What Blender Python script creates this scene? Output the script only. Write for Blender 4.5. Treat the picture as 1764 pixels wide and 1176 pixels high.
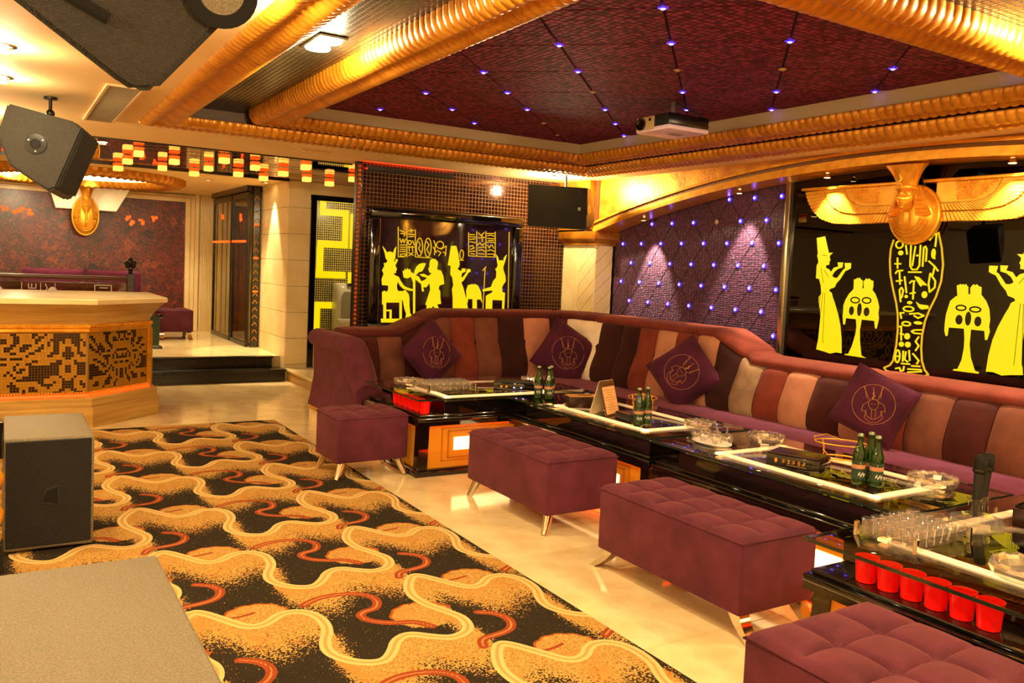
import bpy, bmesh, math, random
import numpy as np
from mathutils import Vector, Matrix
random.seed(7)
PI = math.pi
SC = bpy.context.scene
COL = SC.collection
for o in list(bpy.data.objects):
    bpy.data.objects.remove(o)

# ------------------------------------------------------------------ camera
cam = bpy.data.cameras.new('camera')
cam_o = bpy.data.objects.new('camera', cam)
COL.objects.link(cam_o)
cam.sensor_fit = 'HORIZONTAL'
cam.sensor_width = 36.0
cam.lens = 1450.0 * 36 / 1764
cam.shift_x = (882 - 886.76) / 1764
cam.shift_y = (553.07 - 588) / 1764
cam.clip_start = 0.05
yaw, pit, rol = 0.553419806, 0.0615559874, 0.0433974901
fw = Vector((math.sin(yaw) * math.cos(pit), math.cos(yaw) * math.cos(pit), -math.sin(pit)))
rt = Vector((math.cos(yaw), -math.sin(yaw), 0))
up = rt.cross(fw)
r2 = rt * math.cos(rol) + up * math.sin(rol)
u2 = up * math.cos(rol) - rt * math.sin(rol)
cam_o.matrix_world = Matrix(((r2.x, u2.x, -fw.x, 0), (r2.y, u2.y, -fw.y, 0), (r2.z, u2.z, -fw.z, 1.5), (0, 0, 0, 1)))
SC.camera = cam_o

# ------------------------------------------------------------------ view, world
SC.view_settings.view_transform = 'Standard'
SC.view_settings.look = 'None'
SC.view_settings.gamma = 1.0
SC.view_settings.exposure = 0.28
SC.view_settings.use_curve_mapping = False
world = bpy.data.worlds.new('world')
SC.world = world
world.use_nodes = True
world.node_tree.nodes['Background'].inputs[0].default_value = (1.0, 0.72, 0.42, 1)
world.node_tree.nodes['Background'].inputs[1].default_value = 0.05

WARM = (1.0, 0.80, 0.46)
WARM2 = (1.0, 0.84, 0.58)

def lamp(kind, loc, power, col=WARM, size=0.12, to=None, angle=120, blend=0.6, name='lamp_light'):
    d = bpy.data.lights.new(name, kind)
    d.energy = power
    d.color = col
    if kind == 'SPOT':
        d.spot_size = math.radians(angle)
        d.spot_blend = blend
        d.shadow_soft_size = size
    elif kind == 'AREA':
        d.shape = 'DISK'
        d.size = size
    else:
        d.shadow_soft_size = size
    o = bpy.data.objects.new(name, d)
    COL.objects.link(o)
    o.location = loc
    if to is not None:
        o.rotation_euler = (Vector(to) - Vector(loc)).to_track_quat('-Z', 'Y').to_euler()
    return o

# ------------------------------------------------------------------ materials
def lin(c):
    return tuple(((v / 255) / 12.92 if v / 255 <= 0.04045 else (((v / 255) + 0.055) / 1.055) ** 2.4) for v in c)

M = {}
def base(name):
    m = bpy.data.materials.new(name)
    m.use_nodes = True
    nt = m.node_tree
    return m, nt, nt.nodes['Principled BSDF']

def N(nt, t, **kw):
    n = nt.nodes.new(t)
    for k, v in kw.items():
        if k in ('op',):
            n.operation = v
        else:
            setattr(n, k, v)
    return n

def mathn(nt, op, a, b=None, clamp=False):
    n = nt.nodes.new('ShaderNodeMath')
    n.operation = op
    n.use_clamp = clamp
    for i, v in enumerate((a, b)):
        if v is None:
            continue
        if isinstance(v, (int, float)):
            n.inputs[i].default_value = v
        else:
            nt.links.new(v, n.inputs[i])
    return n.outputs[0]

def mixc(nt, fac, a, b):
    n = nt.nodes.new('ShaderNodeMix')
    n.data_type = 'RGBA'
    for i, v in ((0, fac), (6, a), (7, b)):
        if isinstance(v, (int, float)):
            n.inputs[i].default_value = v
        elif isinstance(v, tuple):
            n.inputs[i].default_value = (*v, 1)
        else:
            nt.links.new(v, n.inputs[i])
    return n.outputs[2]

def coords(nt, swz=None, scale=(1, 1, 1), obj=True):
    tc = N(nt, 'ShaderNodeTexCoord')
    out = tc.outputs['Object' if obj else 'Generated']
    if swz:
        s = N(nt, 'ShaderNodeSeparateXYZ')
        nt.links.new(out, s.inputs[0])
        c = N(nt, 'ShaderNodeCombineXYZ')
        for i, ch in enumerate(swz):
            nt.links.new(s.outputs['xyz'.index(ch)], c.inputs[i])
        out = c.outputs[0]
    if scale != (1, 1, 1):
        mp = N(nt, 'ShaderNodeMapping')
        mp.inputs['Scale'].default_value = scale
        nt.links.new(out, mp.inputs[0])
        out = mp.outputs[0]
    return out

def mat(name, col, rough=0.5, metal=0.0, emis=None, es=0.0, col2=None, nscale=6.0, ncon=(0.35, 0.65), nstretch=(1, 1, 1), bump=0.0, bscale=60.0,
        coat=0.0, sheen=0.0, spec=0.5, trans=0.0, ior=1.45, sheencol=None):
    m, nt, b = base(name)
    b.inputs['Base Color'].default_value = (*lin(col), 1)
    b.inputs['Roughness'].default_value = rough
    b.inputs['Metallic'].default_value = metal
    b.inputs['Coat Weight'].default_value = coat
    b.inputs['Coat Roughness'].default_value = 0.06
    b.inputs['Sheen Weight'].default_value = sheen
    if sheencol:
        b.inputs['Sheen Tint'].default_value = (*lin(sheencol), 1)
    b.inputs['Specular IOR Level'].default_value = spec
    b.inputs['Transmission Weight'].default_value = trans
    b.inputs['IOR'].default_value = ior
    if emis:
        b.inputs['Emission Color'].default_value = (*lin(emis), 1)
        b.inputs['Emission Strength'].default_value = es
    if col2 or bump:
        v = coords(nt)
        if nstretch != (1, 1, 1):
            mp = N(nt, 'ShaderNodeMapping')
            mp.inputs['Scale'].default_value = nstretch
            nt.links.new(v, mp.inputs[0])
            v = mp.outputs[0]
    if col2:
        n = N(nt, 'ShaderNodeTexNoise')
        n.inputs['Scale'].default_value = nscale
        n.inputs['Detail'].default_value = 5
        nt.links.new(v, n.inputs['Vector'])
        r = N(nt, 'ShaderNodeMapRange')
        r.inputs[1].default_value, r.inputs[2].default_value = ncon
        nt.links.new(n.outputs[0], r.inputs[0])
        nt.links.new(mixc(nt, r.outputs[0], lin(col), lin(col2)), b.inputs['Base Color'])
    if bump:
        n = N(nt, 'ShaderNodeTexNoise')
        n.inputs['Scale'].default_value = bscale
        n.inputs['Detail'].default_value = 3
        nt.links.new(v, n.inputs['Vector'])
        bp = N(nt, 'ShaderNodeBump')
        bp.inputs['Strength'].default_value = bump
        bp.inputs['Distance'].default_value = 0.01
        nt.links.new(n.outputs[0], bp.inputs['Height'])
        nt.links.new(bp.outputs[0], b.inputs['Normal'])
    M[name] = m
    return m

def glass(name, tint=(235, 240, 235), fres=1.5, gcol=(1, 1, 1), rough=0.0, extra=0.0, frost=0.0, fcol=(250, 244, 236)):
    """thin clear sheet: see-through with a mirror sheen that grows towards grazing angles"""
    m = bpy.data.materials.new(name)
    m.use_nodes = True
    nt = m.node_tree
    nt.nodes.clear()
    out = N(nt, 'ShaderNodeOutputMaterial')
    t = N(nt, 'ShaderNodeBsdfTransparent')
    t.inputs[0].default_value = (*lin(tint), 1)
    g = N(nt, 'ShaderNodeBsdfGlossy')
    g.inputs['Color'].default_value = (*gcol, 1)
    g.inputs['Roughness'].default_value = rough
    f = N(nt, 'ShaderNodeFresnel')
    f.inputs[0].default_value = fres
    ge = N(nt, 'ShaderNodeNewGeometry')
    fac = mathn(nt, 'MULTIPLY', mathn(nt, 'ADD', f.outputs[0], extra, True), mathn(nt, 'SUBTRACT', 1.0, ge.outputs['Backfacing']))
    mx = N(nt, 'ShaderNodeMixShader')
    nt.links.new(fac, mx.inputs[0])
    nt.links.new(t.outputs[0], mx.inputs[1])
    nt.links.new(g.outputs[0], mx.inputs[2])
    last = mx.outputs[0]
    if frost:
        df = N(nt, 'ShaderNodeBsdfDiffuse')
        df.inputs[0].default_value = (*lin(fcol), 1)
        tl = N(nt, 'ShaderNodeBsdfTranslucent')
        tl.inputs[0].default_value = (*lin(fcol), 1)
        ad = N(nt, 'ShaderNodeMixShader')
        ad.inputs[0].default_value = 0.5
        nt.links.new(df.outputs[0], ad.inputs[1])
        nt.links.new(tl.outputs[0], ad.inputs[2])
        m2 = N(nt, 'ShaderNodeMixShader')
        m2.inputs[0].default_value = frost
        nt.links.new(last, m2.inputs[1])
        nt.links.new(ad.outputs[0], m2.inputs[2])
        last = m2.outputs[0]
    nt.links.new(last, out.inputs[0])
    M[name] = m
    return m

def mosaic(name, swz, size, tile, tile2, grout, rough=0.2, metal=0.3, gap=0.12, emis=0.0):
    m, nt, b = base(name)
    v = coords(nt, swz)
    br = N(nt, 'ShaderNodeTexBrick')
    br.offset = 0.0
    br.squash = 1.0
    br.inputs['Color1'].default_value = (*lin(tile), 1)
    br.inputs['Color2'].default_value = (*lin(tile2), 1)
    br.inputs['Mortar'].default_value = (*lin(grout), 1)
    br.inputs['Scale'].default_value = 1.0
    br.inputs['Mortar Size'].default_value = size * gap / 2
    br.inputs['Mortar Smooth'].default_value = 0.1
    br.inputs['Brick Width'].default_value = size
    br.inputs['Row Height'].default_value = size
    nt.links.new(v, br.inputs['Vector'])
    nt.links.new(br.outputs[0], b.inputs['Base Color'])
    b.inputs['Metallic'].default_value = metal
    rr = N(nt, 'ShaderNodeMapRange')
    rr.inputs[3].default_value = rough
    rr.inputs[4].default_value = 0.8
    nt.links.new(br.outputs['Fac'], rr.inputs[0])
    nt.links.new(rr.outputs[0], b.inputs['Roughness'])
    bp = N(nt, 'ShaderNodeBump')
    bp.invert = True
    bp.inputs['Strength'].default_value = 0.5
    bp.inputs['Distance'].default_value = 0.004
    nt.links.new(br.outputs['Fac'], bp.inputs['Height'])
    nt.links.new(bp.outputs[0], b.inputs['Normal'])
    if emis:
        nt.links.new(br.outputs[0], b.inputs['Emission Color'])
        b.inputs['Emission Strength'].default_value = emis
    M[name] = m
    return m

def quilt(name, swz, col, col2, sx=30.0, sy=60.0, rough=0.42, spec=0.5, sheen=0.2):
    """velvet pressed with rows of small scales"""
    m, nt, b = base(name)
    v = coords(nt, swz, (sx, sy, 1))
    vo = N(nt, 'ShaderNodeTexVoronoi')
    vo.inputs['Scale'].default_value = 1.0
    vo.inputs['Randomness'].default_value = 0.35
    nt.links.new(v, vo.inputs['Vector'])
    r = N(nt, 'ShaderNodeMapRange')
    r.inputs[1].default_value = 0.1
    r.inputs[2].default_value = 0.65
    nt.links.new(vo.outputs['Distance'], r.inputs[0])
    nt.links.new(mixc(nt, r.outputs[0], lin(col), lin(col2)), b.inputs['Base Color'])
    b.inputs['Roughness'].default_value = rough
    b.inputs['Specular IOR Level'].default_value = spec
    b.inputs['Sheen Weight'].default_value = sheen
    bp = N(nt, 'ShaderNodeBump')
    bp.invert = True
    bp.inputs['Strength'].default_value = 0.9
    bp.inputs['Distance'].default_value = 0.012
    nt.links.new(vo.outputs['Distance'], bp.inputs['Height'])
    nt.links.new(bp.outputs[0], b.inputs['Normal'])
    M[name] = m
    return m

# plain and patterned stuffs
mat('plaster', (238, 206, 148), 0.7, col2=(230, 196, 136), nscale=2)
mat('cream_wall', (238, 218, 172), 0.6)
mat('marble', (240, 214, 158), 0.10, col2=(228, 198, 140), nscale=5, ncon=(0.42, 0.62), spec=0.5)
mat('marble_joint', (176, 146, 96), 0.6)
mat('marble_slab', (238, 214, 160), 0.22, col2=(226, 198, 140), nscale=3)
mat('travertine', (194, 152, 78), 0.35, col2=(166, 124, 56), nscale=4, nstretch=(0.4, 0.4, 7))
mat('black_granite', (22, 18, 12), 0.16, col2=(40, 34, 24), nscale=120)
mat('gold_rib', (204, 136, 34), 0.36, metal=0.35, col2=(180, 110, 22), nscale=9)
mat('gold', (246, 180, 56), 0.28, metal=0.6, col2=(226, 150, 36), nscale=14)
mat('gold_leaf', (226, 158, 48), 0.34, metal=0.7, col2=(186, 108, 20), nscale=5, bump=0.2, bscale=30)
mat('gold_dark', (110, 66, 16), 0.5, metal=0.5, bump=0.8, bscale=70)
mat('gold_thread', (168, 112, 40), 0.55, metal=0.2)
mosaic('mosaic_bronze', 'xzy', 0.039, (58, 30, 20), (40, 20, 14), (100, 72, 44), 0.10, 0.7, 0.18)
mosaic('mosaic_bronze_side', 'yzx', 0.037, (46, 24, 16), (34, 16, 12), (150, 108, 66), 0.12, 0.5, 0.26)
mosaic('mosaic_pewter', 'xyz', 0.03, (92, 82, 58), (70, 60, 42), (40, 32, 20), 0.25, 0.6, 0.2)
mosaic('mosaic_mesh', 'xzy', 0.032, (26, 24, 12), (40, 37, 18), (206, 196, 110), 0.25, 0.2, 0.32)
quilt('velvet_wall', 'yzx', (128, 52, 104), (52, 16, 44), 26, 52)
quilt('velvet_ceiling', 'xyz', (188, 70, 112), (72, 22, 44), 26, 26, 0.7, 0.1, 0.0)
mat('seam', (16, 8, 14), 0.9)
def velvet(n, c, c2):
    mat(n, c, 0.85, col2=c2, nscale=7, ncon=(0.3, 0.7), sheen=0.14, bump=0.15, bscale=220, spec=0.15, sheencol=(255, 170, 150))
velvet('velvet_plum', (92, 40, 54), (70, 28, 40))
velvet('velvet_seat', (106, 44, 80), (82, 32, 60))
velvet('velvet_pillow', (72, 22, 44), (50, 14, 32))
velvet('velvet_maroon', (68, 24, 18), (52, 18, 13))
velvet('velvet_dark', (52, 20, 15), (38, 15, 11))
velvet('velvet_rust', (124, 52, 36), (102, 40, 26))
velvet('velvet_tan', (184, 122, 92), (162, 102, 74))
velvet('velvet_brown', (112, 64, 46), (92, 50, 34))
velvet('velvet_greytan', (160, 126, 96), (112, 84, 60))
velvet('velvet_mauve', (186, 140, 108), (164, 116, 86))
velvet('velvet_cream', (246, 226, 200), (230, 204, 172))
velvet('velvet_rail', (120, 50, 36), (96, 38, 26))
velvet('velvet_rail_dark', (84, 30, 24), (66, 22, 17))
mat('chrome', (220, 214, 200), 0.10, metal=1.0)
mat('steel', (170, 164, 150), 0.25, metal=1.0)
mat('black_gloss', (10, 9, 8), 0.05, coat=0.6, spec=0.6)
mat('black_matte', (20, 17, 14), 0.55)
mat('void_black', (5, 4, 3), 0.9)  # horn ring black, and painted shade for the grip and slot holes
mat('liner', (104, 76, 60), 0.6)
mat('glass_edge', (26, 36, 24), 0.1, coat=0.5)
mat('black_trim', (14, 12, 10), 0.25)
mat('speaker_paint', (38, 33, 24), 0.5, col2=(27, 23, 17), nscale=60, bump=0.5, bscale=300)
mat('speaker_grey', (128, 116, 90), 0.42, col2=(98, 90, 70), nscale=160, bump=0.4, bscale=300)
mat('grille', (20, 17, 13), 0.6, bump=0.9, bscale=260)
mat('amber_panel', (192, 122, 24), 0.3, emis=(255, 150, 16), es=0.10)
mat('amber_frame', (150, 84, 12), 0.35, emis=(255, 120, 10), es=0.12)
mat('lit_panel', (255, 240, 210), 0.4, emis=(255, 214, 140), es=4.0)
mat('tube_light', (255, 236, 210), 0.4, emis=(255, 200, 140), es=2.6)
mat('red_glow', (255, 40, 10), 0.4, emis=(255, 36, 6), es=8.0)
mat('red_tube', (255, 40, 10), 0.4, emis=(255, 40, 10), es=14.0)
mat('red_cup', (232, 14, 8), 0.3, emis=(255, 8, 4), es=0.12)
mat('orange_glow', (255, 90, 20), 0.4, emis=(255, 74, 12), es=1.5)
mat('yellow_art', (60, 50, 0), 0.5, emis=(255, 218, 4), es=0.86)
mat('yellow_line', (60, 46, 6), 0.5, emis=(255, 196, 24), es=0.66)
mat('panel_black', (8, 6, 5), 0.05, coat=0.4)
mat('panel_plum', (34, 14, 24), 0.04, coat=0.6)
glass('table_glass', (232, 230, 220), 1.5)
glass('clear_glass', (246, 244, 240), 1.5, extra=0.06)
glass('crystal', (246, 240, 232), 1.8, extra=0.22, rough=0.01, frost=0.08, fcol=(255, 252, 248))
glass('dark_glass', (52, 44, 36), 1.5)
glass('door_glass', (196, 186, 150), 1.5, extra=0.05, gcol=(1, 0.95, 0.8))
glass('rail_glass', (214, 196, 176), 1.5, extra=0.03)
glass('bottle_green', (92, 150, 44), 1.5, extra=0.03, frost=0.22, fcol=(44, 110, 16))
mat('bottle_brown', (70, 36, 12), 0.06)
mat('label_paper', (30, 52, 30), 0.5)
mat('label_band', (176, 120, 84), 0.45)
mat('foil', (170, 190, 150), 0.3, metal=0.8)
mat('mirror', (176, 140, 104), 0.02, metal=1.0)
mat('violet_led', (190, 170, 255), 0.3, emis=(122, 96, 255), es=9.0)
mat('violet_halo', (60, 40, 170), 0.3, emis=(60, 30, 255), es=1.6)
mat('led_off', (190, 160, 120), 0.2, metal=0.3)
mat('lamp_glow', (255, 240, 200), 0.4, emis=(255, 216, 150), es=30.0)
mat('lamp_white', (250, 240, 220), 0.5)
mat('lantern_glass', (255, 90, 20), 0.4, emis=(255, 84, 14), es=1.0)
mat('lantern_core', (255, 180, 90), 0.4, emis=(255, 166, 66), es=2.0)
mat('wood_dark', (52, 24, 12), 0.3, col2=(34, 15, 8), nscale=5, nstretch=(1, 12, 12))
mat('wood_brown', (96, 50, 20), 0.35, col2=(70, 34, 12), nscale=5, nstretch=(1, 12, 12))
mat('wood_gold', (190, 130, 50), 0.4)
mat('menu_page', (236, 176, 116), 0.5)
mat('menu_cover', (214, 190, 150), 0.5)
mat('white_plate', (250, 246, 236), 0.25)
mat('porcelain', (226, 226, 206), 0.12, coat=0.5)
mat('projector_white', (206, 176, 190), 0.4)
mat('projector_face', (176, 146, 96), 0.4)
mat('microphone_mesh', (36, 34, 24), 0.35, metal=0.6, bump=1.0, bscale=500)
mat('silver_frame', (180, 164, 130), 0.2, metal=0.9)
mat('vent_grey', (186, 166, 132), 0.6)
mat('vent_frame', (222, 182, 128), 0.5)
mat('engraving', (236, 224, 206), 0.6)
mat('bar_tile_gold', (196, 140, 30), 0.3, metal=0.3, col2=(176, 120, 20), nscale=60)
mat('bar_tile_brown', (48, 26, 12), 0.15, metal=0.2)
mat('bar_grout', (150, 112, 40), 0.7)
mat('white_pleat', (244, 232, 204), 0.5, emis=(255, 224, 160), es=0.15)
mat('bead_amber', (160, 84, 22), 0.15, metal=0.4, emis=(255, 80, 8), es=0.06)
mat('dark_metal', (40, 34, 26), 0.35, metal=0.8)
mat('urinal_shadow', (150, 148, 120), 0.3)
mat('ice_white', (250, 244, 236), 0.15)

# mural: broken patches of red, brown, violet and dark
def mural_mat():
    m, nt, b = base('mural_print')
    v = coords(nt, 'xzy')
    def noise(sc, det, off):
        n = N(nt, 'ShaderNodeTexNoise')
        n.inputs['Scale'].default_value = sc
        n.inputs['Detail'].default_value = det
        n.inputs['Roughness'].default_value = 0.75
        mp = N(nt, 'ShaderNodeMapping')
        mp.inputs['Location'].default_value = (off, off, 0)
        nt.links.new(v, mp.inputs[0])
        nt.links.new(mp.outputs[0], n.inputs['Vector'])
        return n.outputs[0]
    r = N(nt, 'ShaderNodeValToRGB')
    cr = r.color_ramp
    cr.elements[0].position = 0.36
    cr.elements[0].color = (*lin((30, 8, 8)), 1)
    cr.elements[1].position = 0.70
    cr.elements[1].color = (*lin((150, 66, 30)), 1)
    for p, c in ((0.43, (84, 22, 18)), (0.5, (116, 34, 24)), (0.55, (58, 20, 30)), (0.62, (128, 50, 24))):
        e = cr.elements.new(p)
        e.color = (*lin(c), 1)
    vc = N(nt, 'ShaderNodeTexVoronoi')
    vc.inputs['Scale'].default_value = 8
    nt.links.new(v, vc.inputs['Vector'])
    sx = N(nt, 'ShaderNodeSeparateColor')
    nt.links.new(vc.outputs['Color'], sx.inputs[0])
    big = mathn(nt, 'ADD', mathn(nt, 'MULTIPLY', sx.outputs[0], 0.20), mathn(nt, 'MULTIPLY', noise(1.7, 3, 3), 0.5))
    nt.links.new(mathn(nt, 'ADD', big, mathn(nt, 'MULTIPLY', noise(13, 6, 5), 0.32)), r.inputs[0])
    vo = N(nt, 'ShaderNodeTexVoronoi')
    vo.inputs['Scale'].default_value = 26
    nt.links.new(v, vo.inputs['Vector'])
    c2 = mixc(nt, mathn(nt, 'LESS_THAN', noise(26, 3, 9), 0.42), r.outputs[0], lin((34, 16, 14)))
    c2 = mixc(nt, mathn(nt, 'GREATER_THAN', noise(34, 2, 17), 0.66), c2, lin((170, 104, 50)))
    nt.links.new(c2, b.inputs['Base Color'])
    b.inputs['Roughness'].default_value = 0.3
    M['mural_print'] = m
mural_mat()

# carpet: the motif is stored as distances on the pile and drawn here
def carpet_mat():
    m, nt, b = base('carpet_pile')
    def attr(n):
        a = N(nt, 'ShaderNodeAttribute')
        a.attribute_name = n
        return a.outputs['Fac']
    v = coords(nt)
    nz = N(nt, 'ShaderNodeTexNoise')
    nz.inputs['Scale'].default_value = 120
    nz.inputs['Detail'].default_value = 2
    nt.links.new(v, nz.inputs['Vector'])
    nb = N(nt, 'ShaderNodeTexNoise')
    nb.inputs['Scale'].default_value = 5
    nt.links.new(v, nb.inputs['Vector'])
    # dithered gold over charcoal
    g = mathn(nt, 'GREATER_THAN', attr('gold'), mathn(nt, 'MULTIPLY', mathn(nt, 'SUBTRACT', nz.outputs[0], 0.28), 2.2), False)
    gold = mixc(nt, mathn(nt, 'MULTIPLY', mathn(nt, 'SUBTRACT', nz.outputs[0], 0.35), 3.0, True), lin((200, 156, 82)), lin((142, 100, 46)))
    gold = mixc(nt, mathn(nt, 'MULTIPLY', mathn(nt, 'SUBTRACT', nb.outputs[0], 0.52), 4.0, True), gold, lin((178, 124, 56)))
    dark = mixc(nt, nz.outputs[0], lin((22, 18, 12)), lin((52, 44, 30)))
    c = mixc(nt, g, dark, gold)
    # rust edge of the scalloped clouds
    e = mathn(nt, 'LESS_THAN', attr('edge'), 0.007)
    c = mixc(nt, mathn(nt, 'MULTIPLY', e, 0.8), c, lin((150, 70, 16)))
    # red curls with a paler core
    dr = attr('red')
    c = mixc(nt, mathn(nt, 'LESS_THAN', dr, 0.021), c, lin((140, 62, 30)))
    c = mixc(nt, mathn(nt, 'LESS_THAN', dr, 0.005), c, lin((190, 124, 66)))
    # cream double line
    dc = attr('cream')
    c = mixc(nt, mathn(nt, 'LESS_THAN', dc, 0.024), c, lin((212, 178, 112)))
    c = mixc(nt, mathn(nt, 'LESS_THAN', dc, 0.007), c, lin((186, 144, 82)))
    nt.links.new(c, b.inputs['Base Color'])
    b.inputs['Roughness'].default_value = 0.95
    b.inputs['Specular IOR Level'].default_value = 0.1
    bp = N(nt, 'ShaderNodeBump')
    bp.inputs['Strength'].default_value = 0.3
    bp.inputs['Distance'].default_value = 0.005
    nt.links.new(nz.outputs[0], bp.inputs['Height'])
    nt.links.new(bp.outputs[0], b.inputs['Normal'])
    M['carpet_pile'] = m
carpet_mat()

# ------------------------------------------------------------------ mesh helpers
class MB:
    def __init__(s):
        s.v = []
        s.f = []
    def add(s, vs, fs):
        o = len(s.v)
        s.v += [tuple(v) for v in vs]
        s.f += [[i + o for i in f] for f in fs]
        return s
    def box(s, x0, x1, y0, y1, z0, z1, T=None):
        vs = [(x, y, z) for z in (z0, z1) for y in (y0, y1) for x in (x0, x1)]
        if T:
            vs = [T @ Vector(v) for v in vs]
        return s.add(vs, [(0, 2, 3, 1), (4, 5, 7, 6), (0, 1, 5, 4), (2, 6, 7, 3), (0, 4, 6, 2), (1, 3, 7, 5)])
    def rbox(s, x0, x1, y0, y1, z0, z1, r=0.01, seg=2, T=None):
        bm = bmesh.new()
        bmesh.ops.create_cube(bm, size=1)
        for v in bm.verts:
            v.co = Vector(((x0 + x1) / 2 + v.co.x * (x1 - x0), (y0 + y1) / 2 + v.co.y * (y1 - y0), (z0 + z1) / 2 + v.co.z * (z1 - z0)))
        bmesh.ops.bevel(bm, geom=bm.edges[:], offset=r, segments=seg, affect='EDGES', profile=0.5)
        bm.verts.index_update()
        vs = [tuple((T @ v.co) if T else v.co) for v in bm.verts]
        fs = [[v.index for v in f.verts] for f in bm.faces]
        bm.free()
        return s.add(vs, fs)
    def lathe(s, prof, n=24, c=(0, 0, 0), sx=1, sy=1, T=None, caps=True):
        vs = []
        for r, z in prof:
            for k in range(n):
                a = 2 * PI * k / n
                vs.append(Vector((c[0] + r * math.cos(a) * sx, c[1] + r * math.sin(a) * sy, c[2] + z)))
        if T:
            vs = [T @ v for v in vs]
        fs = []
        for i in range(len(prof) - 1):
            for k in range(n):
                a, b = i * n + k, i * n + (k + 1) % n
                fs.append((a, b, b + n, a + n))
        if caps:
            fs.append(tuple(range(n - 1, -1, -1)))
            m = (len(prof) - 1) * n
            fs.append(tuple(range(m, m + n)))
        return s.add(vs, fs)
    def tube(s, path, r, n=8, closed=False, flat=None):
        P = [Vector(p) for p in path]
        R = r if isinstance(r, (list, tuple)) else [r] * len(P)
        L = len(P)
        vs = []
        prev = None
        for i, p in enumerate(P):
            if closed:
                t = P[(i + 1) % L] - P[i - 1]
            else:
                t = P[min(i + 1, L - 1)] - P[max(i - 1, 0)]
            t.normalize()
            if prev is None:
                a = Vector((0, 0, 1)) if abs(t.z) < 0.9 else Vector((1, 0, 0))
                u = t.cross(a).normalized()
            else:
                u = prev - t * prev.dot(t)
                u = u.normalized() if u.length > 1e-6 else t.orthogonal().normalized()
            prev = u
            w = t.cross(u)
            for k in range(n):
                a = 2 * PI * k / n
                vs.append(p + (u * math.cos(a) + w * math.sin(a)) * R[i])
        fs = []
        for i in range(L if closed else L - 1):
            j = (i + 1) % L
            for k in range(n):
                k2 = (k + 1) % n
                fs.append((i * n + k, i * n + k2, j * n + k2, j * n + k))
        if not closed:
            fs.append(tuple(range(n - 1, -1, -1)))
            fs.append(tuple(range((L - 1) * n, L * n)))
        return s.add(vs, fs)
    def prism(s, poly, fn, d0, d1):
        """poly of 2-D points; fn(a, b, d) gives the 3-D point at depth d"""
        n = len(poly)
        vs = [fn(a, b, d0) for a, b in poly] + [fn(a, b, d1) for a, b in poly]
        fs = [list(range(n)), list(range(2 * n - 1, n - 1, -1))]
        for i in range(n):
            j = (i + 1) % n
            fs.append((i, i + n, j + n, j))
        return s.add(vs, fs)
    def grid(s, fn, nu, nv, closeu=False):
        vs = [fn(i / (nu if closeu else nu), j / nv) for j in range(nv + 1) for i in range(nu + (0 if closeu else 1))]
        w = nu if closeu else nu + 1
        fs = []
        for j in range(nv):
            for i in range(nu):
                a, b = j * w + i, j * w + (i + 1) % w
                fs.append((a, b, b + w, a + w))
        return s.add(vs, fs)
    def sphere(s, c, rx, ry, rz, n=16, m=10, T=None):
        def fn(u, v):
            a, b = 2 * PI * u, PI * (v - 0.5)
            p = Vector((c[0] + rx * math.cos(a) * math.cos(b), c[1] + ry * math.sin(a) * math.cos(b), c[2] + rz * math.sin(b)))
            return (T @ p) if T else p
        return s.grid(fn, n, m, True)
    def xf(s, T):
        s.v = [tuple(T @ Vector(v)) for v in s.v]
        return s
    def mesh(s, name, smooth=False, fix=True):
        me = bpy.data.meshes.new(name)
        me.from_pydata(s.v, [], s.f)
        if fix:
            bm = bmesh.new()
            bm.from_mesh(me)
            bmesh.ops.recalc_face_normals(bm, faces=bm.faces[:])
            bm.to_mesh(me)
            bm.free()
        if smooth:
            me.shade_smooth()
            me.set_sharp_from_angle(angle=math.radians(smooth if smooth > 1 else 40))
        return me
    def build(s, name, m, parent=None, smooth=False, fix=True):
        return link(name, s.mesh(name, smooth, fix), m, parent)

def link(name, me, m=None, parent=None, loc=None, rot=None):
    if m is not None and len(me.materials) == 0:
        me.materials.append(M[m] if isinstance(m, str) else m)
    o = bpy.data.objects.new(name, me)
    COL.objects.link(o)
    if parent is not None:
        o.parent = parent
    if loc is not None:
        o.location = loc
    if rot is not None:
        o.rotation_euler = rot
    return o

def thing(name, label, cat, loc=(0, 0, 0), rz=0, group=None, kind=None):
    o = bpy.data.objects.new(name, None)
    o.empty_display_size = 0.1
    COL.objects.link(o)
    o.location = loc
    o.rotation_euler = (0, 0, rz)
    return tag(o, label, cat, group, kind)

def tag(o, label=None, cat=None, group=None, kind=None):
    if label:
        o['label'] = label
    if cat:
        o['category'] = cat
    if group:
        o['group'] = group
    if kind:
        o['kind'] = kind
    return o

def struct(o, label=None):
    o['kind'] = 'structure'
    if label:
        o['label'] = label
    return o

def shell(name, label, loc=(0, 0, 0)):
    o = bpy.data.objects.new(name, None)
    COL.objects.link(o)
    o.location = loc
    return struct(o, label)

def dup(root, loc, rz=None, label=None, group=None):
    r = root.copy()
    COL.objects.link(r)
    r.location = loc
    if rz is not None:
        r.rotation_euler = (0, 0, rz)
    if label:
        r['label'] = label
    if group:
        r['group'] = group
    for ch in list(root.children):
        c = ch.copy()
        COL.objects.link(c)
        c.parent = r
        for g in list(ch.children):
            d = g.copy()
            COL.objects.link(d)
            d.parent = c
    return r

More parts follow.
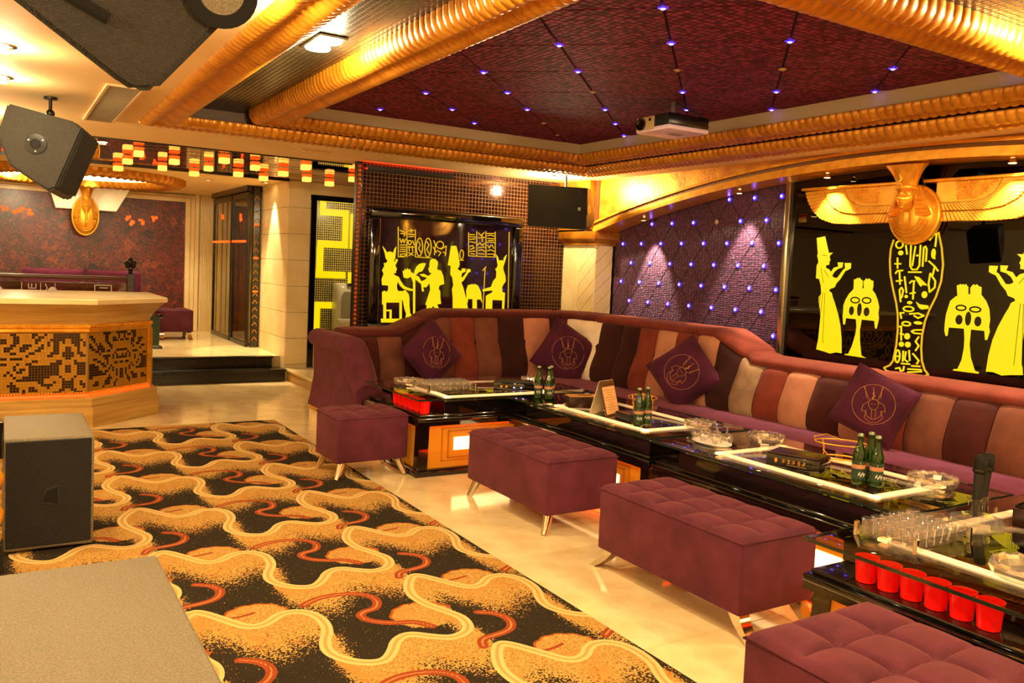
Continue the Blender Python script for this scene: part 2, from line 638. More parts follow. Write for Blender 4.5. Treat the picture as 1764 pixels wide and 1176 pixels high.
def clip(poly, region):
    """Sutherland-Hodgman: poly clipped to a convex counter-clockwise region"""
    out = list(poly)
    n = len(region)
    for i in range(n):
        a, b = region[i], region[(i + 1) % n]
        inp, out = out, []
        def side(p):
            return (b[0] - a[0]) * (p[1] - a[1]) - (b[1] - a[1]) * (p[0] - a[0])
        for j in range(len(inp)):
            p, q = inp[j - 1], inp[j]
            sp, sq = side(p), side(q)
            if (sp >= 0) != (sq >= 0):
                t = sp / (sp - sq)
                out.append((p[0] + (q[0] - p[0]) * t, p[1] + (q[1] - p[1]) * t))
            if sq >= 0:
                out.append(q)
        if not out:
            return []
    return out

def area(poly):
    return abs(sum(poly[i - 1][0] * poly[i][1] - poly[i][0] * poly[i - 1][1] for i in range(len(poly)))) / 2

def inset(poly, d):
    """shrink towards the centre by about d"""
    cx = sum(p[0] for p in poly) / len(poly)
    cy = sum(p[1] for p in poly) / len(poly)
    out = []
    for x, y in poly:
        L = math.hypot(x - cx, y - cy)
        k = max(0.0, 1 - d / L) if L > 1e-6 else 0
        out.append((cx + (x - cx) * k, cy + (y - cy) * k))
    return out

def pad_mesh(poly, fn, g, b, h):
    """flat pad with a chamfered rim: rim at depth 0, face at depth h"""
    a0, a1 = inset(poly, g), inset(poly, g + b)
    n = len(poly)
    mb = MB()
    vs = [fn(x, y, 0) for x, y in a0] + [fn(x, y, h) for x, y in a1]
    fs = [list(range(n, 2 * n))] + [(i, (i + 1) % n, (i + 1) % n + n, i + n) for i in range(n)]
    mb.add(vs, fs)
    return mb
# ================================================================== ROOM SHELL
HC = 2.47          # soffit height
ZM = 2.61         # mosaic band of the coffer
ZP = 2.664         # quilted coffer ceiling
XV = 5.645         # quilted right wall
YB = 7.76          # mosaic back wall

# floor: stone slabs on a bed
fl = MB().box(-2.7, 6.2, -1.6, 14.3, -0.12, -0.004).build('floor', 'marble_joint')
struct(fl, 'cream polished stone floor')
TS = 0.8
tile_me = MB().rbox(0.0015, TS - 0.0015, 0.0015, TS - 0.0015, -0.02, 0.0, 0.0012, 1).mesh('tile')
for i in range(-2, 8):
    for j in range(-1, 14):
        x, y = 0.6 + (i - 1) * TS, 0.1 + (j - 1) * TS
        if x + TS < 2.1 and y + TS < 7.6 and y > 0:
            continue
        if y > 10.2 or x > 5.6:
            continue
        link('tile', tile_me, 'marble', fl, (x, y, 0))

# raised entrance floor and its two dark steps
rf = MB().box(-2.6, 3.05, 10.55, 14.2, 0.0, 0.281).build('floor', 'marble_joint')
struct(rf, 'raised stone floor of the entrance alcove')
rt_me = MB().rbox(0.0015, TS - 0.0015, 0.0015, TS - 0.0015, -0.02, 0.0, 0.0012, 1).mesh('tile')
for i in range(5):
    for j in range(5):
        x, y = -0.95 + i * TS, 10.55 + j * TS
        if y + TS > 14.6:
            continue
        link('tile', rt_me, 'marble', rf, (x, y, 0.285))
t = thing('step', 'two black granite steps up to the entrance alcove', 'steps', (1.5, 10.4, 0))
for i, (y0, y1, z0, z1) in enumerate(((10.25, 10.56, 0.0, 0.15), (10.49, 10.57, 0.15, 0.288))):
    o = MB().rbox(-1.6, 3.04 - 0.1 * i, y0, y1, z0, z1 - 0.025, 0.004, 1).build('riser', 'black_granite', t)
    o.matrix_parent_inverse = Matrix.Translation((-1.5, -10.4, 0))
    o = MB().rbox(-1.6, 3.05 - 0.1 * i, y0 - 0.02, y1, z1 - 0.025, z1, 0.006, 2).build('tread', 'black_granite', t, smooth=40)
    o.matrix_parent_inverse = Matrix.Translation((-1.5, -10.4, 0))
# low stone landing by the washroom door
t = thing('landing', 'low cream stone landing beside the striped sofa arm', 'step', (3.6, 9.2, 0))
for k in range(3):
    o = MB().rbox(3.06, 4.6, 8.08 + k * 0.75, 8.825 + k * 0.75, 0.12, 0.15, 0.004, 1).build('top_slab', 'marble_slab', t)
    o.matrix_parent_inverse = Matrix.Translation((-3.6, -9.2, 0))
    o = MB().rbox(3.08, 4.6, 8.08 + k * 0.75, 8.825 + k * 0.75, 0.0, 0.12, 0.003, 1).build('face_slab', 'travertine', t)
    o.matrix_parent_inverse = Matrix.Translation((-3.6, -9.2, 0))

# ceiling soffit with the coffer opening
OX0, OX1, OY0, OY1, OW = 0.88, 5.05, 1.2, 6.84, 0.26
IX0, IX1, IY0, IY1, IW = 1.63, 4.76, 2.0, 6.57, 0.24
c = MB()
c.box(-2.6, OX0 + 0.08, -1.5, 8.05, HC, 2.72)
c.box(OX1 - 0.08, XV + 0.3, -1.5, 8.05, HC, 2.72)
c.box(OX0 + 0.08, OX1 - 0.08, OY1 - 0.08, 8.05, HC, 2.72)
c.box(OX0 + 0.08, OX1 - 0.08, -1.5, OY0 + 0.08, HC, 2.72)
ceil = struct(c.build('ceiling', 'plaster'), 'cream plaster soffit around the gold coffer')
c = MB()
c.box(OX0 + 0.08, OX0 + 0.085, OY0 + 0.08, OY1 - 0.08, HC + 0.04, ZM)
c.box(OX1 - 0.085, OX1 - 0.08, OY0 + 0.08, OY1 - 0.08, HC + 0.04, ZM)
c.box(OX0 + 0.085, OX1 - 0.085, OY1 - 0.085, OY1 - 0.08, HC + 0.04, ZM)
c.box(OX0 + 0.085, OX1 - 0.085, OY0 + 0.08, OY0 + 0.085, HC + 0.04, ZM)
struct(c.build('trim_6', 'liner'), 'dull brown lining of the coffer edge')
c = MB()
c.box(OX0 + 0.09, IX0 + 0.175, OY0 + 0.09, OY1 - 0.09, ZM, ZM + 0.03)
c.box(IX1 - 0.175, OX1 - 0.09, OY0 + 0.09, OY1 - 0.09, ZM, ZM + 0.03)
c.box(IX0 + 0.175, IX1 - 0.175, IY1 - 0.175, OY1 - 0.09, ZM, ZM + 0.03)
c.box(IX0 + 0.175, IX1 - 0.175, OY0 + 0.09, IY0 + 0.175, ZM, ZM + 0.03)
struct(c.build('ceiling', 'mosaic_pewter'), 'band of pewter mosaic between the two gold mouldings')
c = MB()
rx0, rx1, ry0, ry1 = IX0 + 0.2, IX1 - 0.2, IY0 + 0.2, IY1 - 0.2
ZM_ = ZM
ZM = 2.52
ZPT = ZP + 0.0115
c.box(rx0 - 0.02, rx0, ry0, ry1, ZM, ZPT)
c.box(rx1, rx1 + 0.02, ry0, ry1, ZM, ZPT)
c.box(rx0, rx1, ry1, ry1 + 0.02, ZM, ZPT)
c.box(rx0, rx1, ry0 - 0.02, ry0, ZM, ZPT)
struct(c.build('trim_1', 'vent_grey'), 'grey riser of the coffer')
ZM = ZM_
pc = MB().box(rx0 - 0.05, rx1 + 0.05, ry0 - 0.05, ry1 + 0.05, ZP + 0.012, ZP + 0.05).build('ceiling', 'seam')
struct(pc, 'purple quilted coffer ceiling in diamonds')
reg = [(rx0, ry0), (rx1, ry0), (rx1, ry1), (rx0, ry1)]
CLAT = []
h = 0.4075
for i in range(-4, 12):
    for j in range(-4, 16):
        if (i + j) % 2 == 0:
            continue
        x, y = 2.472 + (i - 1) * h, 2.884 + (j - 2) * 0.3985
        # lattice point (x, y); diamond hangs to its right
        d = clip([(x, y), (x + h, y - 0.3985), (x + 2 * h, y), (x + h, y + 0.3985)], reg)
        if len(d) > 2 and area(d) > 0.004:
            pad_mesh(d, lambda a, b, k: (a, b, ZP + 0.012 - k), 0.005, 0.006, 0.010).build('quilted_panel', 'velvet_ceiling', pc, fix=True)
        if rx0 + 0.05 < x < rx1 - 0.05 and ry0 + 0.05 < y < ry1 - 0.05:
            CLAT.append((x, y))

# ribbed gold mouldings
def ribbed(name, label, x0, x1, y0, y1, w, zb, zt, pitch, amp):
    t = thing(name, label, 'moulding', ((x0 + x1) / 2, (y0 + y1) / 2, zb))
    prof = [(0, zt), (0, zb + 0.075), (0.015, zb + 0.045), (0.08, zb + 0.015), (0.2, zb), (0.33, zb + 0.008), (0.42, zb + 0.026), (0.48, zb + 0.034), (0.55, zb + 0.026), (0.66, zb + 0.006), (0.79, zb), (0.92, zb + 0.010), (1.0, zb + 0.036), (0.985, zb + 0.058), (0.90, zb + 0.066), (0.82, zb + 0.070), (0.70, zb + 0.072)]
    for side in range(4):
        L = (y1 - y0) if side in (0, 2) else (x1 - x0)
        n = int(L / pitch) * 8
        vs, fs = [], []
        for k in range(n + 1):
            a = L * k / n
            e = amp * math.sqrt(abs(math.sin(PI * a / pitch)))
            for i, (u, z) in enumerate(prof):
                uu, zz = u * w, z
                if i < 2:
                    uu -= e
                elif i == 2:
                    uu -= e * 0.9
                elif i == 3:
                    uu -= e * 0.5
                    zz -= e * 0.7
                elif i in (12, 13):
                    uu += e
                elif i in (11, 14):
                    uu += e * 0.6
                    zz -= e * (0.6 if i == 11 else 0)
                elif i < 12:
                    zz -= e
                al = min(max(a, uu), L - uu)
                if side == 0:
                    p = (x0 + uu, y0 + al, zz)
                elif side == 1:
                    p = (x0 + al, y1 - uu, zz)
                elif side == 2:
                    p = (x1 - uu, y0 + al, zz)
                else:
                    p = (x0 + al, y0 + uu, zz)
                vs.append(p)
        m = len(prof)
        for k in range(n):
            for q in range(m - 1):
                fs.append((k * m + q, k * m + q + 1, (k + 1) * m + q + 1, (k + 1) * m + q))
        o = MB().add(vs, fs).build('moulding_run', 'gold_rib', t, smooth=60)
        o.matrix_parent_inverse = Matrix.Translation(-t.location)
    return t
ribbed('ribbed_moulding', 'outer ribbed gold moulding hanging from the cream soffit', OX0, OX1, OY0, OY1, OW, 2.447, 2.62, 0.058, 0.013)
ribbed('ribbed_moulding', 'inner ribbed gold moulding framing the purple quilted ceiling', IX0, IX1, IY0, IY1, IW, 2.512, 2.62, 0.058, 0.013)

# mirrored ceiling over the passage and the alcove ceiling
struct(MB().box(-2.6, 4.6, 8.05, 10.36, HC + 0.004, HC + 0.05).build('ceiling', 'mirror'), 'mirrored ceiling strip above the lanterns')
struct(MB().box(-2.6, 3.2, 10.36, 14.2, HC, HC + 0.05).build('ceiling', 'plaster'), 'white alcove ceiling')
struct(MB().box(-2.6, 3.0, 8.035, 8.06, HC - 0.012, HC + 0.01).build('trim_2', 'black_trim'), 'thin black edge of the mirrored ceiling')
struct(MB().box(-2.6, 3.06, 10.345, 10.375, HC - 0.015, HC + 0.01).build('trim_3', 'black_trim'), 'thin black edge at the back of the mirrored ceiling')

# back wall with bronze mosaic, its jamb and the strip above the pillar
struct(MB().box(2.99, XV + 0.3, YB, 7.83, 0, HC).build('wall_back', 'mosaic_bronze'), 'back wall of bronze mosaic tiles')
t = thing('bead_column', 'narrow column of amber beads at the edge of the mosaic wall', 'trim', (2.97, 7.80, 0))
MB().rbox(-0.03, 0.022, -0.05, 0.02, 0, HC - 0.001, 0.004, 1).build('post', 'black_trim', t)
b = MB()
for k in range(58):
    b.sphere((-0.006, -0.055, 0.03 + k * 0.042), 0.019, 0.014, 0.019, 8, 6)
tag(b.build('beads', 'bead_amber', t, smooth=60), kind='stuff')

# right wall: backing, quilted velvet, arch fascia
wr = MB()
wr.box(XV + 0.002, XV + 0.35, 4.84, 8.05, 0, HC)
wr.box(XV + 0.002, XV + 0.35, -1.5, 2.56, 0, HC)
wr.box(XV + 0.002, XV + 0.35, 2.56, 4.84, 0, 0.80)
wr.box(XV + 0.25, XV + 0.35, 2.56, 4.84, 0.80, HC)
wr = struct(wr.build('wall_right', 'seam'), 'right wall quilted in purple velvet diamonds')
def arch(y):
    return 2.372 - 0.44 * ((y - 3.70) / 3.46) ** 2
YA0, YA1 = 0.24, 7.16
def arc_pts(y0, y1, n, off=0.0):
    return [(y0 + (y1 - y0) * k / n, arch(y0 + (y1 - y0) * k / n) + off) for k in range(n + 1)]
VLAT = []
for (ya, yb) in ((4.86, 7.155), (0.3, 2.54)):
    reg = [(ya, 0.80), (yb, 0.80)] + arc_pts(ya, yb, 10, 0.01)[::-1]
    for i in range(-20, 20):
        for j in range(-4, 12):
            if (i + j) % 2:
                continue
            y, z = 4.932 + i * 0.149, 1.027 + j * 0.1975
            d = clip([(y, z), (y + 0.149, z - 0.1975), (y + 0.298, z), (y + 0.149, z + 0.1975)], reg)
            if len(d) > 2 and area(d) > 0.002:
                pad_mesh(d, lambda a, b, k: (XV - k, a, b), 0.004, 0.0025, 0.003).build('quilted_panel', 'velvet_wall', wr)
            if ya + 0.03 < y < yb - 0.03 and z > 0.95 and z < arch(y) - 0.03 and ya > 3:
                VLAT.append((y, z))
# fascia over the arch
FX = 5.387
poly = [(YA1, HC - 0.001), (YA0, HC - 0.001)] + arc_pts(YA0, YA1, 40)
t = thing('arch_fascia', 'gold leaf arch fascia over the quilted wall', 'arch', (FX, 3.7, 2.0))
inv = Matrix.Translation(-t.location)
o = MB().prism(poly, lambda a, b, d: (d, a, b), FX, XV - 0.0005).build('fascia', 'gold_leaf', t)
o.matrix_parent_inverse = inv
def arch_band(name, m, o0, o1, x0, x1):
    pts = arc_pts(YA0 + 0.0, YA1 + 0.0, 48)
    vs, fs = [], []
    for i, (y, z) in enumerate(pts):
        sl = -2 * 0.44 * (y - 3.70) / 3.46 ** 2
        nx = math.hypot(1, sl)
        dy, dz = -sl / nx, 1 / nx
        for (ov, x) in ((o0, x0), (o1, x0), (o1, x1), (o0, x1)):
            vs.append((x, y + dy * ov, z + dz * ov))
    for i in range(len(pts) - 1):
        for k in range(4):
            a, b2 = i * 4 + k, i * 4 + (k + 1) % 4
            fs.append((a, b2, b2 + 4, a + 4))
    fs += [(0, 1, 2, 3), tuple(len(vs) - 4 + k for k in range(4))]
    o = MB().add(vs, fs).build(name, m, t, smooth=50)
    o.matrix_parent_inverse = inv
arch_band('soffit_band', 'gold', -0.012, 0.03, FX - 0.05, XV - 0.03)
arch_band('arch_moulding', 'gold', 0.03, 0.052, FX - 0.035, FX + 0.02)
arch_band('carved_band', 'gold_dark', 0.052, 0.082, FX - 0.022, FX + 0.02)
arch_band('arch_moulding', 'gold', 0.082, 0.104, FX - 0.04, FX + 0.02)
# wood strip at the corner above the pillar
struct(MB().rbox(FX - 0.012, FX + 0.03, 7.13, 7.19, 1.93, HC - 0.002, 0.003, 1).build('trim_4', 'wood_brown'), 'brown corner strip above the pillar')
struct(MB().box(5.30, XV, 7.19, YB, 1.95, HC).build('wall_corner', 'gold_leaf'), 'gold plaster corner above the pillar')

# chevron pillar
t = thing('pillar', 'cream chevron pillar with gold capital in the corner', 'pillar', (5.5, 7.45, 0))
inv = Matrix.Translation(-t.location)
def pil(o):
    o.matrix_parent_inverse = inv
    return o
px0, px1, py0, py1 = 5.387, XV - 0.02, 7.16, YB - 0.002
pil(MB().box(px0 + 0.012, px1, py0 + 0.012, py1, 0, 1.80).build('core', 'gold_dark', t))
def boards(reg, fn, mirror_at=None):
    w = 0.155
    a0, b0 = reg[0]
    a1, b1 = reg[2]
    parts = [(a0, mirror_at, -1), (mirror_at, a1, 1)] if mirror_at else [(a0, a1, 1)]
    for (s0, s1, sg) in parts:
        r = [(s0, b0), (s1, b0), (s1, b1), (s0, b1)]
        k = b0 - 1.2
        while k < b1 + 0.8:
            y0 = k
            y1 = k + sg * (s1 - s0) * 0.85
            d = clip([(s0, y0), (s1, y1), (s1, y1 + w), (s0, y0 + w)], r)
            if len(d) > 2 and area(d) > 0.0015:
                pil(pad_mesh(d, fn, 0.004, 0.007, 0.012).build('chevron_board', 'marble_slab', t))
            k += w
boards([(py0, 0.0), (py1, 0.0), (py1, 1.80), (py0, 1.80)], lambda a, b, k: (px0 + 0.012 - k, a, b), (py0 + py1) / 2)
boards([(px0, 0.0), (px1, 0.0), (px1, 1.80), (px0, 1.80)], lambda a, b, k: (a, py0 + 0.012 - k, b))
cp = MB()
for (e, z0, z1) in ((0.03, 1.79, 1.815), (0.075, 1.855, 1.935)):
    cp.rbox(px0 - e, px1 + e * 0.4, py0 - e, py1, z0, z1, 0.006, 2)
vs = []
for (e, z) in ((0.03, 1.815), (0.04, 1.83), (0.075, 1.857)):
    vs += [(px0 - e, py0 - e, z), (px1 + e * 0.4, py0 - e, z), (px1 + e * 0.4, py1, z), (px0 - e, py1, z)]
cp.add(vs, [(4 * i + k, 4 * i + (k + 1) % 4, 4 * i + 4 + (k + 1) % 4, 4 * i + 4 + k) for i in range(2) for k in range(4)])
pil(cp.build('capital', 'gold_leaf', t, smooth=30))

# entrance column clad in stone slabs
t = thing('stone_column', 'cream stone clad column beside the entrance steps', 'column', (3.19, 10.95, 0))
inv = Matrix.Translation(-t.location)
pil(MB().box(3.075, 3.32, 10.37, 11.56, 0, HC - 0.002).build('core', 'marble_joint', t))
z = HC - 0.003
while z > 0.02:
    z0 = max(0.0, z - 0.322)
    pil(MB().rbox(3.058, 3.335, 10.352, 10.375, z0 + 0.002, z, 0.002, 1).build('slab', 'marble_slab', t))
    pil(MB().rbox(3.055, 3.08, 10.377, 11.56, z0 + 0.002, z, 0.002, 1).build('slab', 'marble_slab', t))
    z -= 0.325
# washroom wall, door surround, lit mosaic and side walls
struct(MB().box(3.335, 5.6, 10.36, 10.45, 2.318, HC).build('wall_passage', 'marble_slab'), 'stone lintel over the washroom door')
struct(MB().box(4.3, 5.6, 10.36, 10.45, 0.15, 2.318).build('wall_passage', 'marble_slab'), 'stone wall beside the washroom door')
dr = MB()
dr.rbox(3.335, 3.41, 10.33, 10.46, 0.15, 2.318, 0.004, 1)
dr.rbox(4.22, 4.30, 10.33, 10.46, 0.15, 2.318, 0.004, 1)
dr.rbox(3.335, 4.30, 10.33, 10.46, 2.25, 2.318, 0.004, 1)
struct(dr.build('door_1', 'black_gloss'), 'black gloss washroom door surround')
wm = MB().box(3.3, 5.6, 11.62, 11.75, 0, HC).build('wall_washroom', 'mosaic_mesh')
struct(wm, 'washroom wall of fine dark mosaic')
struct(MB().box(3.3, 5.6, 10.46, 11.62, 0.10, 0.16).build('floor', 'marble'), 'washroom floor')
struct(MB().box(3.3, 5.6, 10.45, 11.62, HC, HC + 0.05).build('ceiling', 'plaster'), 'washroom ceiling')
struct(MB().box(5.55, 5.65, 8.05, 11.75, 0, HC).build('wall_washroom_side', 'cream_wall'), 'washroom end wall')
SY = 0.2325  # key pattern scale
key = thing('key_pattern_band', 'bright yellow tiled key pattern on the washroom mosaic', 'tile pattern', (3.9, 11.61, 0.5))
def kp(px, py):
    # traced against the mosaic wall in metres
    return (3.851 + (px - 770) * 0.002655, 2.392 - (py - 185) * 0.002655)
for (a, b_, c_, d_) in ((778, 160, 812, 245), (778, 245, 940, 280), (905, 280, 940, 412), (770, 412, 940, 450), (768, 450, 805, 575), (765, 575, 930, 612), (950, 260, 985, 450), (945, 575, 975, 640), (762, 740, 865, 775), (760, 775, 795, 895)):
    x0, z0 = kp(a, d_)
    x1, z1 = kp(c_, b_)
    o = MB().rbox(x0, x1, 11.606, 11.6195, z0, z1, 0.002, 1).build('yellow_tile_run', 'yellow_art', key)
    o.matrix_parent_inverse = Matrix.Translation(-key.location)
lamp('POINT', (4.2, 10.75, 2.25), 15, WARM2, 0.1)

# alcove walls
struct(MB().box(-2.7, -2.6, -1.6, 14.3, 0, HC).build('wall_left', 'cream_wall'), 'cream left wall')
struct(MB().box(-2.7, 6.2, -1.7, -1.6, 0, HC).build('wall_front', 'cream_wall'), 'cream wall behind the camera')
struct(MB().box(-2.7, 3.3, 14.2, 14.3, 0, HC).build('wall_alcove', 'cream_wall'), 'cream back wall of the entrance alcove')
struct(MB().box(3.3, 3.4, 11.56, 14.3, 0, HC).build('wall_alcove_side', 'cream_wall'), 'side wall of the entrance alcove')

# ================================================================== LAMPS OF THE ROOM
LP = 0.84
def downlight(x, y, z, power, label, angle=150, col=WARM, blend=0.8, to=None, glow='lamp_glow', r=0.045, group='ceiling downlights'):
    t = thing('downlight', label, 'downlight', (x, y, z), 0, group)
    MB().lathe([(r * 0.95, -0.001), (r * 1.35, -0.001), (r * 1.4, -0.006), (r * 1.05, -0.010), (r * 0.95, -0.004)], 20, caps=False).build('trim_ring', 'chrome', t, smooth=50)
    MB().lathe([(0.0005, -0.003), (r * 0.95, -0.003), (r * 0.95, -0.001), (0.0005, -0.001)], 20).build('bulb', glow, t)
    if power and to is None and angle > 100:
        lamp('POINT', (x, y, z - 0.085), power * LP, col, 0.045)
        MB().lathe([(r * 0.5, -0.004), (r * 0.62, -0.02), (r * 0.62, -0.035), (0.0005, -0.037)], 16, caps=False).build('lens_cap', glow, t, smooth=50)
    elif power:
        lamp('SPOT', (x, y, z - 0.02), power * LP, col, 0.05, to or (x, y, 0), angle, blend)
    return t
D = 'round ceiling downlight '
downlight(0.02, 4.84, HC, 14, D + 'in the cream soffit, nearer of the pair at the left edge')
downlight(0.02, 5.72, HC, 12, D + 'in the cream soffit, farther of the pair at the left edge')
downlight(0.75, 3.2, HC, 45, D + 'hidden behind the large tilted loudspeaker')
downlight(-1.2, 5.0, HC, 80, D + 'over the left side of the room')
downlight(-1.2, 2.0, HC, 80, D + 'over the left side near the camera')
downlight(1.0, 0.4, HC, 110, D + 'over the camera')
downlight(3.4, 0.4, HC, 110, D + 'over the near tables')
downlight(5.25, 0.6, HC, 70, D + 'over the near end of the sofa')
downlight(4.86, 7.14, HC, 115, D + 'above the black loudspeaker beside the pillar')
downlight(3.75, 1.74, ZM, 90, D + 'in the pewter mosaic near the top right corner')
downlight(1.42, 2.2, ZM, 110, D + 'in the pewter mosaic nearest the camera')
downlight(0.215, 12.6, HC, 50, D + 'in the alcove ceiling left of the gold ring')
downlight(2.35, 13.3, HC, 110, D + 'in the alcove ceiling right of the gold ring', 100)
downlight(2.3, 11.3, HC, 200, D + 'added to brighten the alcove above the steps', 100)  # added lamp with no such fixture known; it brightens the alcove
downlight(2.93, 10.95, HC, 260, D + 'casting a cone of light on the stone column', 48, to=(2.95, 10.95, 0.0), blend=0.12)
# red light strip along the top of the mosaic wall
rs = thing('cove_light', 'red cove light along the top of the mosaic wall above the picture', 'light strip', (3.5, YB, HC))
MB().rbox(-0.48, 0.45, -0.062, -0.002, -0.085, -0.075, 0.002, 1).build('shelf', 'black_trim', rs)
MB().rbox(-0.48, 0.45, -0.062, -0.054, -0.075, -0.035, 0.002, 1).build('lip', 'black_trim', rs)
MB().rbox(-0.47, 0.44, -0.045, -0.015, -0.073, -0.055, 0.004, 1).build('red_tube', 'red_tube', rs)
downlight(0.807, 8.5, HC, 60, D + 'in the mirrored ceiling above the bar', 100)
downlight(-0.2, 7.2, HC, 60, D + 'in the soffit in front of the bar')
# rectangular twin halogen in the mosaic band
t = thing('halogen_lamp', 'rectangular twin halogen lamp in the pewter mosaic band', 'ceiling lamp', (1.41, 4.25, ZM))
MB().rbox(-0.075, 0.075, -0.17, 0.17, -0.014, -0.001, 0.004, 1).build('housing', 'steel', t)
for dy in (-0.085, 0.085):
    MB().lathe([(0.0005, -0.020), (0.062, -0.020), (0.066, -0.014), (0.0005, -0.0135)], 20, (0, dy, 0)).build('bulb', 'lamp_glow', t, smooth=30)
lamp('POINT', (1.41, 4.25, ZM - 0.10), 62 * LP, WARM, 0.1, (1.41, 4.25, 0), 150, 0.8)
# spots tucked behind the arch
for (y, z, p, ty, tz, ang) in ((6.50, 0, 26, 6.50, 1.35, 54), (5.25, 0, 26, 5.3, 1.4, 54), (4.35, 0, 30, 4.35, 1.5, 80), (2.95, 0, 30, 3.0, 1.5, 80)):
    zz = arch(y) - 0.035
    tt = thing('spotlight', 'small halogen spot under the gold arch ' + {6.50: 'near the pillar', 5.25: 'beside the black panel', 4.35: 'above the left gold wing', 2.95: 'above the right gold wing'}[y], 'spotlight', (5.47, y, zz), 0, 'spots under the arch')
    MB().lathe([(0.012, 0.022), (0.02, 0.0), (0.032, -0.012), (0.028, -0.012)], 14, caps=False).build('shade', 'chrome', tt, smooth=40)
    MB().lathe([(0.0005, -0.008), (0.027, -0.008), (0.02, 0.0), (0.0005, 0.0)], 14).build('bulb', 'lamp_glow', tt)
    lamp('SPOT', (5.47, y, zz - 0.03), p * 5.5, WARM2, 0.02, (XV - 0.03, ty, tz), ang, 0.5)
# lamp added on the capital to brighten the gold corner
tt = thing('added_uplight', 'small brass lamp added on the pillar capital to brighten the gold corner', 'added_uplight', (5.36, 7.30, 1.936))
MB().lathe([(0.03, 0), (0.03, 0.008), (0.012, 0.012), (0.012, 0.035), (0.03, 0.05), (0.036, 0.075), (0.031, 0.075)], 16, caps=False).build('body', 'gold', tt, smooth=40)
MB().lathe([(0.0005, 0.066), (0.03, 0.066), (0.03, 0.07), (0.0005, 0.07)], 16).build('bulb', 'lamp_glow', tt)
lamp('SPOT', (5.36, 7.30, 2.03), 9, WARM2, 0.03, (5.42, 6.9, 2.47), 130, 0.9)
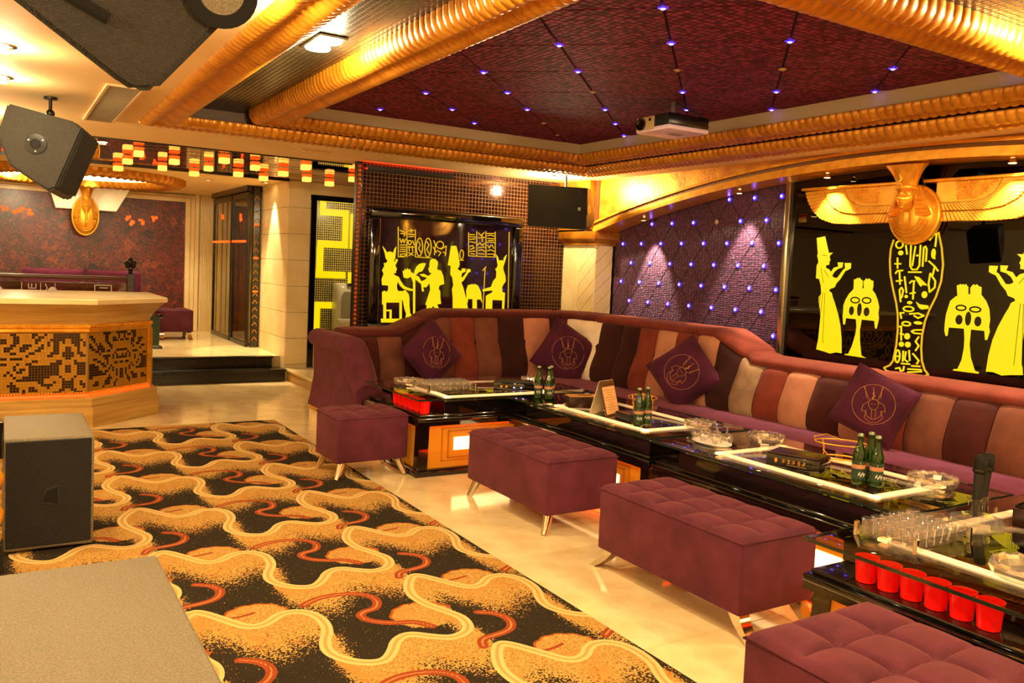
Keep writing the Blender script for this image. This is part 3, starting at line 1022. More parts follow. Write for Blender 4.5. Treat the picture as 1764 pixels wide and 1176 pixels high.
# ================================================================== CARPET
def carpet():
    CR = [(0.692, 4.414), (0.727, 4.425), (0.804, 4.296), (0.869, 4.176), (0.946, 4.177), (1.02, 4.254), (1.102, 4.255), (1.162, 4.171), (1.157, 4.026), (1.099, 3.914), (1.085, 3.822), (1.121, 3.742), (1.18, 3.683), (1.251, 3.665), (1.312, 3.732), (1.357, 3.812), (1.428, 3.848), (1.499, 3.78), (1.575, 3.728), (1.673, 3.771), (1.703, 3.886), (1.665, 3.981), (1.611, 4.105), (1.606, 4.232), (1.650, 4.34), (1.702, 4.414)]
    RA = [(1.137, 4.298), (1.21, 4.346), (1.299, 4.356), (1.403, 4.322), (1.452, 4.237), (1.412, 4.135), (1.341, 4.127), (1.31, 4.084), (1.342, 4.014), (1.42, 3.96), (1.499, 3.942), (1.544, 3.866)]
    RB = [(0.775, 4.729), (0.839, 4.688), (0.865, 4.604), (0.821, 4.52), (0.738, 4.498), (0.66, 4.494), (0.634, 4.429)]
    RC = [(0.80, 4.30), (0.86, 4.29), (0.93, 4.31)]
    PX, PY = 1.01, 0.82
    X0, Y0 = 0.692, 3.6
    def smooth(l):
        l = np.array(l)
        for _ in range(2):
            q = 0.75 * l[:-1] + 0.25 * l[1:]
            r = 0.25 * l[:-1] + 0.75 * l[1:]
            m = np.empty((2 * len(q), 2))
            m[0::2], m[1::2] = q, r
            l = np.vstack([l[:1], m, l[-1:]])
        return l
    CR, RA, RB, RC = map(smooth, (CR, RA, RB, RC))
    nx, ny = 144, 117
    gx, gy = np.meshgrid(X0 + np.arange(nx) * PX / nx, Y0 + np.arange(ny) * PY / ny)
    P = np.stack([gx.ravel(), gy.ravel()], 1)
    def dist(l):
        best = np.full(len(P), 9.0)
        for i in range(-1, 2):
            for j in range(-2, 3):
                L = l + np.array([i * PX, j * PY])
                a, b = L[:-1], L[1:]
                d = b - a
                dd = (d ** 2).sum(1) + 1e-12
                t = np.clip(((P[:, None, :] - a[None]) * d[None]).sum(2) / dd, 0, 1)
                q = a[None] + t[..., None] * d[None]
                best = np.minimum(best, np.sqrt(((P[:, None, :] - q) ** 2).sum(2)).min(1))
        return best
    dc = dist(CR)
    # how far each tuft lies under the nearest cream line above it
    hh = np.full(len(P), 9.0)
    for i in range(-1, 2):
        for j in range(-2, 3):
            L = CR + np.array([i * PX, j * PY])
            for a, b in zip(L[:-1], L[1:]):
                lo, hi = min(a[0], b[0]), max(a[0], b[0])
                m = (P[:, 0] >= lo) & (P[:, 0] < hi)
                if hi - lo < 1e-9 or not m.any():
                    continue
                yl = a[1] + (b[1] - a[1]) * (P[m, 0] - a[0]) / (b[0] - a[0])
                h_ = yl - P[m, 1]
                hh[m] = np.where((h_ > 0) & (h_ < hh[m]), h_, hh[m])
    gold = np.clip(1.40 - hh / 0.31, 0, 1.3)
    G = gold.reshape(ny, nx)
    S = np.zeros_like(G)
    wsum = 0
    for di in range(-10, 11):
        for dj in range(-5, 6):
            w_ = math.exp(-(di / 5.0) ** 2 - (dj / 2.5) ** 2)
            S += w_ * np.roll(np.roll(G, di, 1), dj, 0)
            wsum += w_
    S = (S / wsum).ravel()
    gold = np.where((hh < 0.10) | (dc < 0.035), gold, S)
    edge = np.full(len(P), 1.0)
    for (bx, by, br, fill) in ((0.93, 4.27, 0.13, 1), (1.56, 3.99, 0.13, 1), (1.10, 4.02, 0.11, 0), (0.80, 4.10, 0.12, 0), (1.22, 3.60, 0.10, 0), (1.45, 3.68, 0.09, 0)):
        for i in range(-1, 2):
            for j in range(-2, 3):
                dx, dy = P[:, 0] - bx - i * PX, P[:, 1] - by - j * PY
                ang = np.arctan2(dy, dx)
                r = np.hypot(dx, dy * 1.05)
                R = br * (1 + 0.07 * np.abs(np.sin(ang * 6)))
                if fill:
                    gold = np.maximum(gold, np.where(r < R, 1.05, 0))
                    edge = np.minimum(edge, np.where(dy > 0, np.abs(r - R), 1))
                else:
                    edge = np.minimum(edge, np.where(dy < 0, np.abs(r - R) + 0.003, 1))
    red = np.minimum(dist(RA), dist(RB))
    red = np.minimum(red, dist(RC) + 0.012)
    T = {'cream': dc, 'red': red, 'gold': gold, 'edge': edge}
    # the pile sheet
    x0, x1, y0, y1 = -1.2, 2.205, 0.3, 7.745
    def axis(a, b, fine):
        return np.linspace(a, b, int(round((b - a) / fine)) + 1)
    xs = axis(x0, x1, 0.0105)
    ys = np.concatenate([axis(y0, 1.9, 0.05)[:-1], axis(1.9, 5.0, 0.009)[:-1], axis(5.0, y1, 0.012)])
    NX, NY = len(xs), len(ys)
    X, Y = np.meshgrid(xs, ys)
    vs = np.stack([X.ravel(), Y.ravel(), np.full(NX * NY, 0.011)], 1)
    idx = np.arange(NX * NY).reshape(NY, NX)
    fs = np.stack([idx[:-1, :-1].ravel(), idx[:-1, 1:].ravel(), idx[1:, 1:].ravel(), idx[1:, :-1].ravel()], 1)
    me = bpy.data.meshes.new('pile')
    me.vertices.add(len(vs))
    me.vertices.foreach_set('co', vs.astype(np.float32).ravel())
    me.loops.add(fs.size)
    me.loops.foreach_set('vertex_index', fs.astype(np.int32).ravel())
    me.polygons.add(len(fs))
    me.polygons.foreach_set('loop_start', (np.arange(len(fs)) * 4).astype(np.int32))
    me.update(calc_edges=True)
    u = ((vs[:, 0] - X0) / PX % 1) * nx
    v = ((vs[:, 1] - Y0) / PY % 1) * ny
    i0, j0 = np.floor(u).astype(int) % nx, np.floor(v).astype(int) % ny
    fu, fv = u - np.floor(u), v - np.floor(v)
    i1, j1 = (i0 + 1) % nx, (j0 + 1) % ny
    for k, A in T.items():
        A = A.reshape(ny, nx)
        val = A[j0, i0] * (1 - fu) * (1 - fv) + A[j0, i1] * fu * (1 - fv) + A[j1, i0] * (1 - fu) * fv + A[j1, i1] * fu * fv
        at = me.attributes.new(k, 'FLOAT', 'POINT')
        at.data.foreach_set('value', val.astype(np.float32))
    t = thing('carpet', 'charcoal carpet runner with gold clouds, cream waves and red curls', 'carpet', (0.5, 4.0, 0))
    inv = Matrix.Translation(-t.location)
    o = link('pile', me, 'carpet_pile', t)
    o.matrix_parent_inverse = inv
    o = MB().box(x0, x1, y0, y1, 0.0005, 0.0105).build('backing', 'black_matte', t)
    o.matrix_parent_inverse = inv
carpet()

# ================================================================== SOFA
SX1, SY1 = XV - 0.01, YB - 0.01   # wall faces behind the sofa
CXc, CYc, RC_ = 4.95, 7.06, 0.69
SLEN1 = CXc - 2.60
SLEN2 = SLEN1 + RC_ * PI / 2
YEND = 0.9
SLEN3 = SLEN2 + (CYc - YEND)
def sp(s, d):
    """point at run s along the wall line, d out into the room"""
    ex = d - RC_
    if s <= SLEN1:
        x = 2.60 + s
        if ex > 0:
            x = min(x, CXc - ex)
        return (x, SY1 - d)
    if s >= SLEN2:
        y = CYc - (s - SLEN2)
        if ex > 0:
            y = min(y, CYc - ex)
        return (SX1 - d, y)
    a = (s - SLEN1) / RC_
    if ex >= 0:
        return (CXc - ex, CYc - ex)
    r = RC_ - d
    return (CXc + math.sin(a) * r, CYc + math.cos(a) * r)
LOWZ, HIZ = 0.900, 1.085
def sm(t):
    t = min(1, max(0, t))
    return t * t * (3 - 2 * t)
def topz(s):
    if s <= SLEN1:
        return LOWZ + (HIZ - LOWZ) * min(1, max(0, (2.60 + s - 3.20) / 0.43))
    if s >= SLEN2:
        y = CYc - (s - SLEN2)
        return HIZ - (HIZ - LOWZ) * min(1, max(0, (5.08 - y) / 0.42))
    return HIZ
sofa = thing('corner_sofa', 'long corner sofa with striped velvet back on the right and back walls', 'sofa', (4.6, 6.6, 0))
inv_s = Matrix.Translation(-sofa.location)
def sofp(o):
    o.matrix_parent_inverse = inv_s
    return o
# striped back cushions
BX = [2.80, 2.97, 3.22, 3.50, 3.73, 3.99, 4.26, 4.56, 4.88]
BY = [q * 0.976 for q in (6.78, 6.44, 6.18, 5.925, 5.665, 5.40, 5.145, 4.885, 4.63, 4.378, 4.104, 3.825, 3.57, 3.32, 3.047, 2.777, 2.50, 2.23, 1.96, 1.69, 1.42, 1.15, 0.94)]
bnd = [x - 2.60 for x in BX] + [SLEN1 + 0.55 * RC_ * PI / 2] + [SLEN2 + CYc - y for y in BY]
cols = ['maroon', 'brown', 'maroon', 'brown', 'rust', 'brown', 'dark', 'tan', 'maroon', 'cream', 'dark', 'dark', 'rust', 'tan', 'rust', 'tan', 'dark', 'greytan', 'rust', 'tan', 'maroon', 'tan', 'rust', 'brown', 'maroon', 'brown', 'maroon', 'tan', 'rust', 'brown', 'dark', 'tan']
PROF = [(0.60, 0.36), (0.655, 0.41), (0.685, 0.48), (0.685, 0.55), (0.665, 0.62), (0.63, 0.70), (0.595, 0.78)]
for i in range(len(bnd) - 1):
    s0, s1 = bnd[i] + 0.002, bnd[i + 1] - 0.002
    n = 8
    vs, fs = [], []
    for k in range(n + 1):
        s = s0 + (s1 - s0) * k / n
        w = (k / n) * 2 - 1
        puff = 0.028 * (1 - abs(w) ** 3.5) - 0.028
        tz = topz(s) - 0.075
        pr = PROF + [(0.575, 0.78 + (tz - 0.78) * 0.55), (0.555, tz - 0.012), (0.53, tz + 0.002), (0.45, tz)]
        for (d, z) in pr:
            x, y = sp(s, d + puff)
            vs.append((x, y, z))
    m = len(pr)
    for k in range(n):
        for q in range(m - 1):
            fs.append((k * m + q, k * m + q + 1, (k + 1) * m + q + 1, (k + 1) * m + q))
    sofp(MB().add(vs, fs).build('back_cushion', 'velvet_' + cols[i % len(cols)], sofa, smooth=70, fix=False))
# dark lining behind the cushions
vs, fs = [], []
K = 60
for k in range(K + 1):
    s = 0.18 + (SLEN3 - 0.18) * k / K
    for (d, z) in ((0.60, 0.13), (0.64, 0.40), (0.60, 0.70), (0.50, topz(s) - 0.10), (0.03, topz(s) - 0.10), (0.03, 0.13)):
        x, y = sp(s, d)
        vs.append((x, y, z))
for k in range(K):
    for q in range(6):
        fs.append((k * 6 + q, k * 6 + (q + 1) % 6, (k + 1) * 6 + (q + 1) % 6, (k + 1) * 6 + q))
sofp(MB().add(vs, fs).build('back_frame', 'velvet_dark', sofa))
# padded top rail in lengths
cuts = [0.10, 0.86, SLEN1 + 0.25, SLEN2 + 0.28, SLEN2 + 2.32, SLEN2 + 3.35, SLEN2 + 4.9, SLEN3]
for i in range(len(cuts) - 1):
    s0, s1 = cuts[i] + 0.002, cuts[i + 1] - 0.002
    n = max(8, int((s1 - s0) / 0.07))
    vs, fs = [], []
    ring = 18
    for k in range(n + 1):
        s = s0 + (s1 - s0) * k / n
        e = min(1.0, min(k, n - k) / 0.8 * 0.5 + 0.8)
        for q in range(ring):
            a = 2 * PI * q / ring
            ca, sa = math.cos(a), math.sin(a)
            d = 0.325 + 0.215 * e * math.copysign(abs(ca) ** 0.6, ca)
            z = topz(s) - 0.05 + 0.05 * e * math.copysign(abs(sa) ** 0.8, sa)
            x, y = sp(s, d)
            vs.append((x, y, z))
    for k in range(n):
        for q in range(ring):
            fs.append((k * ring + q, k * ring + (q + 1) % ring, (k + 1) * ring + (q + 1) % ring, (k + 1) * ring + q))
    fs.append(tuple(range(ring)))
    fs.append(tuple(range(n * ring, (n + 1) * ring)))
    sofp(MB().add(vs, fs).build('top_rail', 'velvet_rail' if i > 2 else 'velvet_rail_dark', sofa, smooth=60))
# seat cushions
scut = [0.24, 1.05, SLEN1 - 0.02, SLEN2 + 0.75, SLEN2 + 2.2, SLEN2 + 3.7, SLEN2 + 5.2, SLEN3]
SPROF = [(0.45, 0.42), (0.58, 0.435), (0.8, 0.45), (1.0, 0.452), (1.14, 0.445), (1.21, 0.42), (1.235, 0.38), (1.235, 0.30), (1.22, 0.27), (0.6, 0.27)]
for i in range(len(scut) - 1):
    s0, s1 = scut[i] + 0.002, scut[i + 1] - 0.002
    n = max(10, int((s1 - s0) / 0.06))
    vs, fs = [], []
    for k in range(n + 1):
        s = s0 + (s1 - s0) * k / n
        e = 1 - 0.012 * (1 if k in (0, n) else 0)
        for (d, z) in SPROF:
            x, y = sp(s, d)
            vs.append((x, y, z * e))
    m = len(SPROF)
    for k in range(n):
        for q in range(m):
            fs.append((k * m + q, k * m + (q + 1) % m, (k + 1) * m + (q + 1) % m, (k + 1) * m + q))
    sofp(MB().add(vs, fs).build('seat_cushion', 'velvet_seat', sofa, smooth=60, fix=False))
vs, fs = [], []
for k in range(K + 1):
    s = 0.16 + (SLEN3 - 0.16) * k / K
    for (d, z) in ((0.08, 0.13), (0.08, 0.28), (1.19, 0.28), (1.19, 0.13)):
        x, y = sp(s, d)
        vs.append((x, y, z))
for k in range(K):
    for q in range(4):
        fs.append((k * 4 + q, k * 4 + (q + 1) % 4, (k + 1) * 4 + (q + 1) % 4, (k + 1) * 4 + q))
fs += [(0, 1, 2, 3), tuple(4 * K + q for q in range(4))]
sofp(MB().add(vs, fs).build('base', 'velvet_plum', sofa))
# stone plinth and gilt skirting under the sofa
pl = MB()
pl.box(2.53, CXc + 0.2, SY1 - 1.12, SY1 - 0.02, 0, 0.125)
pl.box(SX1 - 1.12, SX1 - 0.02, YEND, SY1 - 1.12, 0, 0.125)
sofp(pl.build('plinth', 'marble_slab', sofa))
sofp(MB().box(2.515, 2.545, SY1 - 1.16, SY1 - 0.02, 0.115, 0.15).build('gilt_skirting', 'wood_gold', sofa))
# rolled arm at the left end
def arm_ring(y):
    f = sm((y - 6.46) / 0.42)
    top = 0.50 + (0.865 - 0.50) * f
    w = 1.0
    L = [(2.515, 0.145), (2.545, 0.28), (2.565, 0.42), (2.565, top - 0.17)]
    cx, cz, r = 2.605, top - 0.085, 0.085
    for k in range(11):
        a = PI * 1.22 - PI * 1.30 * k / 10
        L.append((cx + (r * 1.25 if math.cos(a) < 0 else r * 1.5) * math.cos(a), cz + r * math.sin(a)))
    L += [(2.77, top - 0.17), (2.80, 0.42), (2.80, 0.145)]
    return [(x, y, max(0.145, z)) for x, z in L]
ys_ = [SY1 - 0.01 - (SY1 - 0.01 - 6.46) * k / 26 for k in range(27)]
vs, fs = [], []
for y in ys_:
    vs += arm_ring(y)
m = len(arm_ring(7))
for k in range(26):
    for q in range(m - 1):
        fs.append((k * m + q, k * m + q + 1, (k + 1) * m + q + 1, (k + 1) * m + q))
fs += [tuple(range(m)), tuple(range(26 * m, 27 * m))]
sofp(MB().add(vs, fs).build('arm', 'velvet_plum', sofa, smooth=60))

# ================================================================== PILLOWS
def pillow_thick(u, v):
    return 0.085 * (max(0, (1 - u ** 4)) * max(0, (1 - v ** 4))) ** 0.55 + 0.006
HP = 0.235
def pillow_me():
    mb = MB()
    n = 20
    def shape(u, v):
        k = 1 - 0.10 * (1 - (u * v) ** 2) * (abs(u) ** 6 + abs(v) ** 6) / 2
        return u * HP * k, v * HP * k
    for sg in (-1, 1):
        def fn(a, b):
            u, v = a * 2 - 1, b * 2 - 1
            x, z = shape(u, v)
            return (x, sg * pillow_thick(u, v), z)
        mb.grid(fn, n, n)
    # rim
    rim = MB()
    path = []
    for (a, b, c_, d_) in ((-1, -1, 1, -1), (1, -1, 1, 1), (1, 1, -1, 1), (-1, 1, -1, -1)):
        for k in range(10):
            u, v = a + (c_ - a) * k / 10, b + (d_ - b) * k / 10
            x, z = shape(u, v)
            path.append((x, 0, z))
    rim.tube(path, 0.0075, 6, True)
    # gold embroidery: round medallion with a crowned head in headcloth
    em = MB()
    def on(u, v):
        x, z = shape(u, v)
        return (x, -pillow_thick(u, v) - 0.0018, z)
    R = 0.62
    em_paths = [[(R * math.cos(t), R * math.sin(t)) for t in [2 * PI * k / 40 for k in range(41)]]]
    st = [[(-0.28, 0.55), (-0.12, 0.12)], [(0.28, 0.55), (0.12, 0.12)], [(-0.12, 0.12), (-0.15, -0.02), (-0.08, -0.14), (0, -0.18), (0.08, -0.14), (0.15, -0.02), (0.12, 0.12), (0, 0.16), (-0.12, 0.12)],
          [(-0.14, 0.08), (-0.30, -0.02), (-0.34, -0.22), (-0.22, -0.2), (-0.2, -0.36), (-0.05, -0.46), (0.05, -0.46), (0.2, -0.36), (0.22, -0.2), (0.34, -0.22), (0.30, -0.02), (0.14, 0.08)],
          [(-0.22, -0.2), (-0.26, -0.42), (-0.1, -0.56), (0.1, -0.56), (0.26, -0.42), (0.22, -0.2)], [(-0.06, -0.17), (-0.05, -0.44)], [(0.06, -0.17), (0.05, -0.44)], [(-0.08, 0.0), (-0.02, 0.0)], [(0.02, 0.0), (0.08, 0.0)],
          [(0, 0.14), (-0.05, 0.2), (0.03, 0.26), (-0.03, 0.33), (0.02, 0.38)], [(0.01, 0.14), (-0.03, 0.2), (0.045, 0.26), (-0.01, 0.33), (0.03, 0.38)]]
    for t in (-0.4, 0, 0.4):
        st.append([(t * 0.5, 0.18), (t * 0.62, 0.54)])
    for p in em_paths + st:
        q = []
        for i in range(len(p) - 1):
            for k in range(4):
                q.append((p[i][0] + (p[i + 1][0] - p[i][0]) * k / 4, p[i][1] + (p[i + 1][1] - p[i][1]) * k / 4))
        q.append(p[-1])
        em.tube([on(u, v) for u, v in q], 0.0017, 5)
    return mb.mesh('cover', 60), rim.mesh('piping', 60), em.mesh('embroidery', 60)
PM = pillow_me()
def pillow(c, yawz, lean, roll, eroll, label, sc=1.0):
    t = thing('throw_pillow', label, 'pillow', c, 0, 'embroidered pillows on the sofa')
    t.rotation_mode = 'QUATERNION'
    Rm = Matrix.Rotation(yawz, 4, 'Z') @ Matrix.Rotation(lean, 4, 'X') @ Matrix.Rotation(roll, 4, 'Y')
    t.rotation_quaternion = Rm.to_quaternion()
    t.scale = (sc, sc, sc)
    a = link('cover', PM[0], 'velvet_pillow', t)
    link('piping', PM[1], 'velvet_pillow', t)
    e = link('embroidery', PM[2], 'gold_thread', a)
    e['label'] = 'gold embroidered medallion with a crowned head'
    e.rotation_euler = (0, eroll, 0)
    return t
P45 = PI / 4
pillow((3.40, 6.93, 0.70), 0.12, -0.20, P45 + 0.10, -0.2 - 0.5, 'plum pillow with gold medallion, leftmost on the sofa near the arm')
pillow((4.83, 6.83, 0.68), -0.35, -0.22, P45 - 0.20, -P45 + 0.2, 'plum pillow with gold medallion in the sofa corner beside the white cushion', 1.12)
pillow((4.86, 5.16, 0.70), -1.0, -0.22, P45 + 0.12, -P45 + 0.75, 'plum pillow with gold medallion under the violet studded wall')
pillow((4.84, 3.37, 0.72), -1.0, -0.24, P45 - 0.36, -P45 + 0.3, 'plum pillow with gold medallion, nearest one under the black panel', 0.88)

# ================================================================== OTTOMANS
def ottoman(lx, ly, nx, ny, legkind, label, loc, rz=0, z0=0.115, z1=0.45):
    t = thing('ottoman', label, 'ottoman', loc, rz, 'plum tufted ottomans by the tables')
    b = MB().rbox(-lx / 2, lx / 2, -ly / 2, ly / 2, z0, z1 - 0.03, 0.014, 3)
    b.build('body', 'velvet_plum', t, smooth=50)
    def hgt(u, v):
        cx, cy = u * nx, v * ny
        fx, fy = cx - math.floor(min(cx, nx - 1e-6)), cy - math.floor(min(cy, ny - 1e-6))
        bump = (math.sin(PI * fx) * math.sin(PI * fy)) ** 0.45 if 0 < fx < 1 and 0 < fy < 1 else 0
        ridge = max(math.sin(PI * fx) ** 0.25 if 0 < fx < 1 else 0, 0) * max(math.sin(PI * fy) ** 0.25 if 0 < fy < 1 else 0, 0)
        ed = min(u, 1 - u) * lx, min(v, 1 - v) * ly
        e = min(1, min(ed) / 0.035)
        e = math.sqrt(max(0, 1 - (1 - e) ** 2))
        inner = min(1, min(ed) / 0.07)
        return z1 - 0.030 + 0.022 * e + (0.016 * bump + 0.022 * ridge - 0.022) * inner
    n1, n2 = nx * 14, ny * 14
    mb = MB().grid(lambda u, v: (-lx / 2 + u * lx, -ly / 2 + v * ly, hgt(u, v)), n1, n2)
    o = mb.build('tufted_top', 'velvet_plum', t, smooth=75, fix=False)
    sk = MB()
    r = 0.004
    zz = z1 - 0.031
    sk.tube([(-lx / 2, -ly / 2, zz), (lx / 2, -ly / 2, zz), (lx / 2, ly / 2, zz), (-lx / 2, ly / 2, zz)], r, 6, True)
    sk.build('piping', 'velvet_plum', t, smooth=60)
    for sx in (-1, 1):
        for sy in (-1, 1):
            mb = MB()
            ax, ay = sx * (lx / 2 - 0.055), sy * (ly / 2 - 0.055)
            if legkind == 'round':
                pth = [(ax, ay, z0 + 0.01), (ax + sx * 0.015, ay + sy * 0.012, z0 - 0.04), (ax + sx * 0.045, ay + sy * 0.03, 0.004), (ax + sx * 0.047, ay + sy * 0.031, 0.0)]
                mb.tube(pth, [0.028, 0.026, 0.018, 0.018], 12)
                mb.build('leg', 'chrome', t, smooth=50)
            else:
                # curved sabre leg of flat bar, splaying along the long side
                ex = 0.115
                wv = 0.03
                vs, fs = [], []
                S = 8
                for k in range(S + 1):
                    q = k / S
                    cy = ay + sy * ex * (q ** 1.6)
                    cz = (z0 + 0.005) * (1 - q)
                    th = 0.034 - 0.016 * q
                    cx = ax + sx * 0.012 * q
                    for (dx, dy) in ((-wv, -th), (wv, -th), (wv, th), (-wv, th)):
                        vs.append((cx + dx * (1 - 0.15 * q), cy + dy, cz))
                for k in range(S):
                    for q in range(4):
                        fs.append((k * 4 + q, k * 4 + (q + 1) % 4, (k + 1) * 4 + (q + 1) % 4, (k + 1) * 4 + q))
                fs += [(0, 1, 2, 3), tuple(S * 4 + q for q in range(4))]
                mb.add(vs, fs)
                mb.build('leg', 'chrome', t, smooth=30)
    return t
ottoman(0.53, 0.42, 3, 2, 'round', 'small plum ottoman at the left end of the far table, standing partly on the carpet', (2.232, 5.625, 0.0113), 0.03)
ottoman(0.50, 0.94, 3, 5, 'round', 'long plum ottoman in front of the table with the menu', (2.895, 4.325, 0), 0.0)
ottoman(0.46, 0.96, 3, 5, 'bar', 'long plum ottoman on flat curved chrome legs, second nearest', (2.825, 2.835, 0), 0.0)
ottoman(0.58, 0.56, 3, 3, 'bar', 'nearest plum ottoman, cut by the bottom edge at the right', (2.20, 1.43, 0.0113), 0.0)
# ================================================================== TABLES
def table(L, W, loc, rz, label, kick=False):
    t = thing('coffee_table', label, 'table', loc, rz, 'black glass topped tables')
    a, b = L / 2, W / 2
    MB().rbox(-a, a, -b + 0.01, b - 0.01, 0.0, 0.05, 0.008, 2).build('plinth', 'black_gloss', t, smooth=40)
    ped = MB().box(-a + 0.05, a - 0.05, -b + 0.05, b - 0.05, 0.05, 0.392)
    ped.build('pedestal', 'black_gloss', t)
    # splayed corner posts
    for sx in (-1, 1):
        for sy in (-1, 1):
            mb = MB()
            vs = []
            for (z, e) in ((0.05, 0.018), (0.392, 0.034)):
                x0, x1 = sx * (a - e), sx * (a - e - 0.075)
                y0, y1 = sy * (b - e), sy * (b - e - 0.075)
                vs += [(x0, y0, z), (x1, y0, z), (x1, y1, z), (x0, y1, z)]
            mb.add(vs, [(0, 1, 2, 3), (4, 5, 6, 7), (0, 1, 5, 4), (1, 2, 6, 5), (2, 3, 7, 6), (3, 0, 4, 7)])
            mb.build('corner_post', 'black_gloss', t)
    # amber side panels with a lit window
    def panel(h0, fn):
        f = MB().prism([(-h0, 0.052), (h0, 0.052), (h0, 0.388), (-h0, 0.388)], fn, 0, 0.010)
        o = f.build('amber_panel', 'amber_panel', t)
        for (e, d) in ((0.11, 0.014), (0.16, 0.018)):
            ex = min(e, h0 * 0.32) if e < 0.12 else min(e, h0 * 0.45)
            q = e * 0.42
            fr = MB()
            w = 0.008
            x, z0, z1 = h0 - ex, 0.052 + q, 0.388 - q
            for (p0, p1, s0, s1) in ((-x, x, z0, z0 + w), (-x, x, z1 - w, z1), (-x, -x + w, z0, z1), (x - w, x, z0, z1)):
                fr.prism([(p0, s0), (p1, s0), (p1, s1), (p0, s1)], fn, 0.010, d)
            fr.build('panel_frame', 'amber_frame', o)
        x = h0 - min(0.21, h0 * 0.58)
        MB().prism([(-x, 0.175), (x, 0.175), (x, 0.268), (-x, 0.268)], fn, 0.010, 0.015).build('lit_window', 'lit_panel', o)
    for sy in (-1, 1):
        panel(a - 0.10, lambda p, z, d, sy=sy: (p, sy * (b - 0.05 + d), z))
    for sx in (-1, 1):
        panel(b - 0.10, lambda p, z, d, sx=sx: (sx * (a - 0.05 + d), p, z))
    rg = MB()
    for sy in (-1, 1):
        rg.box(-a + 0.12, a - 0.12, sy * (b - 0.03) - 0.006, sy * (b - 0.03) + 0.006, 0.380, 0.3915)
    for sx in (-1, 1):
        rg.box(sx * (a - 0.03) - 0.006, sx * (a - 0.03) + 0.006, -b + 0.12, b - 0.12, 0.380, 0.3915)
    rg.build('light_strip', 'red_glow', t)
    lp_ = MB()
    for (p, q, r_, s_) in ((-a + 0.004, a - 0.004, -b + 0.004, -b + 0.012), (-a + 0.004, a - 0.004, b - 0.012, b - 0.004), (-a + 0.004, -a + 0.012, -b + 0.012, b - 0.012), (a - 0.012, a - 0.004, -b + 0.012, b - 0.012)):
        lp_.box(p, q, r_, s_, 0.366, 0.3925)
    lp_.build('ledge_lip', 'black_gloss', t)
    # ledge, top case, light strips under the glass
    MB().rbox(-a, a, -b, b, 0.392, 0.425, 0.010, 2).build('ledge', 'black_gloss', t, smooth=40)
    MB().rbox(-a + 0.02, a - 0.02, -b + 0.02, b - 0.02, 0.425, 0.445, 0.009, 2).build('ledge', 'black_gloss', t, smooth=40)
    x0 = -a + 0.21
    MB().rbox(x0, a - 0.015, -b + 0.015, b - 0.015, 0.445, 0.534, 0.004, 1).build('top_case', 'black_gloss', t)
    ls = MB()
    i0, i1, j0, j1, w = x0 + 0.10, a - 0.27, -b + 0.19, b - 0.09, 0.042
    for (p, q, r, s_) in ((i0, i1, j0, j0 + w), (i0, i1, j1 - w, j1), (i0, i0 + w, j0, j1), (i1 - w, i1, j0, j1)):
        ls.box(p, q, r, s_, 0.534, 0.540)
    ls.build('light_frame', 'tube_light', t)
    gl = MB().rbox(-a, a, -b, b, 0.545, 0.56, 0.003, 2)
    gl.build('glass_top', 'table_glass', t, smooth=30)
    eg = MB()
    for (p, q, r_, s_) in ((-a - 0.0012, a + 0.0012, -b - 0.0012, -b), (-a - 0.0012, a + 0.0012, b, b + 0.0012), (-a - 0.0012, -a, -b, b), (a, a + 0.0012, -b, b)):
        eg.box(p, q, r_, s_, 0.546, 0.559)
    eg.build('polished_edge', 'glass_edge', t)
    for sy in ((-1,) if kick else ()):
        MB().box(-a + 0.06, a - 0.06, sy * b - 0.008, sy * b + 0.004, 0.006, 0.022).build('kick_light', 'red_tube', t)
    ft = MB()
    for sx in (x0 + 0.03, a - 0.05):
        for sy in (-1, 1):
            ft.lathe([(0.012, 0.534), (0.012, 0.5455)], 10, (sx, sy * (b - 0.05), 0))
    ft.build('glass_stand', 'chrome', t)
    return t
GZ = 0.56
table(1.52, 1.0, (3.28, 5.81, 0), 0, 'black glass topped table farthest away, in front of the framed picture')
table(1.58, 0.83, (3.645, 4.47, 0), -PI / 2, 'black glass topped table with the open menu on it', True)
table(1.58, 0.83, (3.615, 2.84, 0), -PI / 2, 'black glass topped table under the winged head, with the lettered black box', True)
table(1.52, 1.0, (3.315, 1.53, 0), 0, 'nearest black glass topped table at the right edge, with microphones')

# ------------------------------------------------------------------ red cups on the shelves
cup_me = MB().lathe([(0.030, 0.0), (0.034, 0.002), (0.041, 0.088), (0.043, 0.09), (0.039, 0.09), (0.038, 0.086), (0.031, 0.006), (0.0005, 0.006)], 24, caps=False).mesh('red_cup', 50)
NTH = ['first', 'second', 'third', 'fourth', 'fifth', 'sixth']
for k in range(6):
    o = link('plastic_cup', cup_me, 'red_cup', None, (2.645, 1.825 - k * 0.0875, 0.4455))
    tag(o, 'red plastic cup under the nearest table glass, %s from the far end' % NTH[k], 'cup', 'red cups under the nearest table top')
for k in range(6):
    o = link('plastic_cup', cup_me, 'red_cup', None, (2.612, 5.40 + k * 0.095, 0.4455))
    tag(o, 'red plastic cup under the far table glass, %s from the near corner' % NTH[k], 'cup', 'red cups under the far table top')

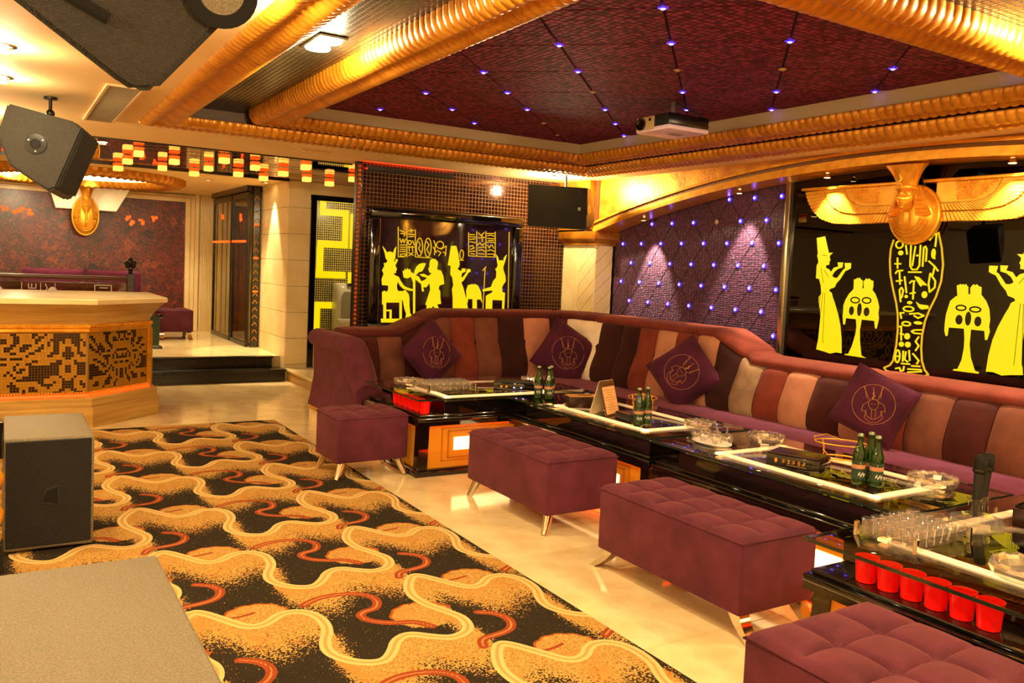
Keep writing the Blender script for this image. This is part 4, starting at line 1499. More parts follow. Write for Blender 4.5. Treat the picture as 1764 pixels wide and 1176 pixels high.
# ------------------------------------------------------------------ bottles
def bottle(loc, label, group, rz=0):
    t = thing('beer_bottle', label, 'bottle', loc, rz, group)
    MB().lathe([(0.0005, 0.004), (0.026, 0.0), (0.030, 0.004), (0.0305, 0.012), (0.0305, 0.135), (0.028, 0.152), (0.018, 0.178), (0.0135, 0.196), (0.012, 0.222), (0.0125, 0.224), (0.0125, 0.230), (0.0005, 0.230)], 24, caps=False).build('glass_body', 'bottle_green', t, smooth=50)
    MB().lathe([(0.0005, 0.241), (0.010, 0.2415), (0.0138, 0.238), (0.0145, 0.229), (0.0125, 0.2285)], 18, caps=False).build('cap', 'foil', t, smooth=40)
    lb = MB().lathe([(0.0309, 0.03), (0.0311, 0.032), (0.0311, 0.112), (0.0309, 0.114)], 24, caps=False).build('label', 'label_paper', t, smooth=50)
    MB().lathe([(0.0313, 0.078), (0.0314, 0.079), (0.0314, 0.096), (0.0313, 0.097)], 24, caps=False).build('label_band', 'label_band', lb, smooth=50)
    wr_ = MB()
    for k in range(7):
        a = -2.6 + k * 0.16
        p = Matrix.Rotation(a, 4, 'Z') @ Vector((0.0315, 0, 0))
        q = Matrix.Rotation(a + 0.07, 4, 'Z') @ Vector((0.0315, 0, 0))
        h = 0.052 + 0.006 * math.sin(k * 2.1)
        wr_.tube([(p.x, p.y, h - 0.006), (p.x, p.y, h + 0.006), (q.x, q.y, h - 0.003 + 0.006 * (k % 2))], 0.0011, 5)
    wr_.build('label_script', 'engraving', lb)
    MB().sphere((-0.0312 * math.cos(0.75), -0.0312 * math.sin(0.75), 0.104), 0.002, 0.002, 0.006, 8, 6).build('label_crest', 'label_band', lb)
    return t
bl = 'green beer bottle '
bottle((3.40, 5.13, GZ), bl + 'on the menu table, left of the trio by the wooden box', 'green beer bottles')
bottle((3.445, 5.065, GZ), bl + 'on the menu table, front one of the trio by the wooden box', 'green beer bottles', 0.3)
bottle((3.50, 5.12, GZ), bl + 'on the menu table, right of the trio by the wooden box', 'green beer bottles', 0.1)
bottle((3.405, 4.0, GZ), bl + 'at the near end of the menu table, left of the pair', 'green beer bottles', 0.1)
bottle((3.485, 4.015, GZ), bl + 'at the near end of the menu table, right of the pair', 'green beer bottles')
bottle((3.465, 2.47, GZ), bl + 'left of the trio beside the lettered black box', 'green beer bottles', 0.1)
bottle((3.50, 2.40, GZ), bl + 'front one of the trio beside the lettered black box', 'green beer bottles')
bottle((3.555, 2.475, GZ), bl + 'rear one of the trio beside the lettered black box', 'green beer bottles', 0.2)

# ------------------------------------------------------------------ ashtrays
def ashtray(loc, r, label):
    prof = [(0.0005, 0.0), (r * 0.78, 0.0), (r * 0.92, 0.010), (r, 0.034), (r * 0.97, 0.046), (r * 0.82, 0.048), (r * 0.74, 0.038), (r * 0.68, 0.016), (0.0005, 0.014)]
    t = thing('crystal_ashtray', label, 'ashtray', loc, random.random(), 'crystal ashtrays')
    MB().lathe(prof, 14, caps=False).build('bowl', 'crystal', t)
    MB().tube([(r * 0.90 * math.cos(2 * PI * k / 56), r * 0.90 * math.sin(2 * PI * k / 56), 0.043 + 0.004 * math.cos(k * PI / 2)) for k in range(56)], 0.0085, 8, True).build('cut_rim', 'crystal', t)
ashtray((2.75, 6.0, GZ), 0.115, 'crystal ashtray on the far table beside the shot glass tray')
ashtray((3.80, 5.85, GZ), 0.085, 'crystal ashtray on the far table behind the beer bottles')
ashtray((3.735, 3.80, GZ), 0.10, 'crystal ashtray at the near end of the menu table')
ashtray((3.81, 3.34, GZ), 0.11, 'crystal ashtray on the third table beside the upturned glasses')
ashtray((3.79, 2.30, GZ), 0.115, 'crystal ashtray on the third table behind the microphones')
ashtray((2.89, 1.40, GZ), 0.12, 'crystal ashtray on the nearest table at the right edge')

# ------------------------------------------------------------------ trays of shot glasses
ORD = ['first', 'second', 'third', 'fourth', 'fifth', 'sixth', 'seventh', 'eighth', 'ninth', 'tenth', 'eleventh', 'twelfth', 'thirteenth', 'fourteenth', 'fifteenth', 'sixteenth']
shot_me = MB().lathe([(0.0005, 0.010), (0.018, 0.010), (0.0205, 0.0), (0.0255, 0.057), (0.0245, 0.0585)], 14, caps=False).mesh('shot_glass', 35)
def shot_tray(c, lx, ly, nx, ny, rz, label, gl):
    t = thing('acrylic_tray', label, 'tray', c, rz)
    MB().rbox(-lx / 2, lx / 2, -ly / 2, ly / 2, 0.006, 0.012, 0.002, 1).build('base', 'clear_glass', t)
    for (x0, x1, y0, y1) in ((-lx / 2, lx / 2, -ly / 2, -ly / 2 + 0.005), (-lx / 2, lx / 2, ly / 2 - 0.005, ly / 2), (-lx / 2, -lx / 2 + 0.005, -ly / 2, ly / 2), (lx / 2 - 0.005, lx / 2, -ly / 2, ly / 2)):
        MB().box(x0, x1, y0, y1, 0.012, 0.05).build('wall', 'clear_glass', t)
    for sx in (-1, 1):
        for sy in (-1, 1):
            MB().rbox(sx * lx / 2 - 0.008, sx * lx / 2 + 0.008, sy * ly / 2 - 0.008, sy * ly / 2 + 0.008, 0.0, 0.056, 0.002, 1).build('corner_post', 'chrome', t)
    R = Matrix.Rotation(rz, 4, 'Z')
    for i in range(nx):
        for j in range(ny):
            p = R @ Vector((-lx / 2 + lx * (i + 0.5) / nx, -ly / 2 + ly * (j + 0.5) / ny, 0.0125))
            o = link('shot_glass', shot_me, 'crystal', None, Vector(c) + p)
            tag(o, gl + ', %s from left, %s row back' % (ORD[i], ORD[j]), 'glass', gl)
shot_tray((2.92, 1.835, GZ), 0.33, 0.24, 6, 4, 0.0, 'clear acrylic tray of shot glasses on the nearest table', 'shot glass in the nearest table tray')
shot_tray((2.93, 5.72, GZ), 0.40, 0.26, 7, 4, 0.0, 'clear acrylic tray of shot glasses on the far table', 'shot glass in the far table tray')

# ------------------------------------------------------------------ upturned wine glasses on a plate
pt = tag(MB().lathe([(0.0005, 0.0), (0.075, 0.0), (0.105, 0.009), (0.107, 0.012), (0.075, 0.006), (0.0005, 0.005)], 28, caps=False, sx=0.8, sy=1.25).build('plate', 'white_plate', None, smooth=40), 'white plate holding upturned wine glasses at the end of the third table', 'plate')
pt.location = (3.47, 3.43, GZ)
wine_me = MB().lathe([(0.028, 0.0), (0.033, 0.02), (0.034, 0.036), (0.026, 0.052), (0.006, 0.060), (0.0045, 0.085), (0.006, 0.092), (0.026, 0.097), (0.026, 0.099), (0.0005, 0.1)], 18, caps=False).mesh('wine_glass', 50)
for k, (dx, dy) in enumerate(((-0.035, 0.08), (0.03, 0.075), (-0.045, 0.005), (0.035, 0.0), (-0.035, -0.075), (0.035, -0.08))):
    o = link('wine_glass', wine_me, 'crystal', None, (3.47 + dx, 3.43 + dy, GZ + 0.0125))
    tag(o, 'small wine glass upturned on the white plate, ' + ['far left', 'far right', 'middle left', 'middle right', 'near left', 'near right'][k], 'wine glass', 'upturned wine glasses on the white plate')

# ------------------------------------------------------------------ boxes, menu, baskets, microphones
t = thing('service_box', 'low black electronic box with blue lights on the far table', 'box', (3.48, 5.60, GZ), -0.55)
MB().rbox(-0.16, 0.16, -0.09, 0.09, 0.0, 0.055, 0.006, 2).build('body', 'black_gloss', t, smooth=40)
MB().rbox(-0.15, 0.15, -0.08, 0.08, 0.055, 0.066, 0.005, 2).build('lid', 'black_matte', t, smooth=40)
for dx in (0.0, 0.055):
    MB().sphere((dx, -0.0905, 0.022), 0.006, 0.003, 0.006, 10, 6).build('indicator', 'violet_led', t)
for dx in (-0.10, -0.06):
    MB().lathe([(0.009, 0), (0.009, 0.006)], 12, T=Matrix.Translation((dx, -0.09, 0.028)) @ Matrix.Rotation(PI / 2, 4, 'X')).build('button', 'gold', t)
t = thing('tissue_box', 'dark wooden tissue box with a gold top on the menu table', 'box', (3.515, 4.72, GZ), -0.30)
MB().rbox(-0.13, 0.13, -0.065, 0.065, 0.0, 0.075, 0.004, 2).build('body', 'wood_dark', t, smooth=40)
MB().rbox(-0.125, 0.125, -0.06, 0.06, 0.075, 0.081, 0.002, 1).build('lid', 'wood_gold', t)
MB().rbox(-0.05, 0.05, -0.008, 0.008, 0.0805, 0.083, 0.001, 1).build('slot', 'black_matte', t)
t = thing('menu_stand', 'open drinks menu standing upright on the menu table', 'menu', (3.47, 4.42, GZ), 0.35)
R1 = Matrix.Rotation(0.30, 4, 'X')
R2 = Matrix.Rotation(-0.30, 4, 'X')
ap = Matrix.Translation((0, 0.055, 0.0))
MB().rbox(-0.085, 0.085, -0.002, 0.002, 0.0, 0.235, 0.001, 1, Matrix.Translation((0, -0.065, 0)) @ Matrix.Rotation(-0.28, 4, 'X')).build('front_board', 'wood_brown', t)
MB().rbox(-0.076, 0.076, -0.0035, -0.0022, 0.012, 0.195, 0.0004, 1, Matrix.Translation((0, -0.065, 0)) @ Matrix.Rotation(-0.28, 4, 'X')).build('menu_page', 'menu_page', t)
MB().rbox(-0.085, 0.085, -0.002, 0.002, 0.0, 0.237, 0.001, 1, Matrix.Translation((0, 0.07, 0)) @ Matrix.Rotation(0.28, 4, 'X')).build('back_board', 'menu_cover', t)
mp_ = MB()
for k in range(9):
    w = 0.05 + 0.02 * math.sin(k * 1.7)
    mp_.box(-w, w, -0.0042, -0.0036, 0.04 + k * 0.016, 0.044 + k * 0.016, Matrix.Translation((0, -0.065, 0)) @ Matrix.Rotation(-0.28, 4, 'X'))
mp_.build('printed_lines', 'wood_gold', t)
t = thing('leather_box', 'low black leather coaster box beside the open menu', 'box', (3.52, 4.22, GZ), -0.1)
MB().rbox(-0.06, 0.06, -0.09, 0.09, 0, 0.035, 0.006, 2).build('body', 'black_matte', t, smooth=40)
MB().rbox(-0.055, 0.055, -0.085, 0.085, 0.035, 0.043, 0.004, 2).build('lid', 'wood_dark', t, smooth=40)
# lettered black box
t = thing('lettered_box', 'long black box with five small gold characters on its side', 'box', (3.48, 2.83, GZ), -1.22)
MB().rbox(-0.135, 0.135, -0.085, 0.085, 0, 0.062, 0.004, 2).build('body', 'black_gloss', t, smooth=40)
MB().rbox(-0.13, 0.13, -0.08, 0.08, 0.062, 0.072, 0.004, 2).build('lid', 'wood_dark', t, smooth=40)
tx = MB()
for k in range(5):
    x = -0.045 + k * 0.026
    for (a, b, c_, d_) in ((-0.007, 0.008, 0.007, 0.008), (0, 0.011, 0, -0.009), (-0.008, 0.0, 0.008, 0.0), (-0.007, -0.009, 0.007, -0.008) if k % 2 else (-0.006, -0.002, -0.009, -0.010)):
        tx.tube([(x + a, -0.0855, 0.034 + b), (x + c_, -0.0855, 0.034 + d_)], 0.0012, 5)
tx.tube([(-0.03, -0.0855, 0.017), (0.07, -0.0855, 0.017)], 0.0008, 5)
tx.sphere((-0.085, -0.0852, 0.034), 0.008, 0.001, 0.012, 10, 6)
tx.build('gold_characters', 'wood_gold', t)
t = thing('storage_box', 'dark brown lacquer box on the nearest table behind the microphones', 'box', (3.68, 1.70, GZ), 0.12)
MB().rbox(-0.17, 0.17, -0.10, 0.10, 0, 0.07, 0.004, 2).build('body', 'wood_dark', t, smooth=40)
MB().rbox(-0.165, 0.165, -0.095, 0.095, 0.07, 0.082, 0.004, 2).build('lid', 'black_gloss', t, smooth=40)
def basket(loc, rz, label):
    t = thing('wire_basket', label, 'basket', loc, rz)
    for (rx, ry, z, nm) in ((0.135, 0.10, 0.085, 'top_ring'), (0.09, 0.065, 0.004, 'base_ring')):
        MB().tube([(rx * math.cos(a), ry * math.sin(a), z) for a in [2 * PI * k / 36 for k in range(36)]], 0.0038, 6, True).build(nm, 'gold', t, smooth=60)
    for k in range(4):
        a = PI / 4 + k * PI / 2
        MB().tube([(0.135 * math.cos(a), 0.10 * math.sin(a), 0.085), (0.12 * math.cos(a), 0.088 * math.sin(a), 0.045), (0.128 * math.cos(a), 0.094 * math.sin(a), 0.025), (0.09 * math.cos(a), 0.065 * math.sin(a), 0.004)], 0.0032, 6).build('curled_leg', 'gold', t, smooth=60)
    MB().tube([(-0.135, 0, 0.085), (-0.14, 0, 0.105), (-0.08, 0, 0.125), (0, 0, 0.10)], 0.003, 6).build('handle', 'gold', t, smooth=60)
basket((3.86, 4.50, GZ), 0.9, 'gold wire basket on the menu table behind the two bottles')
basket((3.88, 2.88, GZ), -0.9, 'gold wire basket behind the lettered black box')
# microphone holder
t = thing('microphone_holder', 'clear acrylic microphone holder on the nearest table', 'holder', (3.385, 1.855, GZ), 0.2)
MB().lathe([(0.0005, 0.0), (0.105, 0.0), (0.10, 0.018), (0.06, 0.032), (0.0005, 0.034)], 8, caps=False).build('foot', 'crystal', t)
for dx in (-0.034, 0.034):
    MB().lathe([(0.026, 0.034), (0.026, 0.095), (0.034, 0.102), (0.034, 0.106), (0.023, 0.100), (0.023, 0.036)], 18, (dx, 0, 0), caps=False).build('sleeve', 'clear_glass', t, smooth=40)
def microphone(loc, tilt, label):
    t = thing('microphone', label, 'microphone', loc, 0, 'microphones in the acrylic holder')
    t.rotation_euler = tilt
    MB().lathe([(0.0005, 0.0), (0.014, 0.0), (0.0155, 0.004), (0.0175, 0.12), (0.020, 0.17), (0.0005, 0.172)], 18, caps=False).build('body', 'black_matte', t, smooth=40)
    MB().lathe([(0.020, 0.170), (0.0255, 0.174), (0.0265, 0.182), (0.024, 0.186)], 18, caps=False).build('collar', 'dark_metal', t, smooth=40)
    MB().lathe([(0.024, 0.184), (0.026, 0.205), (0.0255, 0.225), (0.020, 0.240), (0.008, 0.246), (0.0005, 0.247)], 18, caps=False).build('grille', 'microphone_mesh', t, smooth=60)
microphone((3.352, 1.848, GZ + 0.036), (0.02, 0.03, 0), 'black microphone in the clear holder, left one')
microphone((3.418, 1.862, GZ + 0.036), (0.02, 0.09, 0), 'black microphone in the clear holder, right one')
ART_PANEL_POLYS = [[[4.534,1.856],[4.458,1.869],[4.412,1.738],[4.373,1.739],[4.4,1.716],[4.401,1.698],[4.392,1.682],[4.401,1.668],[4.401,1.644],[4.429,1.639],[4.431,1.619],[4.4,1.608],[4.379,1.586],[4.353,1.621],[4.312,1.632],[4.322,1.663],[4.273,1.664],[4.277,1.624],[4.316,1.613],[4.345,1.591],[4.36,1.569],[4.366,1.555],[4.342,1.542],[4.315,1.543],[4.263,1.611],[4.248,1.618],[4.257,1.66],[4.2,1.661],[4.2,1.619],[4.232,1.603],[4.247,1.598],[4.288,1.535],[4.322,1.498],[4.336,1.467],[4.377,1.453],[4.387,1.438],[4.359,1.421],[4.349,1.39],[4.326,1.346],[4.288,1.259],[4.26,1.172],[4.241,1.067],[4.232,0.956],[4.28,0.958],[4.337,0.943],[4.391,0.953],[4.469,0.963],[4.456,1.047],[4.45,1.175],[4.455,1.275],[4.474,1.338],[4.477,1.383],[4.455,1.416],[4.465,1.475],[4.486,1.529],[4.516,1.532],[4.517,1.637],[4.502,1.66],[4.51,1.692],[4.519,1.715],[4.513,1.729]],[[4.16,1.469],[4.163,1.535],[4.14,1.54],[4.136,1.549],[4.125,1.541],[4.114,1.55],[4.105,1.537],[4.087,1.529],[4.084,1.49],[4.09,1.468],[4.07,1.473],[4.077,1.525],[4.065,1.534],[4.056,1.547],[4.046,1.536],[4.032,1.548],[4.021,1.537],[3.995,1.528],[3.993,1.485],[3.999,1.463],[3.97,1.43],[3.947,1.385],[3.931,1.335],[3.935,1.292],[3.927,1.25],[3.932,1.215],[3.94,1.174],[3.951,1.173],[3.962,1.23],[4.073,1.232],[4.083,1.151],[4.076,1.065],[4.055,0.958],[4.014,0.943],[4.201,0.947],[4.201,0.954],[4.169,0.959],[4.14,1.024],[4.117,1.114],[4.112,1.175],[4.121,1.231],[4.213,1.233],[4.219,1.184],[4.231,1.182],[4.242,1.245],[4.24,1.289],[4.241,1.333],[4.224,1.379],[4.197,1.424],[4.164,1.456]],[[3.334,1.448],[3.344,1.521],[3.328,1.526],[3.32,1.532],[3.311,1.524],[3.299,1.532],[3.29,1.523],[3.281,1.533],[3.273,1.52],[3.265,1.516],[3.261,1.464],[3.245,1.465],[3.248,1.509],[3.233,1.529],[3.225,1.534],[3.221,1.524],[3.205,1.534],[3.196,1.523],[3.174,1.516],[3.172,1.464],[3.167,1.46],[3.137,1.426],[3.111,1.373],[3.1,1.302],[3.104,1.255],[3.096,1.224],[3.109,1.167],[3.121,1.164],[3.131,1.225],[3.224,1.227],[3.226,1.124],[3.211,1.037],[3.176,0.952],[3.146,0.944],[3.151,0.935],[3.328,0.935],[3.32,0.946],[3.295,0.949],[3.271,1.014],[3.261,1.096],[3.262,1.161],[3.271,1.229],[3.381,1.228],[3.385,1.17],[3.397,1.166],[3.409,1.205],[3.409,1.263],[3.405,1.321],[3.382,1.413],[3.343,1.448]],[[3.666,1.576],[3.626,1.568],[3.558,1.511],[3.602,1.514],[3.606,1.5],[3.621,1.513]],[[3.637,1.393],[3.611,1.376],[3.542,1.371],[3.54,1.348],[3.578,1.341],[3.593,1.34],[3.614,1.353]]]
ART_PANEL_DARK_RINGS = [[4.138,1.377,0.038,0.021],[4.038,1.38,0.037,0.021],[3.301,1.369,0.034,0.017],[3.202,1.364,0.037,0.017]]
ART_PANEL_DARK_BLOBS = [[4.164,1.294,0.022,0.035],[4.095,1.307,0.02,0.05],[4.032,1.294,0.025,0.034],[3.309,1.287,0.025,0.034],[3.246,1.299,0.021,0.048],[3.178,1.285,0.024,0.034]]
ART_MUMMY = [[3.85,1.835],[3.868,1.769],[3.869,1.684],[3.856,1.58],[3.827,1.477],[3.793,1.375],[3.774,1.291],[3.765,1.179],[3.768,1.065],[3.785,0.949],[3.809,0.913],[3.855,0.889],[3.835,0.869],[3.752,0.859],[3.62,0.857],[3.532,0.869],[3.504,0.883],[3.535,0.914],[3.56,0.975],[3.572,1.066],[3.572,1.158],[3.558,1.26],[3.53,1.344],[3.489,1.437],[3.46,1.546],[3.455,1.663],[3.474,1.779],[3.506,1.887]]
ART_PANEL_STROKES = [[[3.808,1.704],[3.802,1.629]],[[3.826,1.661],[3.779,1.662]],[[3.749,1.797],[3.734,1.732]],[[3.708,1.797],[3.704,1.649],[3.685,1.622],[3.65,1.623],[3.632,1.651],[3.634,1.797]],[[3.713,1.603],[3.614,1.605]],[[3.673,1.788],[3.687,1.65]],[[3.607,1.647],[3.608,1.779],[3.596,1.788],[3.585,1.77],[3.584,1.683]],[[3.538,1.756],[3.52,1.702]],[[3.568,1.833],[3.542,1.869],[3.519,1.878],[3.522,1.788]],[[3.562,1.684],[3.516,1.648],[3.525,1.589]],[[3.516,1.648],[3.489,1.617]],[[3.545,1.598],[3.503,1.545],[3.504,1.5],[3.54,1.466],[3.552,1.525],[3.545,1.598]],[[3.815,1.591],[3.801,1.61],[3.76,1.614]],[[3.785,1.61],[3.773,1.512]],[[3.805,1.534],[3.759,1.541]],[[3.758,1.386],[3.774,1.47],[3.76,1.489],[3.744,1.471],[3.75,1.424],[3.764,1.405]],[[3.741,1.569],[3.717,1.454]],[[3.697,1.524],[3.683,1.539],[3.658,1.54]],[[3.665,1.539],[3.663,1.41]],[[3.688,1.45],[3.649,1.457]],[[3.756,1.306],[3.743,1.265]],[[3.756,1.302],[3.726,1.308]],[[3.68,1.302],[3.615,1.311],[3.57,1.296],[3.613,1.276],[3.644,1.291]],[[3.582,1.194],[3.636,1.188],[3.655,1.177],[3.634,1.166],[3.584,1.166]],[[3.753,1.203],[3.739,1.209],[3.732,1.106]],[[3.744,1.152],[3.718,1.15]],[[3.597,1.142],[3.619,1.108],[3.592,1.078],[3.614,1.043]],[[3.767,0.985],[3.734,0.988]],[[3.709,1.029],[3.708,0.954]],[[3.688,1.026],[3.694,0.969],[3.668,0.954]],[[3.664,1.038],[3.653,0.965]],[[3.717,0.937],[3.651,0.94]],[[3.632,1.018],[3.584,0.973],[3.597,0.948]],[[3.635,0.929],[3.571,0.933]],[[3.76,0.895],[3.73,0.904],[3.718,0.882],[3.698,0.889],[3.695,0.918]],[[3.664,0.903],[3.564,0.91],[3.558,0.897],[3.662,0.88]]]
ART_PANEL_RINGS = [[3.8,1.802,0.028,0.026],[3.692,1.337,0.04,0.017],[3.701,1.229,0.032,0.014],[3.752,0.986,0.018,0.045]]
ART_PANEL_BLOBS = [[3.785,1.741,0.02,0.018],[3.653,1.724,0.009,0.008],[3.717,1.426,0.013,0.012],[3.577,1.446,0.021,0.025],[3.686,1.383,0.02,0.012],[3.61,1.242,0.033,0.012],[3.687,1.139,0.022,0.023],[3.728,1.077,0.02,0.019],[3.677,1.079,0.022,0.021],[3.532,1.738,0.016,0.036]]
ART_PIC_POLYS = [[[3.206,1.67],[3.227,1.648],[3.245,1.626],[3.253,1.611],[3.286,1.622],[3.32,1.61],[3.331,1.646],[3.351,1.674],[3.346,1.6],[3.343,1.561],[3.332,1.529],[3.345,1.518],[3.348,1.542],[3.364,1.554],[3.373,1.539],[3.358,1.507],[3.346,1.487],[3.362,1.46],[3.366,1.445],[3.355,1.433],[3.357,1.414],[3.328,1.405],[3.349,1.39],[3.388,1.376],[3.41,1.337],[3.446,1.291],[3.481,1.273],[3.551,1.255],[3.551,1.239],[3.508,1.242],[3.439,1.26],[3.404,1.29],[3.381,1.329],[3.37,1.289],[3.376,1.25],[3.393,1.235],[3.44,1.236],[3.465,1.249],[3.479,1.229],[3.501,1.206],[3.511,1.167],[3.514,1.096],[3.525,1.017],[3.552,0.989],[3.601,0.978],[3.601,0.966],[3.476,0.965],[3.483,1.009],[3.464,1.056],[3.449,1.111],[3.443,1.142],[3.267,1.135],[3.264,1.1],[3.222,1.099],[3.218,1.223],[3.238,1.235],[3.272,1.225],[3.283,1.256],[3.278,1.287],[3.215,1.289],[3.209,1.347],[3.228,1.401],[3.21,1.432],[3.233,1.479],[3.224,1.502],[3.253,1.51],[3.265,1.526],[3.243,1.556],[3.233,1.602]],[[3.215,0.96],[3.632,0.962],[3.628,0.938],[3.615,0.938],[3.609,0.882],[3.222,0.882]],[[3.428,1.432],[3.445,1.44],[3.453,1.46],[3.466,1.445],[3.478,1.465],[3.491,1.45],[3.508,1.458],[3.518,1.427],[3.553,1.413],[3.556,1.436],[3.576,1.484],[3.61,1.513],[3.644,1.523],[3.679,1.52],[3.659,1.472],[3.639,1.439],[3.604,1.43],[3.571,1.397],[3.606,1.383],[3.643,1.328],[3.644,1.305],[3.568,1.358],[3.58,1.002],[3.559,1.001],[3.546,1.326],[3.52,1.38],[3.482,1.363],[3.443,1.37]],[[3.719,1.522],[3.726,1.554],[3.747,1.571],[3.783,1.568],[3.811,1.541],[3.812,1.509],[3.804,1.481],[3.81,1.461],[3.85,1.455],[3.879,1.4],[3.892,1.319],[3.839,1.302],[3.831,1.269],[3.85,1.246],[3.855,1.173],[3.866,1.117],[3.82,1.108],[3.839,1.076],[3.865,1.053],[3.822,1.02],[3.795,1.06],[3.785,1.092],[3.768,1.084],[3.757,1.011],[3.76,0.947],[3.696,0.898],[3.678,0.9],[3.716,0.931],[3.7,1.011],[3.705,1.099],[3.69,1.106],[3.711,1.171],[3.738,1.259],[3.727,1.323],[3.689,1.278],[3.658,1.281],[3.669,1.238],[3.647,1.237],[3.635,1.312],[3.608,1.343],[3.643,1.34],[3.686,1.361],[3.694,1.378],[3.641,1.388],[3.614,1.407],[3.657,1.416],[3.711,1.394],[3.749,1.423],[3.722,1.43],[3.715,1.45],[3.708,1.47],[3.72,1.486]],[[3.235,1.101],[3.264,1.102],[3.269,0.961],[3.24,0.961]],[[3.262,1.135],[3.431,1.138],[3.431,1.122],[3.263,1.119]],[[3.406,1.122],[3.431,1.122],[3.437,0.963],[3.412,0.962]],[[3.266,1.049],[3.324,1.05],[3.325,1.035],[3.266,1.034]],[[3.304,1.034],[3.325,1.035],[3.327,0.962],[3.306,0.962]],[[3.956,1.711],[4.014,1.714],[4.042,1.63],[4.051,1.574],[4.055,1.561],[4.061,1.527],[4.051,1.492],[4.034,1.483],[4.069,1.458],[4.093,1.468],[4.087,1.485],[4.131,1.486],[4.133,1.452],[4.094,1.437],[4.086,1.398],[4.101,1.39],[4.143,1.444],[4.151,1.483],[4.191,1.48],[4.192,1.454],[4.168,1.444],[4.117,1.364],[4.089,1.338],[4.112,1.295],[4.133,1.234],[4.156,1.165],[4.178,1.074],[4.193,0.999],[4.006,0.998],[3.998,1.18],[3.985,1.266],[3.998,1.309],[3.984,1.386],[3.959,1.42],[3.96,1.506],[3.926,1.513],[3.937,1.582]],[[4.162,1.13],[4.151,1.261],[4.169,1.314],[4.208,1.325],[4.258,1.327],[4.288,1.313],[4.327,1.248],[4.345,1.133],[4.325,1.168],[4.28,1.167],[4.288,1.0],[4.238,1.0],[4.23,1.171],[4.175,1.17],[4.172,1.131]],[[4.491,1.649],[4.518,1.616],[4.53,1.581],[4.555,1.591],[4.582,1.583],[4.59,1.619],[4.622,1.652],[4.603,1.575],[4.585,1.521],[4.586,1.495],[4.616,1.424],[4.622,1.362],[4.609,1.352],[4.58,1.307],[4.586,1.254],[4.619,1.245],[4.619,1.147],[4.616,1.003],[4.595,1.003],[4.592,1.164],[4.468,1.166],[4.471,1.002],[4.394,1.001],[4.389,1.205],[4.414,1.223],[4.464,1.246],[4.463,1.268],[4.352,1.253],[4.341,1.274],[4.446,1.304],[4.469,1.366],[4.503,1.403],[4.505,1.465],[4.488,1.495],[4.508,1.509],[4.517,1.536],[4.508,1.567]]]
ART_PIC_LINES = [[[4.358,1.001],[4.365,1.504]],[[4.336,1.472],[4.375,1.513]],[[4.054,1.568],[4.106,1.57]],[[4.641,1.889],[4.667,1.084]],[[3.365,1.865],[3.376,1.572]],[[3.458,1.871],[3.469,1.576]],[[3.55,1.849],[3.561,1.58]],[[3.376,1.572],[3.437,1.575]],[[3.561,1.58],[3.735,1.577]],[[4.152,1.858],[4.163,1.618]],[[4.247,1.875],[4.259,1.617]],[[4.357,1.882],[4.37,1.616]],[[4.469,1.883],[4.482,1.619]],[[4.163,1.618],[4.482,1.619]],[[4.362,1.769],[4.474,1.769]]]
ART_PIC_GLYPHS = [[[3.383,1.834],[3.41,1.825],[3.449,1.817]],[[3.394,1.803],[3.44,1.805],[3.43,1.778]],[[3.386,1.754],[3.403,1.712],[3.419,1.751],[3.432,1.714],[3.448,1.752]],[[3.392,1.69],[3.45,1.693]],[[3.393,1.669],[3.451,1.67]],[[3.394,1.648],[3.452,1.648]],[[3.391,1.626],[3.453,1.629]],[[3.399,1.6],[3.454,1.606],[3.455,1.584],[3.4,1.578],[3.399,1.6]],[[3.474,1.834],[3.533,1.843]],[[3.503,1.857],[3.51,1.82]],[[3.476,1.802],[3.54,1.8]],[[3.482,1.776],[3.535,1.782]],[[3.478,1.738],[3.502,1.739],[3.514,1.718],[3.497,1.696],[3.479,1.706],[3.478,1.738]],[[3.525,1.74],[3.544,1.698]],[[3.478,1.673],[3.545,1.677]],[[3.486,1.684],[3.494,1.636]],[[3.521,1.686],[3.529,1.638]],[[3.483,1.62],[3.537,1.595]],[[3.535,1.628],[3.49,1.588]],[[3.591,1.733],[3.61,1.702],[3.593,1.668],[3.619,1.626]],[[3.68,1.738],[3.706,1.707],[3.683,1.662],[3.709,1.62]],[[3.758,1.753],[3.778,1.71],[3.77,1.611]],[[3.755,1.687],[3.793,1.634]],[[3.799,1.657],[3.842,1.637],[3.819,1.603]],[[3.841,1.67],[3.901,1.706],[3.893,1.606]],[[3.867,1.643],[3.904,1.629]],[[4.165,1.837],[4.223,1.84]],[[4.167,1.815],[4.237,1.815]],[[4.168,1.787],[4.231,1.796]],[[4.175,1.765],[4.24,1.757]],[[4.171,1.714],[4.203,1.727],[4.223,1.7],[4.179,1.686]],[[4.173,1.664],[4.237,1.672]],[[4.187,1.642],[4.232,1.638]],[[4.267,1.86],[4.301,1.834],[4.338,1.87]],[[4.27,1.809],[4.347,1.819]],[[4.313,1.84],[4.319,1.772]],[[4.266,1.736],[4.291,1.76],[4.319,1.733],[4.35,1.757]],[[4.274,1.708],[4.352,1.718]],[[4.276,1.68],[4.321,1.688],[4.354,1.672]],[[4.277,1.646],[4.355,1.644]],[[4.371,1.86],[4.456,1.865]],[[4.379,1.838],[4.418,1.846],[4.458,1.837]],[[4.38,1.81],[4.459,1.809]],[[4.388,1.788],[4.454,1.789]],[[4.383,1.742],[4.405,1.709],[4.423,1.744]],[[4.436,1.745],[4.457,1.712]],[[4.386,1.68],[4.425,1.693],[4.466,1.678]],[[4.388,1.646],[4.467,1.649],[4.468,1.63]]]
